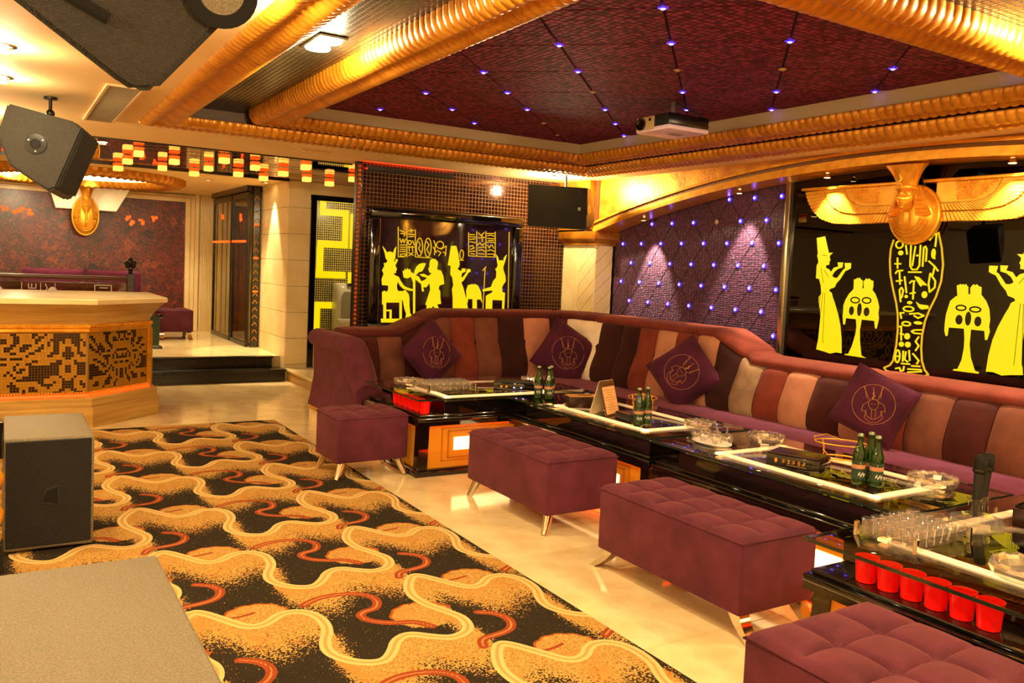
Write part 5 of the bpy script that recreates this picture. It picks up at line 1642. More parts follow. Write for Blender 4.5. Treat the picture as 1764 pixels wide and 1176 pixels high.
ART_PIC_RINGS = [[4.081,1.627,0.021,0.047],[3.602,1.68,0.034,0.089],[3.695,1.679,0.036,0.094],[3.829,1.713,0.04,0.036]]
ART_MIRROR_Y = 3.666
# ================================================================== FRAMED PICTURE
def stroke(mb, pts, w, fn, d0, d1):
    """flat ribbon of half width w along 2-D points"""
    for i in range(len(pts) - 1):
        (a, b), (c_, d_) = pts[i], pts[i + 1]
        L = math.hypot(c_ - a, d_ - b)
        if L < 1e-6:
            continue
        ux, uy = (c_ - a) / L, (d_ - b) / L
        e = w * 0.55
        mb.prism([(a - ux * e - uy * w, b - uy * e + ux * w), (a - ux * e + uy * w, b - uy * e - ux * w), (c_ + ux * e + uy * w, d_ + uy * e - ux * w), (c_ + ux * e - uy * w, d_ + uy * e + ux * w)], fn, d0, d1)
def ring_pts(e, n=24):
    return [(e[0] + e[2] * math.cos(2 * PI * k / n), e[1] + e[3] * math.sin(2 * PI * k / n)) for k in range(n + 1)]

t = thing('framed_picture', 'large black framed picture of yellow ancient figures on the mosaic wall', 'picture', (3.93, 7.75, 0.84))
inv = Matrix.Translation(-t.location)
def pp(o):
    o.matrix_parent_inverse = inv
    return o
x0, x1, z0, z1, fwid = 3.065, 4.80, 0.82, 2.05, 0.105
fb = MB()
for (a, b_, c_, d_) in ((x0, x1, z1 - fwid, z1), (x0, x1, z0, z0 + fwid), (x0, x0 + fwid, z0 + fwid, z1 - fwid), (x1 - fwid, x1, z0 + fwid, z1 - fwid)):
    pp(MB().rbox(a, b_, 7.655, YB - 0.003, c_, d_, 0.02, 3).build('frame_side', 'black_gloss', t, smooth=50))
art = pp(MB().box(x0 + fwid - 0.01, x1 - fwid + 0.01, 7.705, 7.735, z0 + fwid - 0.01, z1 - fwid + 0.01).build('picture_panel', 'panel_plum', t))
fnY = lambda a, b, d: (a, d, b)
NM = ['seated_figure', 'pedestal', 'flower_staff', 'standing_man', 'chair_leg', 'chair_rail', 'chair_leg', 'chair_rail', 'chair_leg', 'standing_woman', 'offering_table', 'seated_figure']
for nm, pl_ in zip(NM, ART_PIC_POLYS):
    MB().prism(pl_, fnY, 7.7045, 7.699).build(nm, 'yellow_art', art)
for p in ART_PIC_LINES:
    mb = MB()
    stroke(mb, p, 0.0045, fnY, 7.7045, 7.700)
    mb.build('column_line', 'yellow_line', art)
for p in ART_PIC_GLYPHS + [ring_pts(e) for e in ART_PIC_RINGS]:
    mb = MB()
    stroke(mb, p, 0.005, fnY, 7.7045, 7.700)
    mb.build('hieroglyph', 'yellow_line', art)

# ================================================================== BLACK PANEL ON THE RIGHT WALL
t = thing('lit_panel', 'black glass wall panel with glowing yellow figures and a mummy outline', 'wall panel', (XV, 3.70, 0.80))
inv = Matrix.Translation(-t.location)
pnl = pp(MB().box(5.628, 5.640, 2.58, 4.80, 0.82, 2.42).build('glass_panel', 'dark_glass', t))
pp(MB().rbox(5.585, XV, 4.80, 4.85, 0.82, 2.36, 0.008, 2).build('side_post', 'silver_frame', t, smooth=50))
pp(MB().rbox(5.585, XV, 2.53, 2.58, 0.82, 2.36, 0.008, 2).build('side_post', 'silver_frame', t, smooth=50))
pp(MB().rbox(5.565, 5.645, 2.53, 4.85, 0.795, 0.82, 0.005, 2).build('sill', 'silver_frame', t, smooth=50))
fnX = lambda a, b, d: (d, a, b)
MY = ART_MIRROR_Y
W2 = [(2 * MY - a, b) for a, b in ART_PANEL_POLYS[0]]
for nm, pl_ in (('woman_with_bowls', ART_PANEL_POLYS[0]), ('offering_table', ART_PANEL_POLYS[1]), ('offering_table', ART_PANEL_POLYS[2]), ('woman_with_bowls', W2), ('bird_sign', ART_PANEL_POLYS[3]), ('bird_sign', ART_PANEL_POLYS[4])):
    MB().prism(pl_, fnX, 5.6275, 5.622).build(nm, 'yellow_art', pnl)
for e in ART_PANEL_DARK_RINGS:
    mb = MB()
    stroke(mb, ring_pts(e, 20), 0.005, fnX, 5.6215, 5.620)
    mb.build('dark_dish', 'panel_black', pnl)
for e in ART_PANEL_DARK_BLOBS:
    MB().prism(ring_pts(e, 16)[:-1], fnX, 5.6215, 5.620).build('dark_jar', 'panel_black', pnl)
# fold lines of the dresses
for sgn in (1, -1):
    def my(a):
        return a if sgn == 1 else 2 * MY - a
    for (a0, b0, a1, b1) in ((4.44, 1.42, 4.46, 1.02), (4.42, 1.42, 4.41, 1.02), (4.46, 1.42, 4.49, 1.05), (4.47, 1.72, 4.42, 1.715), (4.475, 1.62, 4.44, 1.50), (4.44, 1.60, 4.40, 1.55)):
        mb = MB()
        stroke(mb, [(my(a0), b0), (my(a1), b1)], 0.0016, fnX, 5.6215, 5.6205)
        mb.build('fold_line', 'panel_black', pnl)
mb = MB()
stroke(mb, ART_MUMMY, 0.006, fnX, 5.6275, 5.622)
mb.build('mummy_outline', 'yellow_line', pnl)
for p in ART_PANEL_STROKES + [ring_pts(e, 18) for e in ART_PANEL_RINGS]:
    mb = MB()
    stroke(mb, p, 0.0055, fnX, 5.6275, 5.622)
    mb.build('hieroglyph', 'yellow_art', pnl)
for e in ART_PANEL_BLOBS:
    MB().prism(ring_pts(e, 14)[:-1], fnX, 5.6275, 5.622).build('hieroglyph', 'yellow_art', pnl)
# shelves and bottles behind the dark glass
for k, z in enumerate((1.15, 1.42, 1.60)):
    o = MB().rbox(5.68, 5.88, 2.60, 4.78, z, z + 0.015, 0.003, 1).build('glass_shelf', 'wood_dark', None)
    tag(o, ['lowest', 'middle', 'upper'][k] + ' dim shelf behind the black glass panel', 'shelf')
for k, (y, z, mt) in enumerate(((4.66, 1.615, 'bottle_brown'), (4.58, 1.615, 'porcelain'), (4.30, 1.615, 'bottle_brown'), (4.22, 1.615, 'bottle_brown'), (4.62, 1.165, 'bottle_green'))):
    tt = thing('liquor_bottle', 'liquor bottle behind the black glass, ' + ['leftmost on the upper shelf', 'pale one on the upper shelf', 'behind the raised bowls, left', 'behind the raised bowls, right', 'on the lowest shelf'][k], 'bottle', (5.76, y, z))
    MB().lathe([(0.0005, 0), (0.032, 0), (0.034, 0.01), (0.034, 0.12), (0.012, 0.165), (0.011, 0.21), (0.0005, 0.212)], 16, caps=False).build('body', mt, tt, smooth=50)
    MB().lathe([(0.0345, 0.03), (0.0348, 0.032), (0.0348, 0.09), (0.0345, 0.092)], 16, caps=False).build('label', 'white_plate', tt)

# ================================================================== GOLD PHARAOH HEADS
def pharaoh(t, k=1.0, m='gold'):
    """bust facing -y, back on y = 0, standing on z = 0, about 0.55 tall"""
    S = Matrix.Scale(k, 4)
    def B(mb, nm, sm_=60, par=None):
        return mb.xf(S).build(nm, m, par or t, smooth=sm_)
    # rounded breastplate
    mb = MB()
    def dome(u, v):
        a, r = 2 * PI * u, v
        x, z = 0.19 * r * math.cos(a), 0.205 + 0.205 * r * math.sin(a)
        y = -0.035 - 0.10 * math.sqrt(max(0, 1 - r ** 2.4)) if r < 1 else -0.03
        return (x, y, z)
    mb.grid(dome, 36, 10, True)
    back = [(0.19 * math.cos(2 * PI * q / 36), 0.205 + 0.205 * math.sin(2 * PI * q / 36)) for q in range(36)]
    mb.prism(back, lambda a, b, d: (a, d, b), 0.0, -0.04)
    bust = B(mb, 'breastplate')
    rim = MB().tube([(0.188 * math.cos(2 * PI * q / 40), -0.045, 0.205 + 0.203 * math.sin(2 * PI * q / 40)) for q in range(40)], 0.012, 8, True)
    B(rim, 'rim', 60)
    for r in (0.55, 0.66, 0.78):
        cl = MB().tube([(0.19 * r * math.cos(a), -0.035 - 0.10 * math.sqrt(1 - r ** 2.4) - 0.002, 0.205 + 0.205 * r * math.sin(a)) for a in [PI * 1.08 + PI * 0.84 * q / 20 for q in range(21)]], 0.006, 6)
        B(cl, 'collar_band', 60, bust)
    # headcloth: flared side cloths and crown of the cloth
    for sx in (-1, 1):
        mb = MB()
        vs = []
        for (x, y, z) in ((0.05, -0.16, 0.40), (0.075, -0.10, 0.40), (0.165, -0.10, 0.20), (0.15, -0.14, 0.185), (0.09, -0.175, 0.19)):
            vs.append((sx * x, y, z))
        vs2 = [(x * 0.9, y + 0.06, z) for x, y, z in vs]
        n = 5
        mb.add(vs + vs2, [tuple(range(n)), tuple(range(2 * n - 1, n - 1, -1))] + [(i, (i + 1) % n, (i + 1) % n + n, i + n) for i in range(n)])
        hc = B(mb, 'headcloth', 30)
        for q in range(6):
            z = 0.21 + q * 0.03
            w = 0.155 - q * 0.017
            mb = MB().tube([(sx * (w - 0.05), -0.172 + q * 0.001, z - 0.004), (sx * w, -0.128, z)], 0.004, 5)
            B(mb, 'fold', 60, hc)
    # head
    mb = MB()
    def headfn(u, v):
        a, b_ = 2 * PI * u, PI * (v - 0.5)
        cx = 0.064 * (1 - 0.18 * max(0, -math.sin(b_)) ** 1.5)
        x = cx * math.cos(a) * math.cos(b_)
        y = -0.145 + 0.074 * math.sin(a) * math.cos(b_)
        z = 0.315 + 0.095 * math.sin(b_)
        f = max(0, -math.sin(a)) * max(0, math.cos(b_))
        # eye hollows, brow, nose, lips, chin
        def g(px, pz, sx_, sz_):
            return math.exp(-((x - px) / sx_) ** 2 - ((z - pz) / sz_) ** 2)
        dy = 0
        dy += 0.016 * (g(0.027, 0.333, 0.015, 0.010) + g(-0.027, 0.333, 0.015, 0.010))
        dy -= 0.034 * g(0, 0.308, 0.011, 0.016) + 0.018 * g(0, 0.334, 0.008, 0.022)
        dy += 0.006 * g(0, 0.288, 0.022, 0.004)
        dy -= 0.014 * (g(0, 0.278, 0.019, 0.0045) + g(0, 0.266, 0.016, 0.005))
        dy += 0.006 * g(0, 0.2725, 0.022, 0.0025)
        dy -= 0.014 * g(0, 0.242, 0.018, 0.012)
        dy -= 0.008 * (g(0.027, 0.351, 0.020, 0.005) + g(-0.027, 0.351, 0.020, 0.005))
        return (x, y + dy * (1 if f > 0.2 else 0), z)
    mb.grid(headfn, 64, 48, True)
    face = B(mb, 'face')
    for sx in (-1, 1):
        B(MB().sphere((sx * 0.026, -0.199, 0.334), 0.013, 0.008, 0.006, 12, 8), 'eye', 60, face)
        B(MB().sphere((sx * 0.068, -0.135, 0.32), 0.010, 0.016, 0.026, 12, 8), 'ear', 60, face)
    # plaited beard
    mb = MB()
    prof = []
    for q in range(19):
        z = 0.235 - q * 0.006
        prof.append((0.017 + 0.0035 * (q % 2) - 0.0002 * q, z))
    mb.lathe(prof, 12, (0, -0.195, 0))
    B(mb, 'beard', 30)
    # brow band and flared crown
    B(MB().lathe([(0.070, 0.372), (0.074, 0.378), (0.074, 0.392), (0.070, 0.396)], 28, (0, -0.145, 0), 1, 1.12), 'brow_band', 40)
    T = Matrix.Translation((0, -0.145, 0.39)) @ Matrix.Rotation(0.12, 4, 'X')
    mb = MB()
    prof = [(0.068, 0.0), (0.074, 0.04), (0.088, 0.08), (0.11, 0.12), (0.14, 0.16), (0.0005, 0.16)]
    n = 40
    vs, fs = [], []
    for (r, z) in prof:
        for q in range(n):
            a = 2 * PI * q / n
            rr = r * (1 + 0.05 * (1 if q % 2 else 0) * min(1, z / 0.08))
            vs.append(T @ Vector((rr * math.cos(a), rr * 0.85 * math.sin(a), z)))
    for i in range(len(prof) - 1):
        for q in range(n):
            a, b_ = i * n + q, i * n + (q + 1) % n
            fs.append((a, b_, b_ + n, a + n))
    mb.add(vs, fs)
    B(mb, 'crown', 35)
    B(MB().tube([(0, -0.215, 0.385), (0.012, -0.232, 0.40), (-0.010, -0.232, 0.42), (0.008, -0.23, 0.44), (-0.004, -0.235, 0.46), (0, -0.245, 0.475)], [0.010, 0.010, 0.009, 0.009, 0.009, 0.005], 8), 'serpent', 60)

t = thing('winged_head', 'gold winged head of a king under the arch on the black panel', 'sculpture', (5.615, 3.665, 1.805), -PI / 2)
pharaoh(t)
# wings in the head's own frame: x to either side, z up
def polyline(pts, tt):
    seg = [math.hypot(pts[i + 1][0] - pts[i][0], pts[i + 1][1] - pts[i][1]) for i in range(len(pts) - 1)]
    T_ = sum(seg) * min(1, max(0, tt))
    for i, s_ in enumerate(seg):
        if T_ <= s_ or i == len(seg) - 1:
            q = T_ / s_
            return (pts[i][0] + (pts[i + 1][0] - pts[i][0]) * q, pts[i][1] + (pts[i + 1][1] - pts[i][1]) * q)
        T_ -= s_
R3 = [(0.15, 0.155), (0.55, 0.15), (0.70, 0.16), (0.82, 0.20), (0.90, 0.265), (0.955, 0.35), (0.98, 0.42)]
R2 = [(0.15, 0.225), (0.50, 0.225), (0.62, 0.245), (0.71, 0.29), (0.76, 0.35), (0.79, 0.425)]
R1 = [(0.15, 0.285), (0.42, 0.287), (0.50, 0.305), (0.56, 0.345), (0.60, 0.43)]
for sx in (-1, 1):
    outline = R3 + [(0.15, 0.44)]
    wg = MB().prism([(sx * a, b_) for a, b_ in outline], lambda a, b, d: (a, d, b), 0.0, -0.022).build('wing', 'gold', t)
    for (Ra, Rb, n, dep) in ((R2, R3, 30, -0.022), (R1, R2, 26, -0.030)):
        for k in range(n):
            q0, q1 = k / n, (k + 1) / n
            pa, pb, pc_, pd = polyline(Ra, q0), polyline(Ra, q1), polyline(Rb, q1), polyline(Rb, q0)
            mid = ((pc_[0] + pd[0]) / 2 + (pc_[0] + pd[0] - pa[0] - pb[0]) * 0.02, (pc_[1] + pd[1]) / 2 + (pc_[1] + pd[1] - pa[1] - pb[1]) * 0.02)
            pol = [pa, pb, pc_, mid, pd]
            pad_mesh([(sx * a, b_) for a, b_ in pol], lambda a, b, d, dep=dep: (a, dep - d, b), 0.0008, 0.007, 0.012).build('feather', 'gold', wg, smooth=20)
    MB().prism([(sx * a, b_) for a, b_ in R1 + [(0.15, 0.43)]], lambda a, b, d: (a, d, b), -0.02, -0.036).build('inner_wing', 'gold', wg)
    sc = MB()
    for r in range(6):
        for k in range(16):
            x = 0.30 + k * 0.019 + (r % 2) * 0.0095
            z = 0.415 - r * 0.021
            lim = polyline(R1, min(1, max(0, (x - 0.15) / 0.45)))
            if x < 0.57 - r * 0.022 and z > 0.295:
                sc.sphere((sx * x, -0.036, z), 0.0085, 0.008, 0.010, 8, 6)
    tag(sc.build('scales', 'gold', wg, smooth=60), kind='stuff')
    # round shoulder disc and the top ledge
    MB().lathe([(0.0005, -0.045), (0.125, -0.045), (0.135, -0.040), (0.135, -0.030)], 28, T=Matrix.Translation((sx * 0.20, 0, 0.425)) @ Matrix.Rotation(-PI / 2, 4, 'X') @ Matrix.Scale(-1, 4, (0, 0, 1)), caps=False).build('shoulder_disc', 'gold', wg, smooth=40)
    MB().rbox(min(sx * 0.07, sx * 0.985), max(sx * 0.07, sx * 0.985), -0.075, 0.0, 0.425, 0.447, 0.005, 2).build('top_ledge', 'gold', wg, smooth=40)

# ================================================================== VIOLET STUDS
led_l = MB().sphere((0, 0, 0.004), 0.0135, 0.0135, 0.009, 12, 6).mesh('lens', 60)
led_b = MB().lathe([(0.012, 0.0), (0.025, 0.0), (0.022, 0.005), (0.013, 0.007)], 14, caps=False).mesh('bezel', 50)
OFFC = [(3.289, 4.467), (3.288, 3.659), (3.737, 3.307), (4.176, 2.938), (3.675, 5.659), (4.069, 6.036), (3.689, 6.43)]
for me_ in (led_l, led_b):
    me_.materials.append(M['violet_led' if me_ is led_l else 'violet_halo'])
led_lo, led_bo = led_l.copy(), led_b.copy()
led_lo.materials[0] = M['led_off']
led_bo.materials[0] = M['led_off']
def place_stud(loc, rot, on, label, group):
    t = thing('light_stud', label, 'led light', loc, 0, group)
    t.rotation_euler = rot
    link('lens', led_l if on else led_lo, None, t)
    link('bezel', led_b if on else led_bo, None, t)
cxs = sorted({round(x, 2) for x, y in CLAT})
vzs = sorted({round(z, 2) for y, z in VLAT}, reverse=True)
for (x, y) in CLAT:
    on = not any(math.hypot(x - a, y - b_) < 0.08 for a, b_ in OFFC)
    rk = cxs.index(round(x, 2))
    mates = sorted(q for p, q in CLAT if round(p, 2) == round(x, 2))
    place_stud((x, y, ZP + 0.004), (PI, 0, 0), on, ('glowing violet' if on else 'unlit clear') + ' stud in the purple ceiling, %s row from the left, %s from the camera' % (ORD[rk], ORD[mates.index(y)]), 'studs in the purple ceiling')
for (y, z) in VLAT:
    on = not (abs(z - 2.013) < 0.05 and abs(y - 5.677) < 0.05)
    mates = sorted((p for p, q in VLAT if round(q, 2) == round(z, 2)), reverse=True)
    place_stud((XV - 0.004, y, z), (0, -PI / 2, 0), on, ('glowing violet' if on else 'unlit') + ' stud on the quilted wall, %s row down, %s from the pillar' % (ORD[vzs.index(round(z, 2))], ORD[mates.index(y)]), 'studs on the quilted wall')

# ================================================================== LOUDSPEAKERS
def cabinet(t, front, vec, m, nm='cabinet', bev=0.012):
    F = [Vector(p) for p in front]
    V = Vector(vec)
    bm = bmesh.new()
    a = [bm.verts.new(p - t.location) for p in F]
    b = [bm.verts.new(p + V - t.location) for p in F]
    bm.faces.new(a)
    bm.faces.new(b[::-1])
    n = len(F)
    for i in range(n):
        bm.faces.new((a[i], a[(i + 1) % n], b[(i + 1) % n], b[i]))
    bmesh.ops.recalc_face_normals(bm, faces=bm.faces[:])
    bmesh.ops.bevel(bm, geom=bm.edges[:], offset=bev, segments=2, affect='EDGES')
    me = bpy.data.meshes.new(nm)
    bm.to_mesh(me)
    bm.free()
    return link(nm, me, m, t)
def frame_of(n, upv=(0, 0, 1)):
    n = Vector(n).normalized()
    u = n.cross(Vector(upv)).normalized()
    v = u.cross(n)
    return Matrix((u, v, n)).transposed().to_4x4()
# hanging speaker over the bar
t = thing('loudspeaker', 'dark grey loudspeaker hanging tilted from the ceiling in front of the bar', 'loudspeaker', (0.24, 6.15, 2.1))
vec = Vector((0.335, 0.938, -0.094)) * 0.36
cabinet(t, [(0.051, 6.099, 2.381), (0.408, 5.963, 2.297), (0.455, 5.942, 2.258), (0.313, 5.955, 1.876), (0.267, 5.969, 1.855), (0.061, 6.057, 2.002), (-0.003, 6.098, 2.181)], vec, 'speaker_paint')
g0, g1 = Vector((0.455, 5.942, 2.258)), Vector((0.313, 5.955, 1.876))
nrm = (g0 - g1).cross(vec).normalized()
if nrm.x < 0:
    nrm = -nrm
gm = MB()
q = [g0 * 0.97 + g1 * 0.03 + vec * 0.05, g0 * 0.03 + g1 * 0.97 + vec * 0.05, g0 * 0.03 + g1 * 0.97 + vec * 0.95, g0 * 0.97 + g1 * 0.03 + vec * 0.95]
gm.add([p - t.location + nrm * e for e in (0.001, 0.010) for p in q], [(0, 1, 2, 3), (4, 5, 6, 7), (0, 1, 5, 4), (1, 2, 6, 5), (2, 3, 7, 6), (3, 0, 4, 7)])
gr = gm.build('grille', 'grille', t)
gb = MB()
for k in range(34):
    f_ = 0.045 + 0.91 * k / 33
    p0, p1 = g0.lerp(g1, f_) + vec * 0.06, g0.lerp(g1, f_) + vec * 0.94
    gb.tube([p0 - t.location + nrm * 0.011, p1 - t.location + nrm * 0.011], 0.0022, 5)
gb.build('grille_bars', 'speaker_paint', gr)
F = Matrix.Translation(Vector((0.204, 6.02, 2.14)) - t.location) @ frame_of(-vec)
MB().lathe([(0.0005, 0.002), (0.062, 0.002), (0.062, 0.006), (0.030, 0.006), (0.028, 0.002), (0.026, -0.02)], 28, T=F, caps=False).build('pole_socket_plate', 'black_trim', t, smooth=30)
MB().lathe([(0.0005, 0.004), (0.026, 0.004), (0.026, 0.0065), (0.0005, 0.0065)], 24, T=F).build('pole_socket', 'seam', t)
for k in range(3):
    a = k * 2.1 + 0.5
    MB().lathe([(0.005, 0.006), (0.005, 0.0085), (0.0005, 0.009)], 10, (0.046 * math.cos(a), 0.046 * math.sin(a), 0), T=F).build('screw', 'steel', t)
top = Vector((0.29, 6.23, 2.33)) - t.location
MB().tube([top, top + Vector((0, 0.01, 0.06)), top + Vector((0, 0.01, 0.137))], 0.011, 10).build('ceiling_stem', 'dark_metal', t, smooth=50)
MB().sphere(top + Vector((0, 0, 0.035)), 0.026, 0.026, 0.026, 14, 10).build('swivel', 'dark_metal', t, smooth=60)
MB().lathe([(0.04, 0.125), (0.04, 0.139)], 16, top + Vector((0, 0.01, 0))).build('ceiling_plate', 'dark_metal', t)
# large near speaker at the top left
t = thing('loudspeaker', 'large dark loudspeaker tilted across the top left corner', 'loudspeaker', (0.3, 2.3, 2.1))
vec = Vector((0.055, 0.36, 0.085))
BP_ = [(0.015, 2.244, 2.062), (0.249, 2.256, 1.904), (0.282, 2.256, 1.889), (0.330, 2.248, 1.898), (0.522, 2.167, 2.133), (0.640, 2.12, 2.275), (0.45, 2.12, 2.355), (0.05, 2.17, 2.33), (-0.113, 2.237, 2.144)]
cab = cabinet(t, BP_, vec, 'speaker_paint', 'cabinet', 0.014)
nb_ = Vector((-0.111, -0.964, -0.24))
F = Matrix.Translation(Vector((0.462, 2.168, 2.14)) - t.location) @ frame_of(nb_)
MB().lathe([(0.05, 0.0), (0.085, 0.0), (0.085, 0.012), (0.062, 0.012), (0.05, 0.004)], 30, T=F, caps=False).build('horn_ring', 'void_black', t, smooth=40)
MB().lathe([(0.0005, 0.004), (0.056, 0.004), (0.056, 0.006), (0.0005, 0.007)], 30, T=F).build('horn_mesh', 'speaker_grey', t)
p0, p1 = Vector((0.222, 2.224, 2.043)), Vector((0.04, 2.225, 2.122))
MB().tube([p0 - t.location + nb_ * 0.0, p1 - t.location + nb_ * 0.0], 0.014, 12).build('slot_shade', 'void_black', t, smooth=60)  # black tube painting the shade inside the slot
MB().tube([Vector((0.42, 2.55, 2.30)) - t.location, Vector((0.44, 2.60, 2.469)) - t.location], 0.010, 8).build('ceiling_stem', 'dark_metal', t)
# speaker beside the pillar
t = thing('loudspeaker', 'black loudspeaker hanging in front of the mosaic wall beside the pillar', 'loudspeaker', (4.75, 7.0, 2.1))
rr_ = [(4.511, 7.153, 2.352), (4.899, 6.685, 2.318), (4.902, 6.682, 1.915), (4.516, 7.147, 1.941)]
bkv = Vector((0.77, 0.64, 0)) * 0.33
fr = [Vector(p) for p in rr_]
bm = MB()
ctr = sum(fr, Vector()) / 4
mid_ = [p + bkv * 0.35 for p in fr]
bk = [Vector((p.x, p.y, ctr.z + (p.z - ctr.z) * 0.55)) + bkv for p in fr]
vs = [p - t.location for p in fr + mid_ + bk]
bm.add(vs, [(0, 1, 2, 3), (8, 9, 10, 11)] + [(i + 4 * r, (i + 1) % 4 + 4 * r, (i + 1) % 4 + 4 + 4 * r, i + 4 + 4 * r) for r in range(2) for i in range(4)])
bm.build('cabinet', 'speaker_paint', t)
nf = Vector((-0.77, -0.64, 0))
gi = [ctr + (p - ctr) * 0.97 for p in fr]
MB().add([p - t.location + nf * e for e in (0.001, 0.014) for p in gi], [(0, 1, 2, 3), (4, 5, 6, 7), (0, 1, 5, 4), (1, 2, 6, 5), (2, 3, 7, 6), (3, 0, 4, 7)]).build('grille', 'grille', t)
F = Matrix.Translation(fr[1].lerp(fr[0], 0.12).lerp(fr[2].lerp(fr[3], 0.12), 0.52) - t.location + nf * 0.015) @ frame_of(nf)
bd = MB().box(-0.017, 0.017, -0.018, 0.018, 0, 0.002, F).build('badge', 'black_trim', t)
lt = MB()
for seg in (((-0.012, 0.012), (-0.002, 0.012)), ((-0.012, 0.0), (-0.002, 0.0)), ((-0.012, -0.012), (-0.002, -0.012)), ((0.003, 0.012), (0.003, -0.012)), ((0.003, 0.012), (0.012, 0.006)), ((0.012, 0.006), (0.003, 0.0)), ((0.003, 0.0), (0.012, -0.006)), ((0.012, -0.006), (0.003, -0.012))):
    lt.tube([F @ Vector((*seg[0], 0.003)), F @ Vector((*seg[1], 0.003))], 0.0016, 5)
lt.build('badge_mark', 'steel', bd)
sidec = (fr[1] + fr[2] + mid_[1] + mid_[2]) / 4
F = Matrix.Translation(sidec - t.location) @ frame_of((fr[2] - fr[1]).cross(bkv).normalized() * (1 if (fr[2] - fr[1]).cross(bkv).dot(Vector((0.64, -0.77, 0))) > 0 else -1))
MB().lathe([(0.0005, 0.001), (0.05, 0.001), (0.05, 0.006), (0.014, 0.006), (0.012, 0.002)], 20, T=F, caps=False).build('pole_socket_plate', 'wood_gold', t)
top = Vector((4.86, 7.0, 2.33)) - t.location
MB().tube([top, top + Vector((0, 0, 0.139))], 0.010, 8).build('ceiling_stem', 'dark_metal', t)
# subwoofers on the floor
def subwoofer(x0, x1, y0, y1, h, label, port=True):
    t = thing('subwoofer', label, 'subwoofer', ((x0 + x1) / 2, (y0 + y1) / 2, 0.0115))
    a, b_ = (x1 - x0) / 2, (y1 - y0) / 2
    body = MB().rbox(-a, a, -b_, b_, 0.012, h, 0.012, 2).build('cabinet', 'speaker_grey', t, smooth=50)
    MB().rbox(-a + 0.012, a - 0.012, -b_ - 0.006, -b_ + 0.002, 0.03, h - 0.014, 0.004, 1).build('front_baffle', 'grille', t)
    # trapezoid grip, its hole a black plate painted as deep shade
    MB().prism([(-0.035, 0.245), (0.045, 0.225), (0.040, 0.33), (-0.015, 0.31)], lambda p, z, d: (p, d, z), -b_ - 0.0065, -b_ - 0.012).build('hand_grip_rim', 'speaker_paint', t)
    MB().prism([(-0.030, 0.252), (0.040, 0.234), (0.035, 0.322), (-0.012, 0.304)], lambda p, z, d: (p, d, z), -b_ - 0.0122, -b_ - 0.0135).build('grip_hole_shade', 'void_black', t)
    for sx in (-1, 1):
        for sy in (-1, 1):
            MB().lathe([(0.018, 0.0), (0.02, 0.013)], 12, (sx * (a - 0.04), sy * (b_ - 0.04), 0)).build('foot', 'black_matte', t)
    return t
subwoofer(0.03, 0.425, 4.66, 5.33, 0.568, 'black subwoofer standing on the carpet in front of the bar')
subwoofer(-0.22, 0.425, 1.75, 2.72, 0.568, 'grey topped subwoofer in the bottom left corner')
# gilt balustrade at the left edge of the picture
t = thing('gilt_balustrade', 'gilt turned balustrade at the left edge beside the subwoofer', 'balustrade', (-0.052, 4.45, 0.011))
for k in range(3):
    MB().lathe([(0.03, 0.14), (0.035, 0.17), (0.02, 0.19), (0.042, 0.25), (0.045, 0.28), (0.02, 0.33), (0.035, 0.34), (0.035, 0.36), (0.02, 0.37), (0.044, 0.42), (0.045, 0.45), (0.022, 0.49), (0.034, 0.51), (0.034, 0.53)], 18, (0.045 - k * 0.11, 0, 0)).build('baluster', 'gold', t, smooth=50)
MB().rbox(-0.25, 0.085, -0.045, 0.045, 0.0, 0.14, 0.008, 2).build('base_rail', 'black_matte', t)
MB().rbox(-0.25, 0.085, -0.045, 0.045, 0.53, 0.70, 0.008, 2).build('top_rail', 'black_gloss', t)

# ================================================================== PROJECTOR
t = thing('projector', 'white and black projector hung from the purple ceiling', 'projector', (3.86, 4.345, 2.45))
MB().rbox(-0.175, 0.175, -0.165, 0.165, 0.0, 0.03, 0.008, 2).build('base_shell', 'projector_white', t, smooth=40)
MB().rbox(-0.173, 0.175, -0.165, 0.165, 0.028, 0.105, 0.008, 2).build('top_shell', 'black_trim', t, smooth=40)
MB().rbox(-0.179, -0.172, -0.02, 0.16, 0.012, 0.100, 0.003, 1).build('face_plate', 'projector_face', t)
F = Matrix.Translation((-0.179, 0.105, 0.055)) @ Matrix.Rotation(-PI / 2, 4, 'Y')
MB().lathe([(0.0005, 0.004), (0.030, 0.004), (0.034, 0.012), (0.042, 0.014), (0.042, 0.0)], 24, T=F, caps=False).build('lens', 'black_gloss', t, smooth=40)
MB().lathe([(0.0005, 0.003), (0.011, 0.003), (0.011, 0.0)], 16, T=Matrix.Translation((-0.179, 0.02, 0.078)) @ Matrix.Rotation(-PI / 2, 4, 'Y')).build('sensor', 'black_gloss', t)
for k in range(7):
    MB().box(-0.1765, -0.173, -0.15 + k * 0.018, -0.14 + k * 0.018, 0.03, 0.098).build('vent_slat', 'black_matte', t)
MB().box(-0.02, 0.08, -0.03, 0.03, -0.0015, 0.0005).build('rating_label', 'speaker_grey', t)
MB().tube([(0.0, 0, 0.105), (0.0, 0, 0.213)], 0.022, 12).build('ceiling_post', 'steel', t)
for (a, b_) in ((-0.10, -0.09), (-0.10, 0.09), (0.10, 0.09), (0.10, -0.09)):
    MB().tube([(0, 0, 0.135), (a, b_, 0.105)], 0.008, 6).build('mount_arm', 'dark_metal', t)
MB().tube([(0.02, -0.01, 0.21), (0.07, -0.06, 0.17), (0.15, -0.12, 0.12), (0.19, -0.13, 0.09), (0.20, -0.13, 0.05), (0.175, -0.13, 0.02)], 0.006, 8).build('cable', 'black_matte', t, smooth=60)

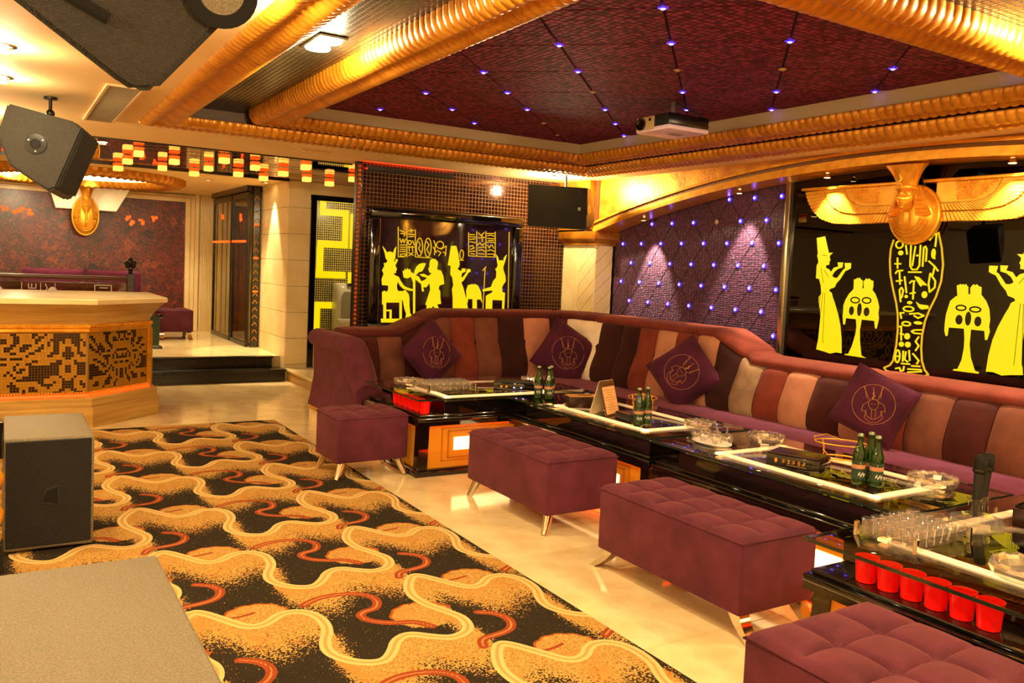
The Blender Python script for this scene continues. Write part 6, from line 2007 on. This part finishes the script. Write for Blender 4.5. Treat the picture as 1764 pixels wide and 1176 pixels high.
# ================================================================== CEILING FITTINGS
t = thing('air_vent', 'long slatted air vent in the cream soffit beside the tilted loudspeaker', 'air vent', (0.64, 6.24, HC))
for (a, b_, c_, d_) in ((-0.105, -0.085, -0.79, 0.79), (0.085, 0.105, -0.79, 0.79), (-0.085, 0.085, 0.77, 0.79), (-0.085, 0.085, -0.79, -0.77)):
    MB().rbox(a, b_, c_, d_, -0.014, -0.0005, 0.002, 1).build('frame_side', 'vent_frame', t)
MB().box(-0.085, 0.085, -0.77, 0.77, -0.003, -0.0006).build('backing', 'black_matte', t)
sl_me = MB().box(-0.085, 0.085, -0.006, 0.006, -0.011, -0.008, Matrix.Rotation(0.5, 4, 'X')).mesh('slat')
for k in range(44):
    link('slat', sl_me, 'vent_grey', t, (0, -0.755 + k * 0.0351, -0.001))
t = thing('access_panel', 'flat square access panel in the soffit near the lanterns', 'ceiling panel', (2.40, 7.47, HC))
MB().rbox(-0.14, 0.14, -0.14, 0.14, -0.012, -0.0005, 0.004, 1).build('frame', 'vent_frame', t)
MB().rbox(-0.11, 0.11, -0.11, 0.11, -0.018, -0.011, 0.004, 1).build('cover', 'plaster', t)

# lanterns under the mirrored ceiling
lan_b = MB().rbox(-0.041, 0.041, -0.041, 0.041, -0.092, -0.040, 0.006, 2).mesh('glowing_cube', 40)
lan_t = MB().rbox(-0.041, 0.041, -0.041, 0.041, -0.040, -0.006, 0.005, 2).mesh('shade_top', 40)
lan_w = MB().tube([(0, 0, -0.014), (0, 0, 0.0035)], 0.004, 6).mesh('hanger')
wires = []
LX = [1.105, 1.11, 1.12, 1.49, 1.48, 1.87, 1.87, 1.83, 2.25, 2.21, 2.58, 2.59, 2.57, 2.96, 3.32, 3.32]
LY = [8.46, 9.28, 10.14, 9.63, 8.87, 9.95, 9.20, 8.31, 9.53, 8.67, 9.74, 9.0, 8.17, 9.36, 9.64, 8.87]
lord = sorted(range(16), key=lambda q: LX[q] / LY[q])
for k in range(16):
    t = thing('cube_lantern', 'small orange cube lantern under the mirrored ceiling, %s from the left' % ORD[lord.index(k)], 'lantern', (LX[k], LY[k], HC), 0.15 * (k % 3), 'orange cube lanterns under the mirrored ceiling')
    link('glowing_cube', lan_b, 'lantern_core', t)
    link('shade_top', lan_t, 'lantern_glass', t)
    link('hanger', lan_w, 'dark_metal', t)
for k, (a, b_) in enumerate(((0, 7), (7, 12), (2, 5), (5, 14), (1, 8), (4, 11), (11, 15))):
    o = MB().tube([(LX[a], LY[a], HC - 0.008), (LX[b_], LY[b_], HC - 0.008)], 0.0025, 5).build('lantern_wire', 'steel', None)
    tag(o, 'thin steel wire strung between the cube lanterns, %s one' % ORD[k], 'wire', 'wires between the lanterns')
# ================================================================== BAR COUNTER
bar = thing('bar_counter', 'faceted stone bar counter with gold and brown mosaic front', 'bar counter', (0.3, 8.5, 0))
inv = Matrix.Translation(-bar.location)
BPATH = [(-1.4, 7.88), (0.704, 7.88), (1.31, 8.42), (1.31, 9.5)]
def boff(e):
    """path moved e towards the back of the counter, with mitred corners"""
    out = []
    n = len(BPATH)
    for i in range(n):
        ds = []
        if i > 0:
            ds.append(Vector(BPATH[i]) - Vector(BPATH[i - 1]))
        if i < n - 1:
            ds.append(Vector(BPATH[i + 1]) - Vector(BPATH[i]))
        ns = [Vector((-d.y, d.x)).normalized() for d in ds]
        m_ = sum(ns, Vector((0, 0))).normalized()
        k = e / max(0.3, m_.dot(ns[0]))
        out.append((BPATH[i][0] + m_.x * k, BPATH[i][1] + m_.y * k))
    return out
def blayer(prof, nm, m, smooth_=False):
    vs, fs = [], []
    n = 5
    for (e, z) in prof:
        p = boff(e) + [(-1.4, 9.5)]
        vs += [(x, y, z) for x, y in p]
    for i in range(len(prof) - 1):
        for k in range(n):
            a, b_ = i * n + k, i * n + (k + 1) % n
            fs.append((a, b_, b_ + n, a + n))
    fs += [tuple(range(n - 1, -1, -1)), tuple((len(prof) - 1) * n + k for k in range(n))]
    return pp(MB().add(vs, fs).build(nm, m, bar, smooth=smooth_))
blayer([(0.0, 0.0), (0.0, 0.165), (0.008, 0.172)], 'lower_plinth', 'travertine')
blayer([(0.02, 0.172), (0.02, 0.245), (0.035, 0.255)], 'upper_plinth', 'travertine')
blayer([(0.085, 0.255), (0.075, 0.262), (0.085, 0.282)], 'glow_strip', 'orange_glow')
blayer([(0.10, 0.282), (0.10, 0.86)], 'core', 'bar_grout')
blayer([(0.082, 0.805), (0.070, 0.815), (0.078, 0.835), (0.062, 0.85), (0.062, 0.872), (0.08, 0.876)], 'gold_cornice', 'gold')
blayer([(0.09, 0.872), (0.085, 0.90), (0.05, 0.955), (0.0, 1.01), (-0.035, 1.045)], 'cove_moulding', 'travertine', 40)
blayer([(-0.04, 1.045), (-0.055, 1.052), (-0.055, 1.088), (-0.045, 1.095)], 'counter_top', 'marble_slab')
FRONT = {0: [(92, 140), (330, 375), (430, 470), (545, 800), (870, 980)], 1: [(115, 175), (320, 340), (390, 440), (545, 800)], 2: [(0, 40), (115, 175), (355, 410), (520, 640), (715, 830)], 3: [(5, 40), (120, 175), (350, 375), (485, 510), (550, 575), (620, 640), (715, 800), (840, 860)], 4: [(85, 140), (220, 310), (420, 440), (485, 510), (550, 575), (745, 800), (840, 860)], 5: [(50, 105), (185, 275), (385, 440), (550, 575), (655, 705), (785, 800)], 6: [(50, 70), (185, 240), (355, 410), (550, 575), (655, 705), (785, 800)], 7: [(85, 140), (290, 340), (520, 575), (620, 735), (785, 830)], 8: [(250, 275), (485, 540), (620, 735), (810, 860)], 9: [(15, 40), (85, 210), (650, 705)], 10: [(320, 375), (585, 605), (745, 765)], 11: [(10, 40), (155, 175), (255, 310), (520, 605), (745, 860)], 12: [(120, 140), (290, 575), (650, 705), (780, 905)], 13: [(120, 140), (190, 245), (290, 575), (650, 705), (780, 905)], 14: [(55, 75), (155, 210), (290, 575), (650, 705), (780, 905)], 15: [(20, 40), (85, 105), (290, 575), (785, 905)], 16: [(120, 140), (220, 480), (590, 610), (750, 775), (880, 905)], 17: [(155, 445), (625, 640), (720, 740)], 18: [(85, 105), (390, 445), (530, 545), (625, 740), (815, 840)], 19: [(60, 140), (425, 540), (625, 740), (815, 905)], 20: [(90, 180), (290, 345), (460, 510), (625, 740), (850, 905)], 21: [(90, 180), (225, 245), (290, 380), (590, 640), (720, 775)], 22: [(235, 250), (525, 610), (755, 840)]}
DIAG = [(0, 1060, 1130), (0, 1190, 1310), (0, 1370, 1420), (1, 905, 940), (1, 1075, 1110), (1, 1215, 1230), (1, 1280, 1295), (1, 1330, 1350), (1, 1390, 1420), (2, 930, 960), (2, 1075, 1110), (2, 1155, 1190), (2, 1215, 1230), (2, 1280, 1295), (2, 1395, 1420), (3, 955, 970), (3, 1075, 1110), (3, 1160, 1175), (3, 1180, 1210), (3, 1235, 1270), (3, 1300, 1330), (3, 1375, 1410), (3, 1455, 1500), (4, 905, 920), (4, 975, 990), (4, 1010, 1025), (4, 1095, 1130), (4, 1365, 1390), (4, 1455, 1490), (5, 905, 940), (5, 1000, 1050), (5, 1115, 1150), (5, 1365, 1380), (5, 1435, 1465), (6, 930, 960), (6, 990, 1070), (6, 1135, 1150), (6, 1380, 1405), (6, 1495, 1525), (7, 975, 1005), (7, 1035, 1070), (7, 1095, 1135), (7, 1200, 1315), (7, 1475, 1490), (8, 1020, 1035), (8, 1180, 1195), (8, 1320, 1335), (8, 1380, 1450), (9, 1060, 1135), (9, 1165, 1180), (9, 1205, 1220), (9, 1255, 1275), (9, 1300, 1320), (9, 1345, 1360), (9, 1510, 1545), (10, 950, 985), (10, 1080, 1115), (10, 1165, 1180), (10, 1205, 1315), (10, 1345, 1360), (10, 1400, 1430), (10, 1475, 1505), (11, 1000, 1030), (11, 1100, 1115), (11, 1405, 1420), (11, 1500, 1550), (12, 905, 960), (12, 1040, 1075), (12, 1100, 1115), (12, 1185, 1215), (12, 1245, 1280), (12, 1305, 1335), (12, 1440, 1470), (12, 1500, 1550), (13, 905, 1005), (13, 1060, 1095), (13, 1145, 1160), (13, 1365, 1380), (13, 1420, 1450), (13, 1500, 1550), (14, 905, 1005), (14, 1125, 1140), (14, 1165, 1180), (14, 1345, 1360), (14, 1385, 1400), (14, 1480, 1550), (15, 905, 1050), (15, 1085, 1115), (15, 1165, 1180), (15, 1205, 1220), (15, 1245, 1280), (15, 1305, 1320), (15, 1350, 1360), (15, 1430, 1550), (16, 910, 1090), (16, 1205, 1220), (16, 1250, 1280), (16, 1305, 1320), (17, 910, 950), (17, 1125, 1140), (17, 1205, 1220), (17, 1250, 1280), (17, 1305, 1320), (17, 1370, 1410), (18, 1105, 1160), (18, 1250, 1280), (18, 1330, 1345), (18, 1390, 1435), (18, 1500, 1530), (19, 975, 1010), (19, 1085, 1140), (19, 1190, 1200), (19, 1335, 1360), (19, 1390, 1440), (19, 1500, 1550), (20, 960, 1010), (20, 1085, 1140), (20, 1170, 1200), (20, 1340, 1360), (21, 1045, 1060), (21, 1170, 1180)]
cells = {}
for r, l in FRONT.items():
    for a, b_ in l:
        for c_ in range(int(a / 31.5 + 0.4), int(b_ / 31.5 - 0.2) + 1):
            cells[('F', r, c_)] = 1
for r, a, b_ in DIAG:
    for c_ in range(int((a - 905) / 20.8 + 0.3), max(int((a - 905) / 20.8 + 0.3), int((b_ - 905) / 20.8 - 0.3)) + 1):
        cells[('D', r, c_)] = 1
PA = boff(0.097)
TP = 0.0222
gold_t, brown_t = MB(), MB()
def tiles(A, B_, n0, n1, key_, from_b):
    A, B_ = Vector(A), Vector(B_)
    d = (B_ - A).normalized()
    nrm = Vector((d.y, -d.x))
    for c_ in range(n0, n1):
        for r in range(23):
            cc = c_
            s0 = (c_ + 0.08) * TP
            org = B_ - d * (28.7 * TP) if from_b else A + d * 0.012
            cell = (key_, r, cc if cc >= 0 else -cc)
            mb = brown_t if cell in cells else gold_t
            z1_ = 0.798 - r * TP - 0.001
            p0, p1 = org + d * s0, org + d * (s0 + TP * 0.86)
            q0, q1 = p0 + nrm * 0.0035, p1 + nrm * 0.0035
            mb.add([(q0.x, q0.y, z1_ - TP * 0.86), (q1.x, q1.y, z1_ - TP * 0.86), (q1.x, q1.y, z1_), (q0.x, q0.y, z1_)], [(0, 1, 2, 3)])
tiles(PA[0], PA[1], -40, 28, 'F', True)
tiles(PA[1], PA[2], 0, 35, 'D', False)
tag(pp(gold_t.build('gold_mosaic', 'bar_tile_gold', bar)), kind='stuff')
tag(pp(brown_t.build('brown_mosaic', 'bar_tile_brown', bar)), kind='stuff')
# gilt frames of the mosaic panels
P2_ = boff(0.085)
for i in (1, 2):
    A, B_ = Vector(P2_[i - 1]), Vector(P2_[i])
    d = (B_ - A).normalized()
    nr = Vector((d.y, -d.x))
    for (s0, s1) in (((-0.012 + (B_ - A).length - 0.02), (B_ - A).length),) if i == 2 else ():
        a, b_ = A + d * s0, A + d * s1
        pp(MB().add([(a.x, a.y, 0.285), (b_.x, b_.y, 0.285), (b_.x, b_.y, 0.81), (a.x, a.y, 0.81), (a.x + nr.x * 0.02, a.y + nr.y * 0.02, 0.285), (b_.x + nr.x * 0.02, b_.y + nr.y * 0.02, 0.285), (b_.x + nr.x * 0.02, b_.y + nr.y * 0.02, 0.81), (a.x + nr.x * 0.02, a.y + nr.y * 0.02, 0.81)], [(0, 1, 2, 3), (4, 5, 6, 7), (0, 1, 5, 4), (1, 2, 6, 5), (2, 3, 7, 6), (3, 0, 4, 7)]).build('frame_post', 'gold', bar))
    tb = MB()
    a, b_ = A + nr * 0.004, B_ + nr * 0.004
    n = int((b_ - a).length / 0.022)
    for k in range(n):
        q = a.lerp(b_, (k + 0.5) / n)
        tb.sphere((q.x, q.y, 0.294), 0.011, 0.011, 0.008, 6, 4)
        qq = q + nr * 0.022
        tb.sphere((qq.x, qq.y, 0.862), 0.010, 0.010, 0.007, 6, 4)
    tag(pp(tb.build('gilt_beading', 'gold', bar, smooth=60)), kind='stuff')

# ================================================================== ENTRANCE ALCOVE
ZR = 0.285
mat('lit_disc', (255, 236, 190), 0.5, emis=(255, 226, 160), es=2.2)
# mural with stepped cream surround
t = thing('mural', 'dark red mural of worn figures on the alcove back wall', 'mural', (0.7, 14.19, 0.5))
inv = Matrix.Translation(-t.location)
pp(MB().box(-1.6, 2.54, 14.15, 14.198, ZR, 2.33).build('printed_panel', 'mural_print', t))
for k, (e, y) in enumerate(((0.0, 14.10), (0.07, 14.12), (0.14, 14.14))):
    pp(MB().rbox(2.54 + e, 2.61 + e, y, 14.2, ZR, 2.33 + e + 0.0, 0.006, 1).build('frame_step', 'marble_slab', t))
    pp(MB().rbox(-1.6, 2.61 + e, y, 14.2, 2.33 + e, min(HC - 0.002, 2.40 + e * 0.5), 0.006, 1).build('frame_step', 'marble_slab', t))
fl_ = MB()
for k in range(9):
    fl_.tube([(2.78 + k * 0.022, 14.13, ZR), (2.78 + k * 0.022, 14.13, HC - 0.003)], 0.009, 8)
pp(fl_.build('fluted_strip', 'marble_slab', t, smooth=60))
rng = random.Random(5)
for (bx, bz) in ((0.30, 2.05), (0.42, 2.02), (0.10, 2.06), (0.22, 1.99), (1.72, 2.02), (1.90, 1.98), (2.08, 2.04), (1.78, 1.95)):
    mb = MB()
    for q in range(5):
        mb.sphere((bx + rng.uniform(-0.03, 0.03), 14.147, bz + rng.uniform(-0.03, 0.03)), rng.uniform(0.015, 0.03), 0.004, rng.uniform(0.012, 0.03), 8, 5)
    pp(mb.build('red_blossom', 'orange_glow', t, smooth=60))
# gold mask with white pleated cloth
t = thing('wall_mask', 'gold mask of a king on white pleated cloth above the alcove', 'sculpture', (1.10, 13.80, 1.725))
MB().prism([(-0.48, 0.72), (0.60, 0.72), (0.41, 0.37), (-0.38, 0.37)], lambda a, b, d: (a, d, b), 0.02, 0.05).build('cloth_back', 'white_pleat', t)
for k in range(22):
    q0, q1 = k / 22, (k + 1) / 22
    pol = [(-0.48 + 1.08 * q0, 0.72), (-0.48 + 1.08 * q1, 0.72), (-0.38 + 0.79 * q1, 0.37), (-0.38 + 0.79 * q0, 0.37)]
    pad_mesh(pol, lambda a, b, d: (a, 0.02 - d, b), 0.0008, 0.012, 0.014).build('pleat', 'white_pleat', t)
MB().box(-0.04, 0.04, 0.04, 0.34, 0.3, 0.38).build('wall_bracket', 'gold', t)
pharaoh(t, 1.0)
for c_ in t.children:
    if c_.name.split('.')[0] in ('breastplate', 'rim', 'headcloth', 'face', 'beard', 'brow_band', 'crown', 'serpent'):
        c_.scale = (0.92, 0.92, 1.36)
lamp('SPOT', (1.10, 12.9, 2.42), 30, WARM2, 0.04, (1.1, 13.8, 2.0), 70, 0.6)
# ribbed gold ring on the alcove ceiling
t = thing('ceiling_ring', 'round ribbed gold ring around a lit disc in the alcove ceiling', 'ceiling ring', (0.92, 12.1, HC))
vs, fs = [], []
n = 288
prof = [(1.22, 0.0), (1.22, -0.05), (1.18, -0.085), (1.12, -0.09), (1.05, -0.075), (1.0, -0.09), (0.96, -0.07), (0.95, 0.0)]
for k in range(n):
    a = 2 * PI * k / n
    e = 0.012 * (1 if (k // 2) % 2 else 0)
    for (r, z) in prof:
        vs.append(((r + (e if r > 1.1 else -e)) * math.cos(a), (r + (e if r > 1.1 else -e)) * math.sin(a), (z - e if z < 0 else 0) + (0 if z == 0 else 0)))
m_ = len(prof)
for k in range(n):
    for q in range(m_ - 1):
        a, b_ = k * m_ + q, ((k + 1) % n) * m_ + q
        fs.append((a, b_, b_ + 1, a + 1))
MB().add(vs, fs).build('ribbed_ring', 'gold_rib', t, smooth=50)
MB().lathe([(0.0005, -0.006), (0.95, -0.006), (0.95, -0.001), (0.0005, -0.001)], 64).build('lit_disc', 'lit_disc', t)
# purple sofa in the alcove
t = thing('alcove_sofa', 'pink violet velvet sofa behind the glass rail in the alcove', 'sofa', (1.0, 13.2, ZR + 0.001))
MB().rbox(-0.72, 0.75, -0.30, 0.02, 0.12, 0.95, 0.05, 3).build('backrest', 'velvet_seat', t, smooth=50)
MB().rbox(-0.72, 0.75, -0.85, -0.30, 0.12, 0.42, 0.05, 3).build('seat', 'velvet_seat', t, smooth=50)
for sx in (-0.80, 0.72):
    MB().rbox(sx, sx + 0.12, -0.88, 0.02, 0.10, 0.66, 0.05, 3).build('arm', 'velvet_seat', t, smooth=50)
MB().rbox(-0.70, 0.73, -0.80, 0.0, 0.0, 0.12, 0.01, 1).build('base', 'black_matte', t)
pillow((1.04, 12.80, 0.93), 0.0, -0.25, P45, -P45, 'pink violet pillow with medallion on the alcove sofa')
# glass rail with wooden handrail and post
t = thing('glass_railing', 'engraved glass railing with dark wooden handrail behind the bar', 'railing', (0.0, 10.62, ZR + 0.001))
MB().rbox(-1.5, 1.33, -0.035, 0.035, 0.885, 0.935, 0.012, 2).build('handrail', 'wood_brown', t, smooth=40)
gp = MB().box(-1.5, 1.28, -0.006, 0.006, 0.05, 0.86).build('glass_pane', 'rail_glass', t)
MB().rbox(1.28, 1.36, -0.045, 0.045, 0.0, 0.97, 0.006, 2).build('newel_post', 'wood_dark', t)
fn = MB()
for k in range(9):
    a = 2 * PI * k / 8
    r = 0.04 if k < 8 else 0
    fn.sphere((1.32 + r * math.cos(a), r * math.sin(a), 1.03 + (0.03 if k % 2 else 0.06) + (0.04 if k == 8 else 0)), 0.028, 0.028, 0.03, 10, 6)
fn.lathe([(0.035, 0.97), (0.02, 0.99), (0.03, 1.02), (0.0005, 1.03)], 14, (1.32, 0, 0))
fn.build('flower_finial', 'dark_metal', t, smooth=60)
en = MB()
fnR = lambda a, b, d: (a, d, b)
for (x, w) in ((0.16, 0), (0.30, 0), (-0.02, 0)):
    stroke(en, [(0.255 + x, 0.60), (0.255 + x, 0.84)], 0.003, fnR, -0.0065, -0.008)
for p in ([(0.30, 0.83), (0.30, 0.78), (0.37, 0.78), (0.37, 0.83)], [(0.33, 0.83), (0.33, 0.79)], [(0.30, 0.74), (0.34, 0.71), (0.31, 0.68)], [(0.38, 0.75), (0.36, 0.70), (0.39, 0.68)], [(0.46, 0.83), (0.48, 0.78), (0.45, 0.74), (0.47, 0.68)], [(0.06, 0.76), (0.10, 0.70), (0.14, 0.74), (0.18, 0.69), (0.21, 0.76)], [(0.95, 0.83), (1.12, 0.83), (1.12, 0.70), (0.95, 0.70), (0.95, 0.83)], [(1.0, 0.80), (1.08, 0.80)], [(1.0, 0.76), (1.08, 0.74)]):
    stroke(en, p, 0.004, fnR, -0.0065, -0.008)
for (x, z, a, b_) in ((0.53, 0.73, 0.05, 0.07), (0.02, 0.74, 0.04, 0.06), (0.80, 0.70, 0.035, 0.06)):
    en.prism(ring_pts((x, z, a, b_), 16)[:-1], fnR, -0.0065, -0.008)
en.build('engraved_signs', 'engraving', gp)
# small ottoman and bin
t = ottoman(0.47, 0.42, 2, 2, 'bar', 'plum ottoman in the alcove beside the dark bin', (2.19, 12.95, ZR + 0.001), 0.0, 0.11, 0.435)
t['group'] = 'ottoman in the alcove'
t = thing('waste_bin', 'dark green waste bin behind the bar corner', 'bin', (1.72, 11.6, ZR + 0.001))
MB().lathe([(0.10, 0.0), (0.10, 0.03), (0.085, 0.04), (0.10, 0.40), (0.0005, 0.40)], 4, T=Matrix.Rotation(PI / 4, 4, 'Z')).build('body', 'label_paper', t)
MB().rbox(-0.10, 0.10, -0.10, 0.10, 0.40, 0.44, 0.008, 2).build('lid', 'black_gloss', t, smooth=40)
MB().rbox(-0.10, 0.10, -0.10, 0.10, 0.0, 0.03, 0.006, 1).build('foot', 'black_gloss', t)
# cloth left beside the bar
o = MB().sphere((0, 0, 0.045), 0.06, 0.05, 0.05, 12, 8).build('crumpled_cloth', 'white_plate', None, smooth=60)
for v in o.data.vertices:
    v.co *= 1 + 0.18 * math.sin(v.co.x * 90) * math.cos(v.co.z * 70)
o.location = (1.56, 10.95, ZR + 0.004)
tag(o, 'crumpled white cloth on the alcove floor by the bar', 'cloth')

# glazed doors along the alcove side
def door_leaf(y0, y1, label, ang):
    t = thing('glass_door', label, 'door', (2.90, (y0 + y1) / 2, ZR + 0.001))
    L = (y1 - y0) / 2
    for (a, b_, c_, d_) in ((-L, -L + 0.045, 0.0, 2.10), (L - 0.045, L, 0.0, 2.10), (-L + 0.045, L - 0.045, 2.02, 2.10), (-L + 0.045, L - 0.045, 0.0, 0.06)):
        MB().rbox(-0.02, 0.02, a, b_, c_, d_, 0.003, 1).build('stile' if b_ - a < 0.1 else 'rail', 'black_trim', t)
    MB().box(-0.004, 0.004, -L + 0.045, L - 0.045, 0.06, 2.02).build('pane', 'door_glass', t)
    mb = MB()
    mb.grid(lambda u, v: (0.10 + 0.018 * math.sin(u * L * 110), -L + 0.05 + u * (2 * L - 0.1), 0.03 + v * 2.03), int(L * 120), 4)
    cu = mb.build('net_curtain', 'net_curtain', t, smooth=60)
    MB().rbox(-0.032, -0.022, -L + 0.05, L - 0.05, 1.42, 1.45, 0.002, 1).build('orange_band', 'orange_glow', t)
    lo = MB()
    for q in range(6):
        stroke(lo, [(rng.uniform(-0.08, 0.08), 1.78 + rng.uniform(-0.07, 0.07)), (rng.uniform(-0.08, 0.08), 1.78 + rng.uniform(-0.07, 0.07))], 0.012, lambda a, b, d: (d, a, b), -0.006, -0.009)
    lo.build('red_emblem', 'orange_glow', t)
    return t
mat('net_curtain', (206, 188, 140), 0.7, col2=(150, 132, 92), nscale=30, nstretch=(1, 1, 0.15))
door_leaf(12.55, 13.75, 'glazed black framed door with curtain, farther leaf in the alcove', 0)
door_leaf(11.62, 12.50, 'glazed black framed door with curtain, leaf next to the stone column', 0)
t = thing('etched_post', 'black post etched with gold chevrons beside the stone column', 'post', (2.98, 11.60, ZR + 0.001))
MB().rbox(-0.04, 0.05, -0.05, -0.01, 0.0, HC - ZR - 0.004, 0.004, 1).build('post', 'black_gloss', t)
for k in range(20):
    mb = MB()
    z = 0.10 + k * 0.10
    stroke(mb, [(-0.028, z), (0.005, z + 0.045), (0.038, z)], 0.005, lambda a, b, d: (a, d, b), -0.0505, -0.053)
    mb.build('chevron', 'gold_thread', t)
for k in range(3):
    MB().rbox(-0.03, 0.04, -0.054, -0.0505, 0.75 + k * 0.45, 0.775 + k * 0.45, 0.001, 1).build('orange_band', 'orange_glow', t)
struct(MB().box(3.0, 3.06, 13.75, 14.2, ZR, HC).build('wall_alcove_pier', 'marble_slab'), 'cream pier at the back of the alcove')
struct(MB().box(2.86, 3.06, 11.60, 13.8, ZR + 2.11, HC).build('trim_5', 'black_trim'), 'dark header above the glazed doors')

# ================================================================== WASHROOM URINAL
t = thing('urinal', 'white porcelain urinal seen through the washroom door', 'urinal', (4.25, 11.60, 0.50))
vs = []
mb = MB()
prof = [(0.0, 0.13, 0.17), (0.05, 0.16, 0.24), (0.25, 0.165, 0.27), (0.30, 0.165, 0.26), (0.60, 0.165, 0.24), (0.68, 0.155, 0.20), (0.70, 0.14, 0.16)]
ring = 20
for (z, w, d) in prof:
    for k in range(ring):
        a = PI * k / (ring - 1)
        c_, s_ = math.cos(a), math.sin(a)
        vs.append((w * math.copysign(abs(c_) ** 0.5, c_), -d * abs(s_) ** 0.5, z))
fs = []
for i in range(len(prof) - 1):
    for k in range(ring - 1):
        fs.append((i * ring + k, i * ring + k + 1, (i + 1) * ring + k + 1, (i + 1) * ring + k))
fs += [tuple(range(ring)), tuple((len(prof) - 1) * ring + k for k in range(ring))]
mb.add(vs, fs)
mb.build('body', 'porcelain', t, smooth=50)
MB().prism([(-0.10, 0.16), (0.10, 0.16), (0.12, 0.25), (0.12, 0.52), (0.08, 0.58), (-0.08, 0.58), (-0.12, 0.52), (-0.12, 0.25)], lambda a, b, d: (a, d, b), -0.262, -0.272).build('bowl_shade', 'urinal_shadow', t)  # raised plate in a darker tone, painting the shade of the bowl hollow
MB().rbox(-0.17, 0.17, -0.29, -0.20, 0.14, 0.20, 0.02, 3).build('lip', 'porcelain', t, smooth=50)
MB().rbox(-0.03, 0.03, -0.26, -0.18, 0.66, 0.70, 0.006, 2).build('sensor', 'black_gloss', t)
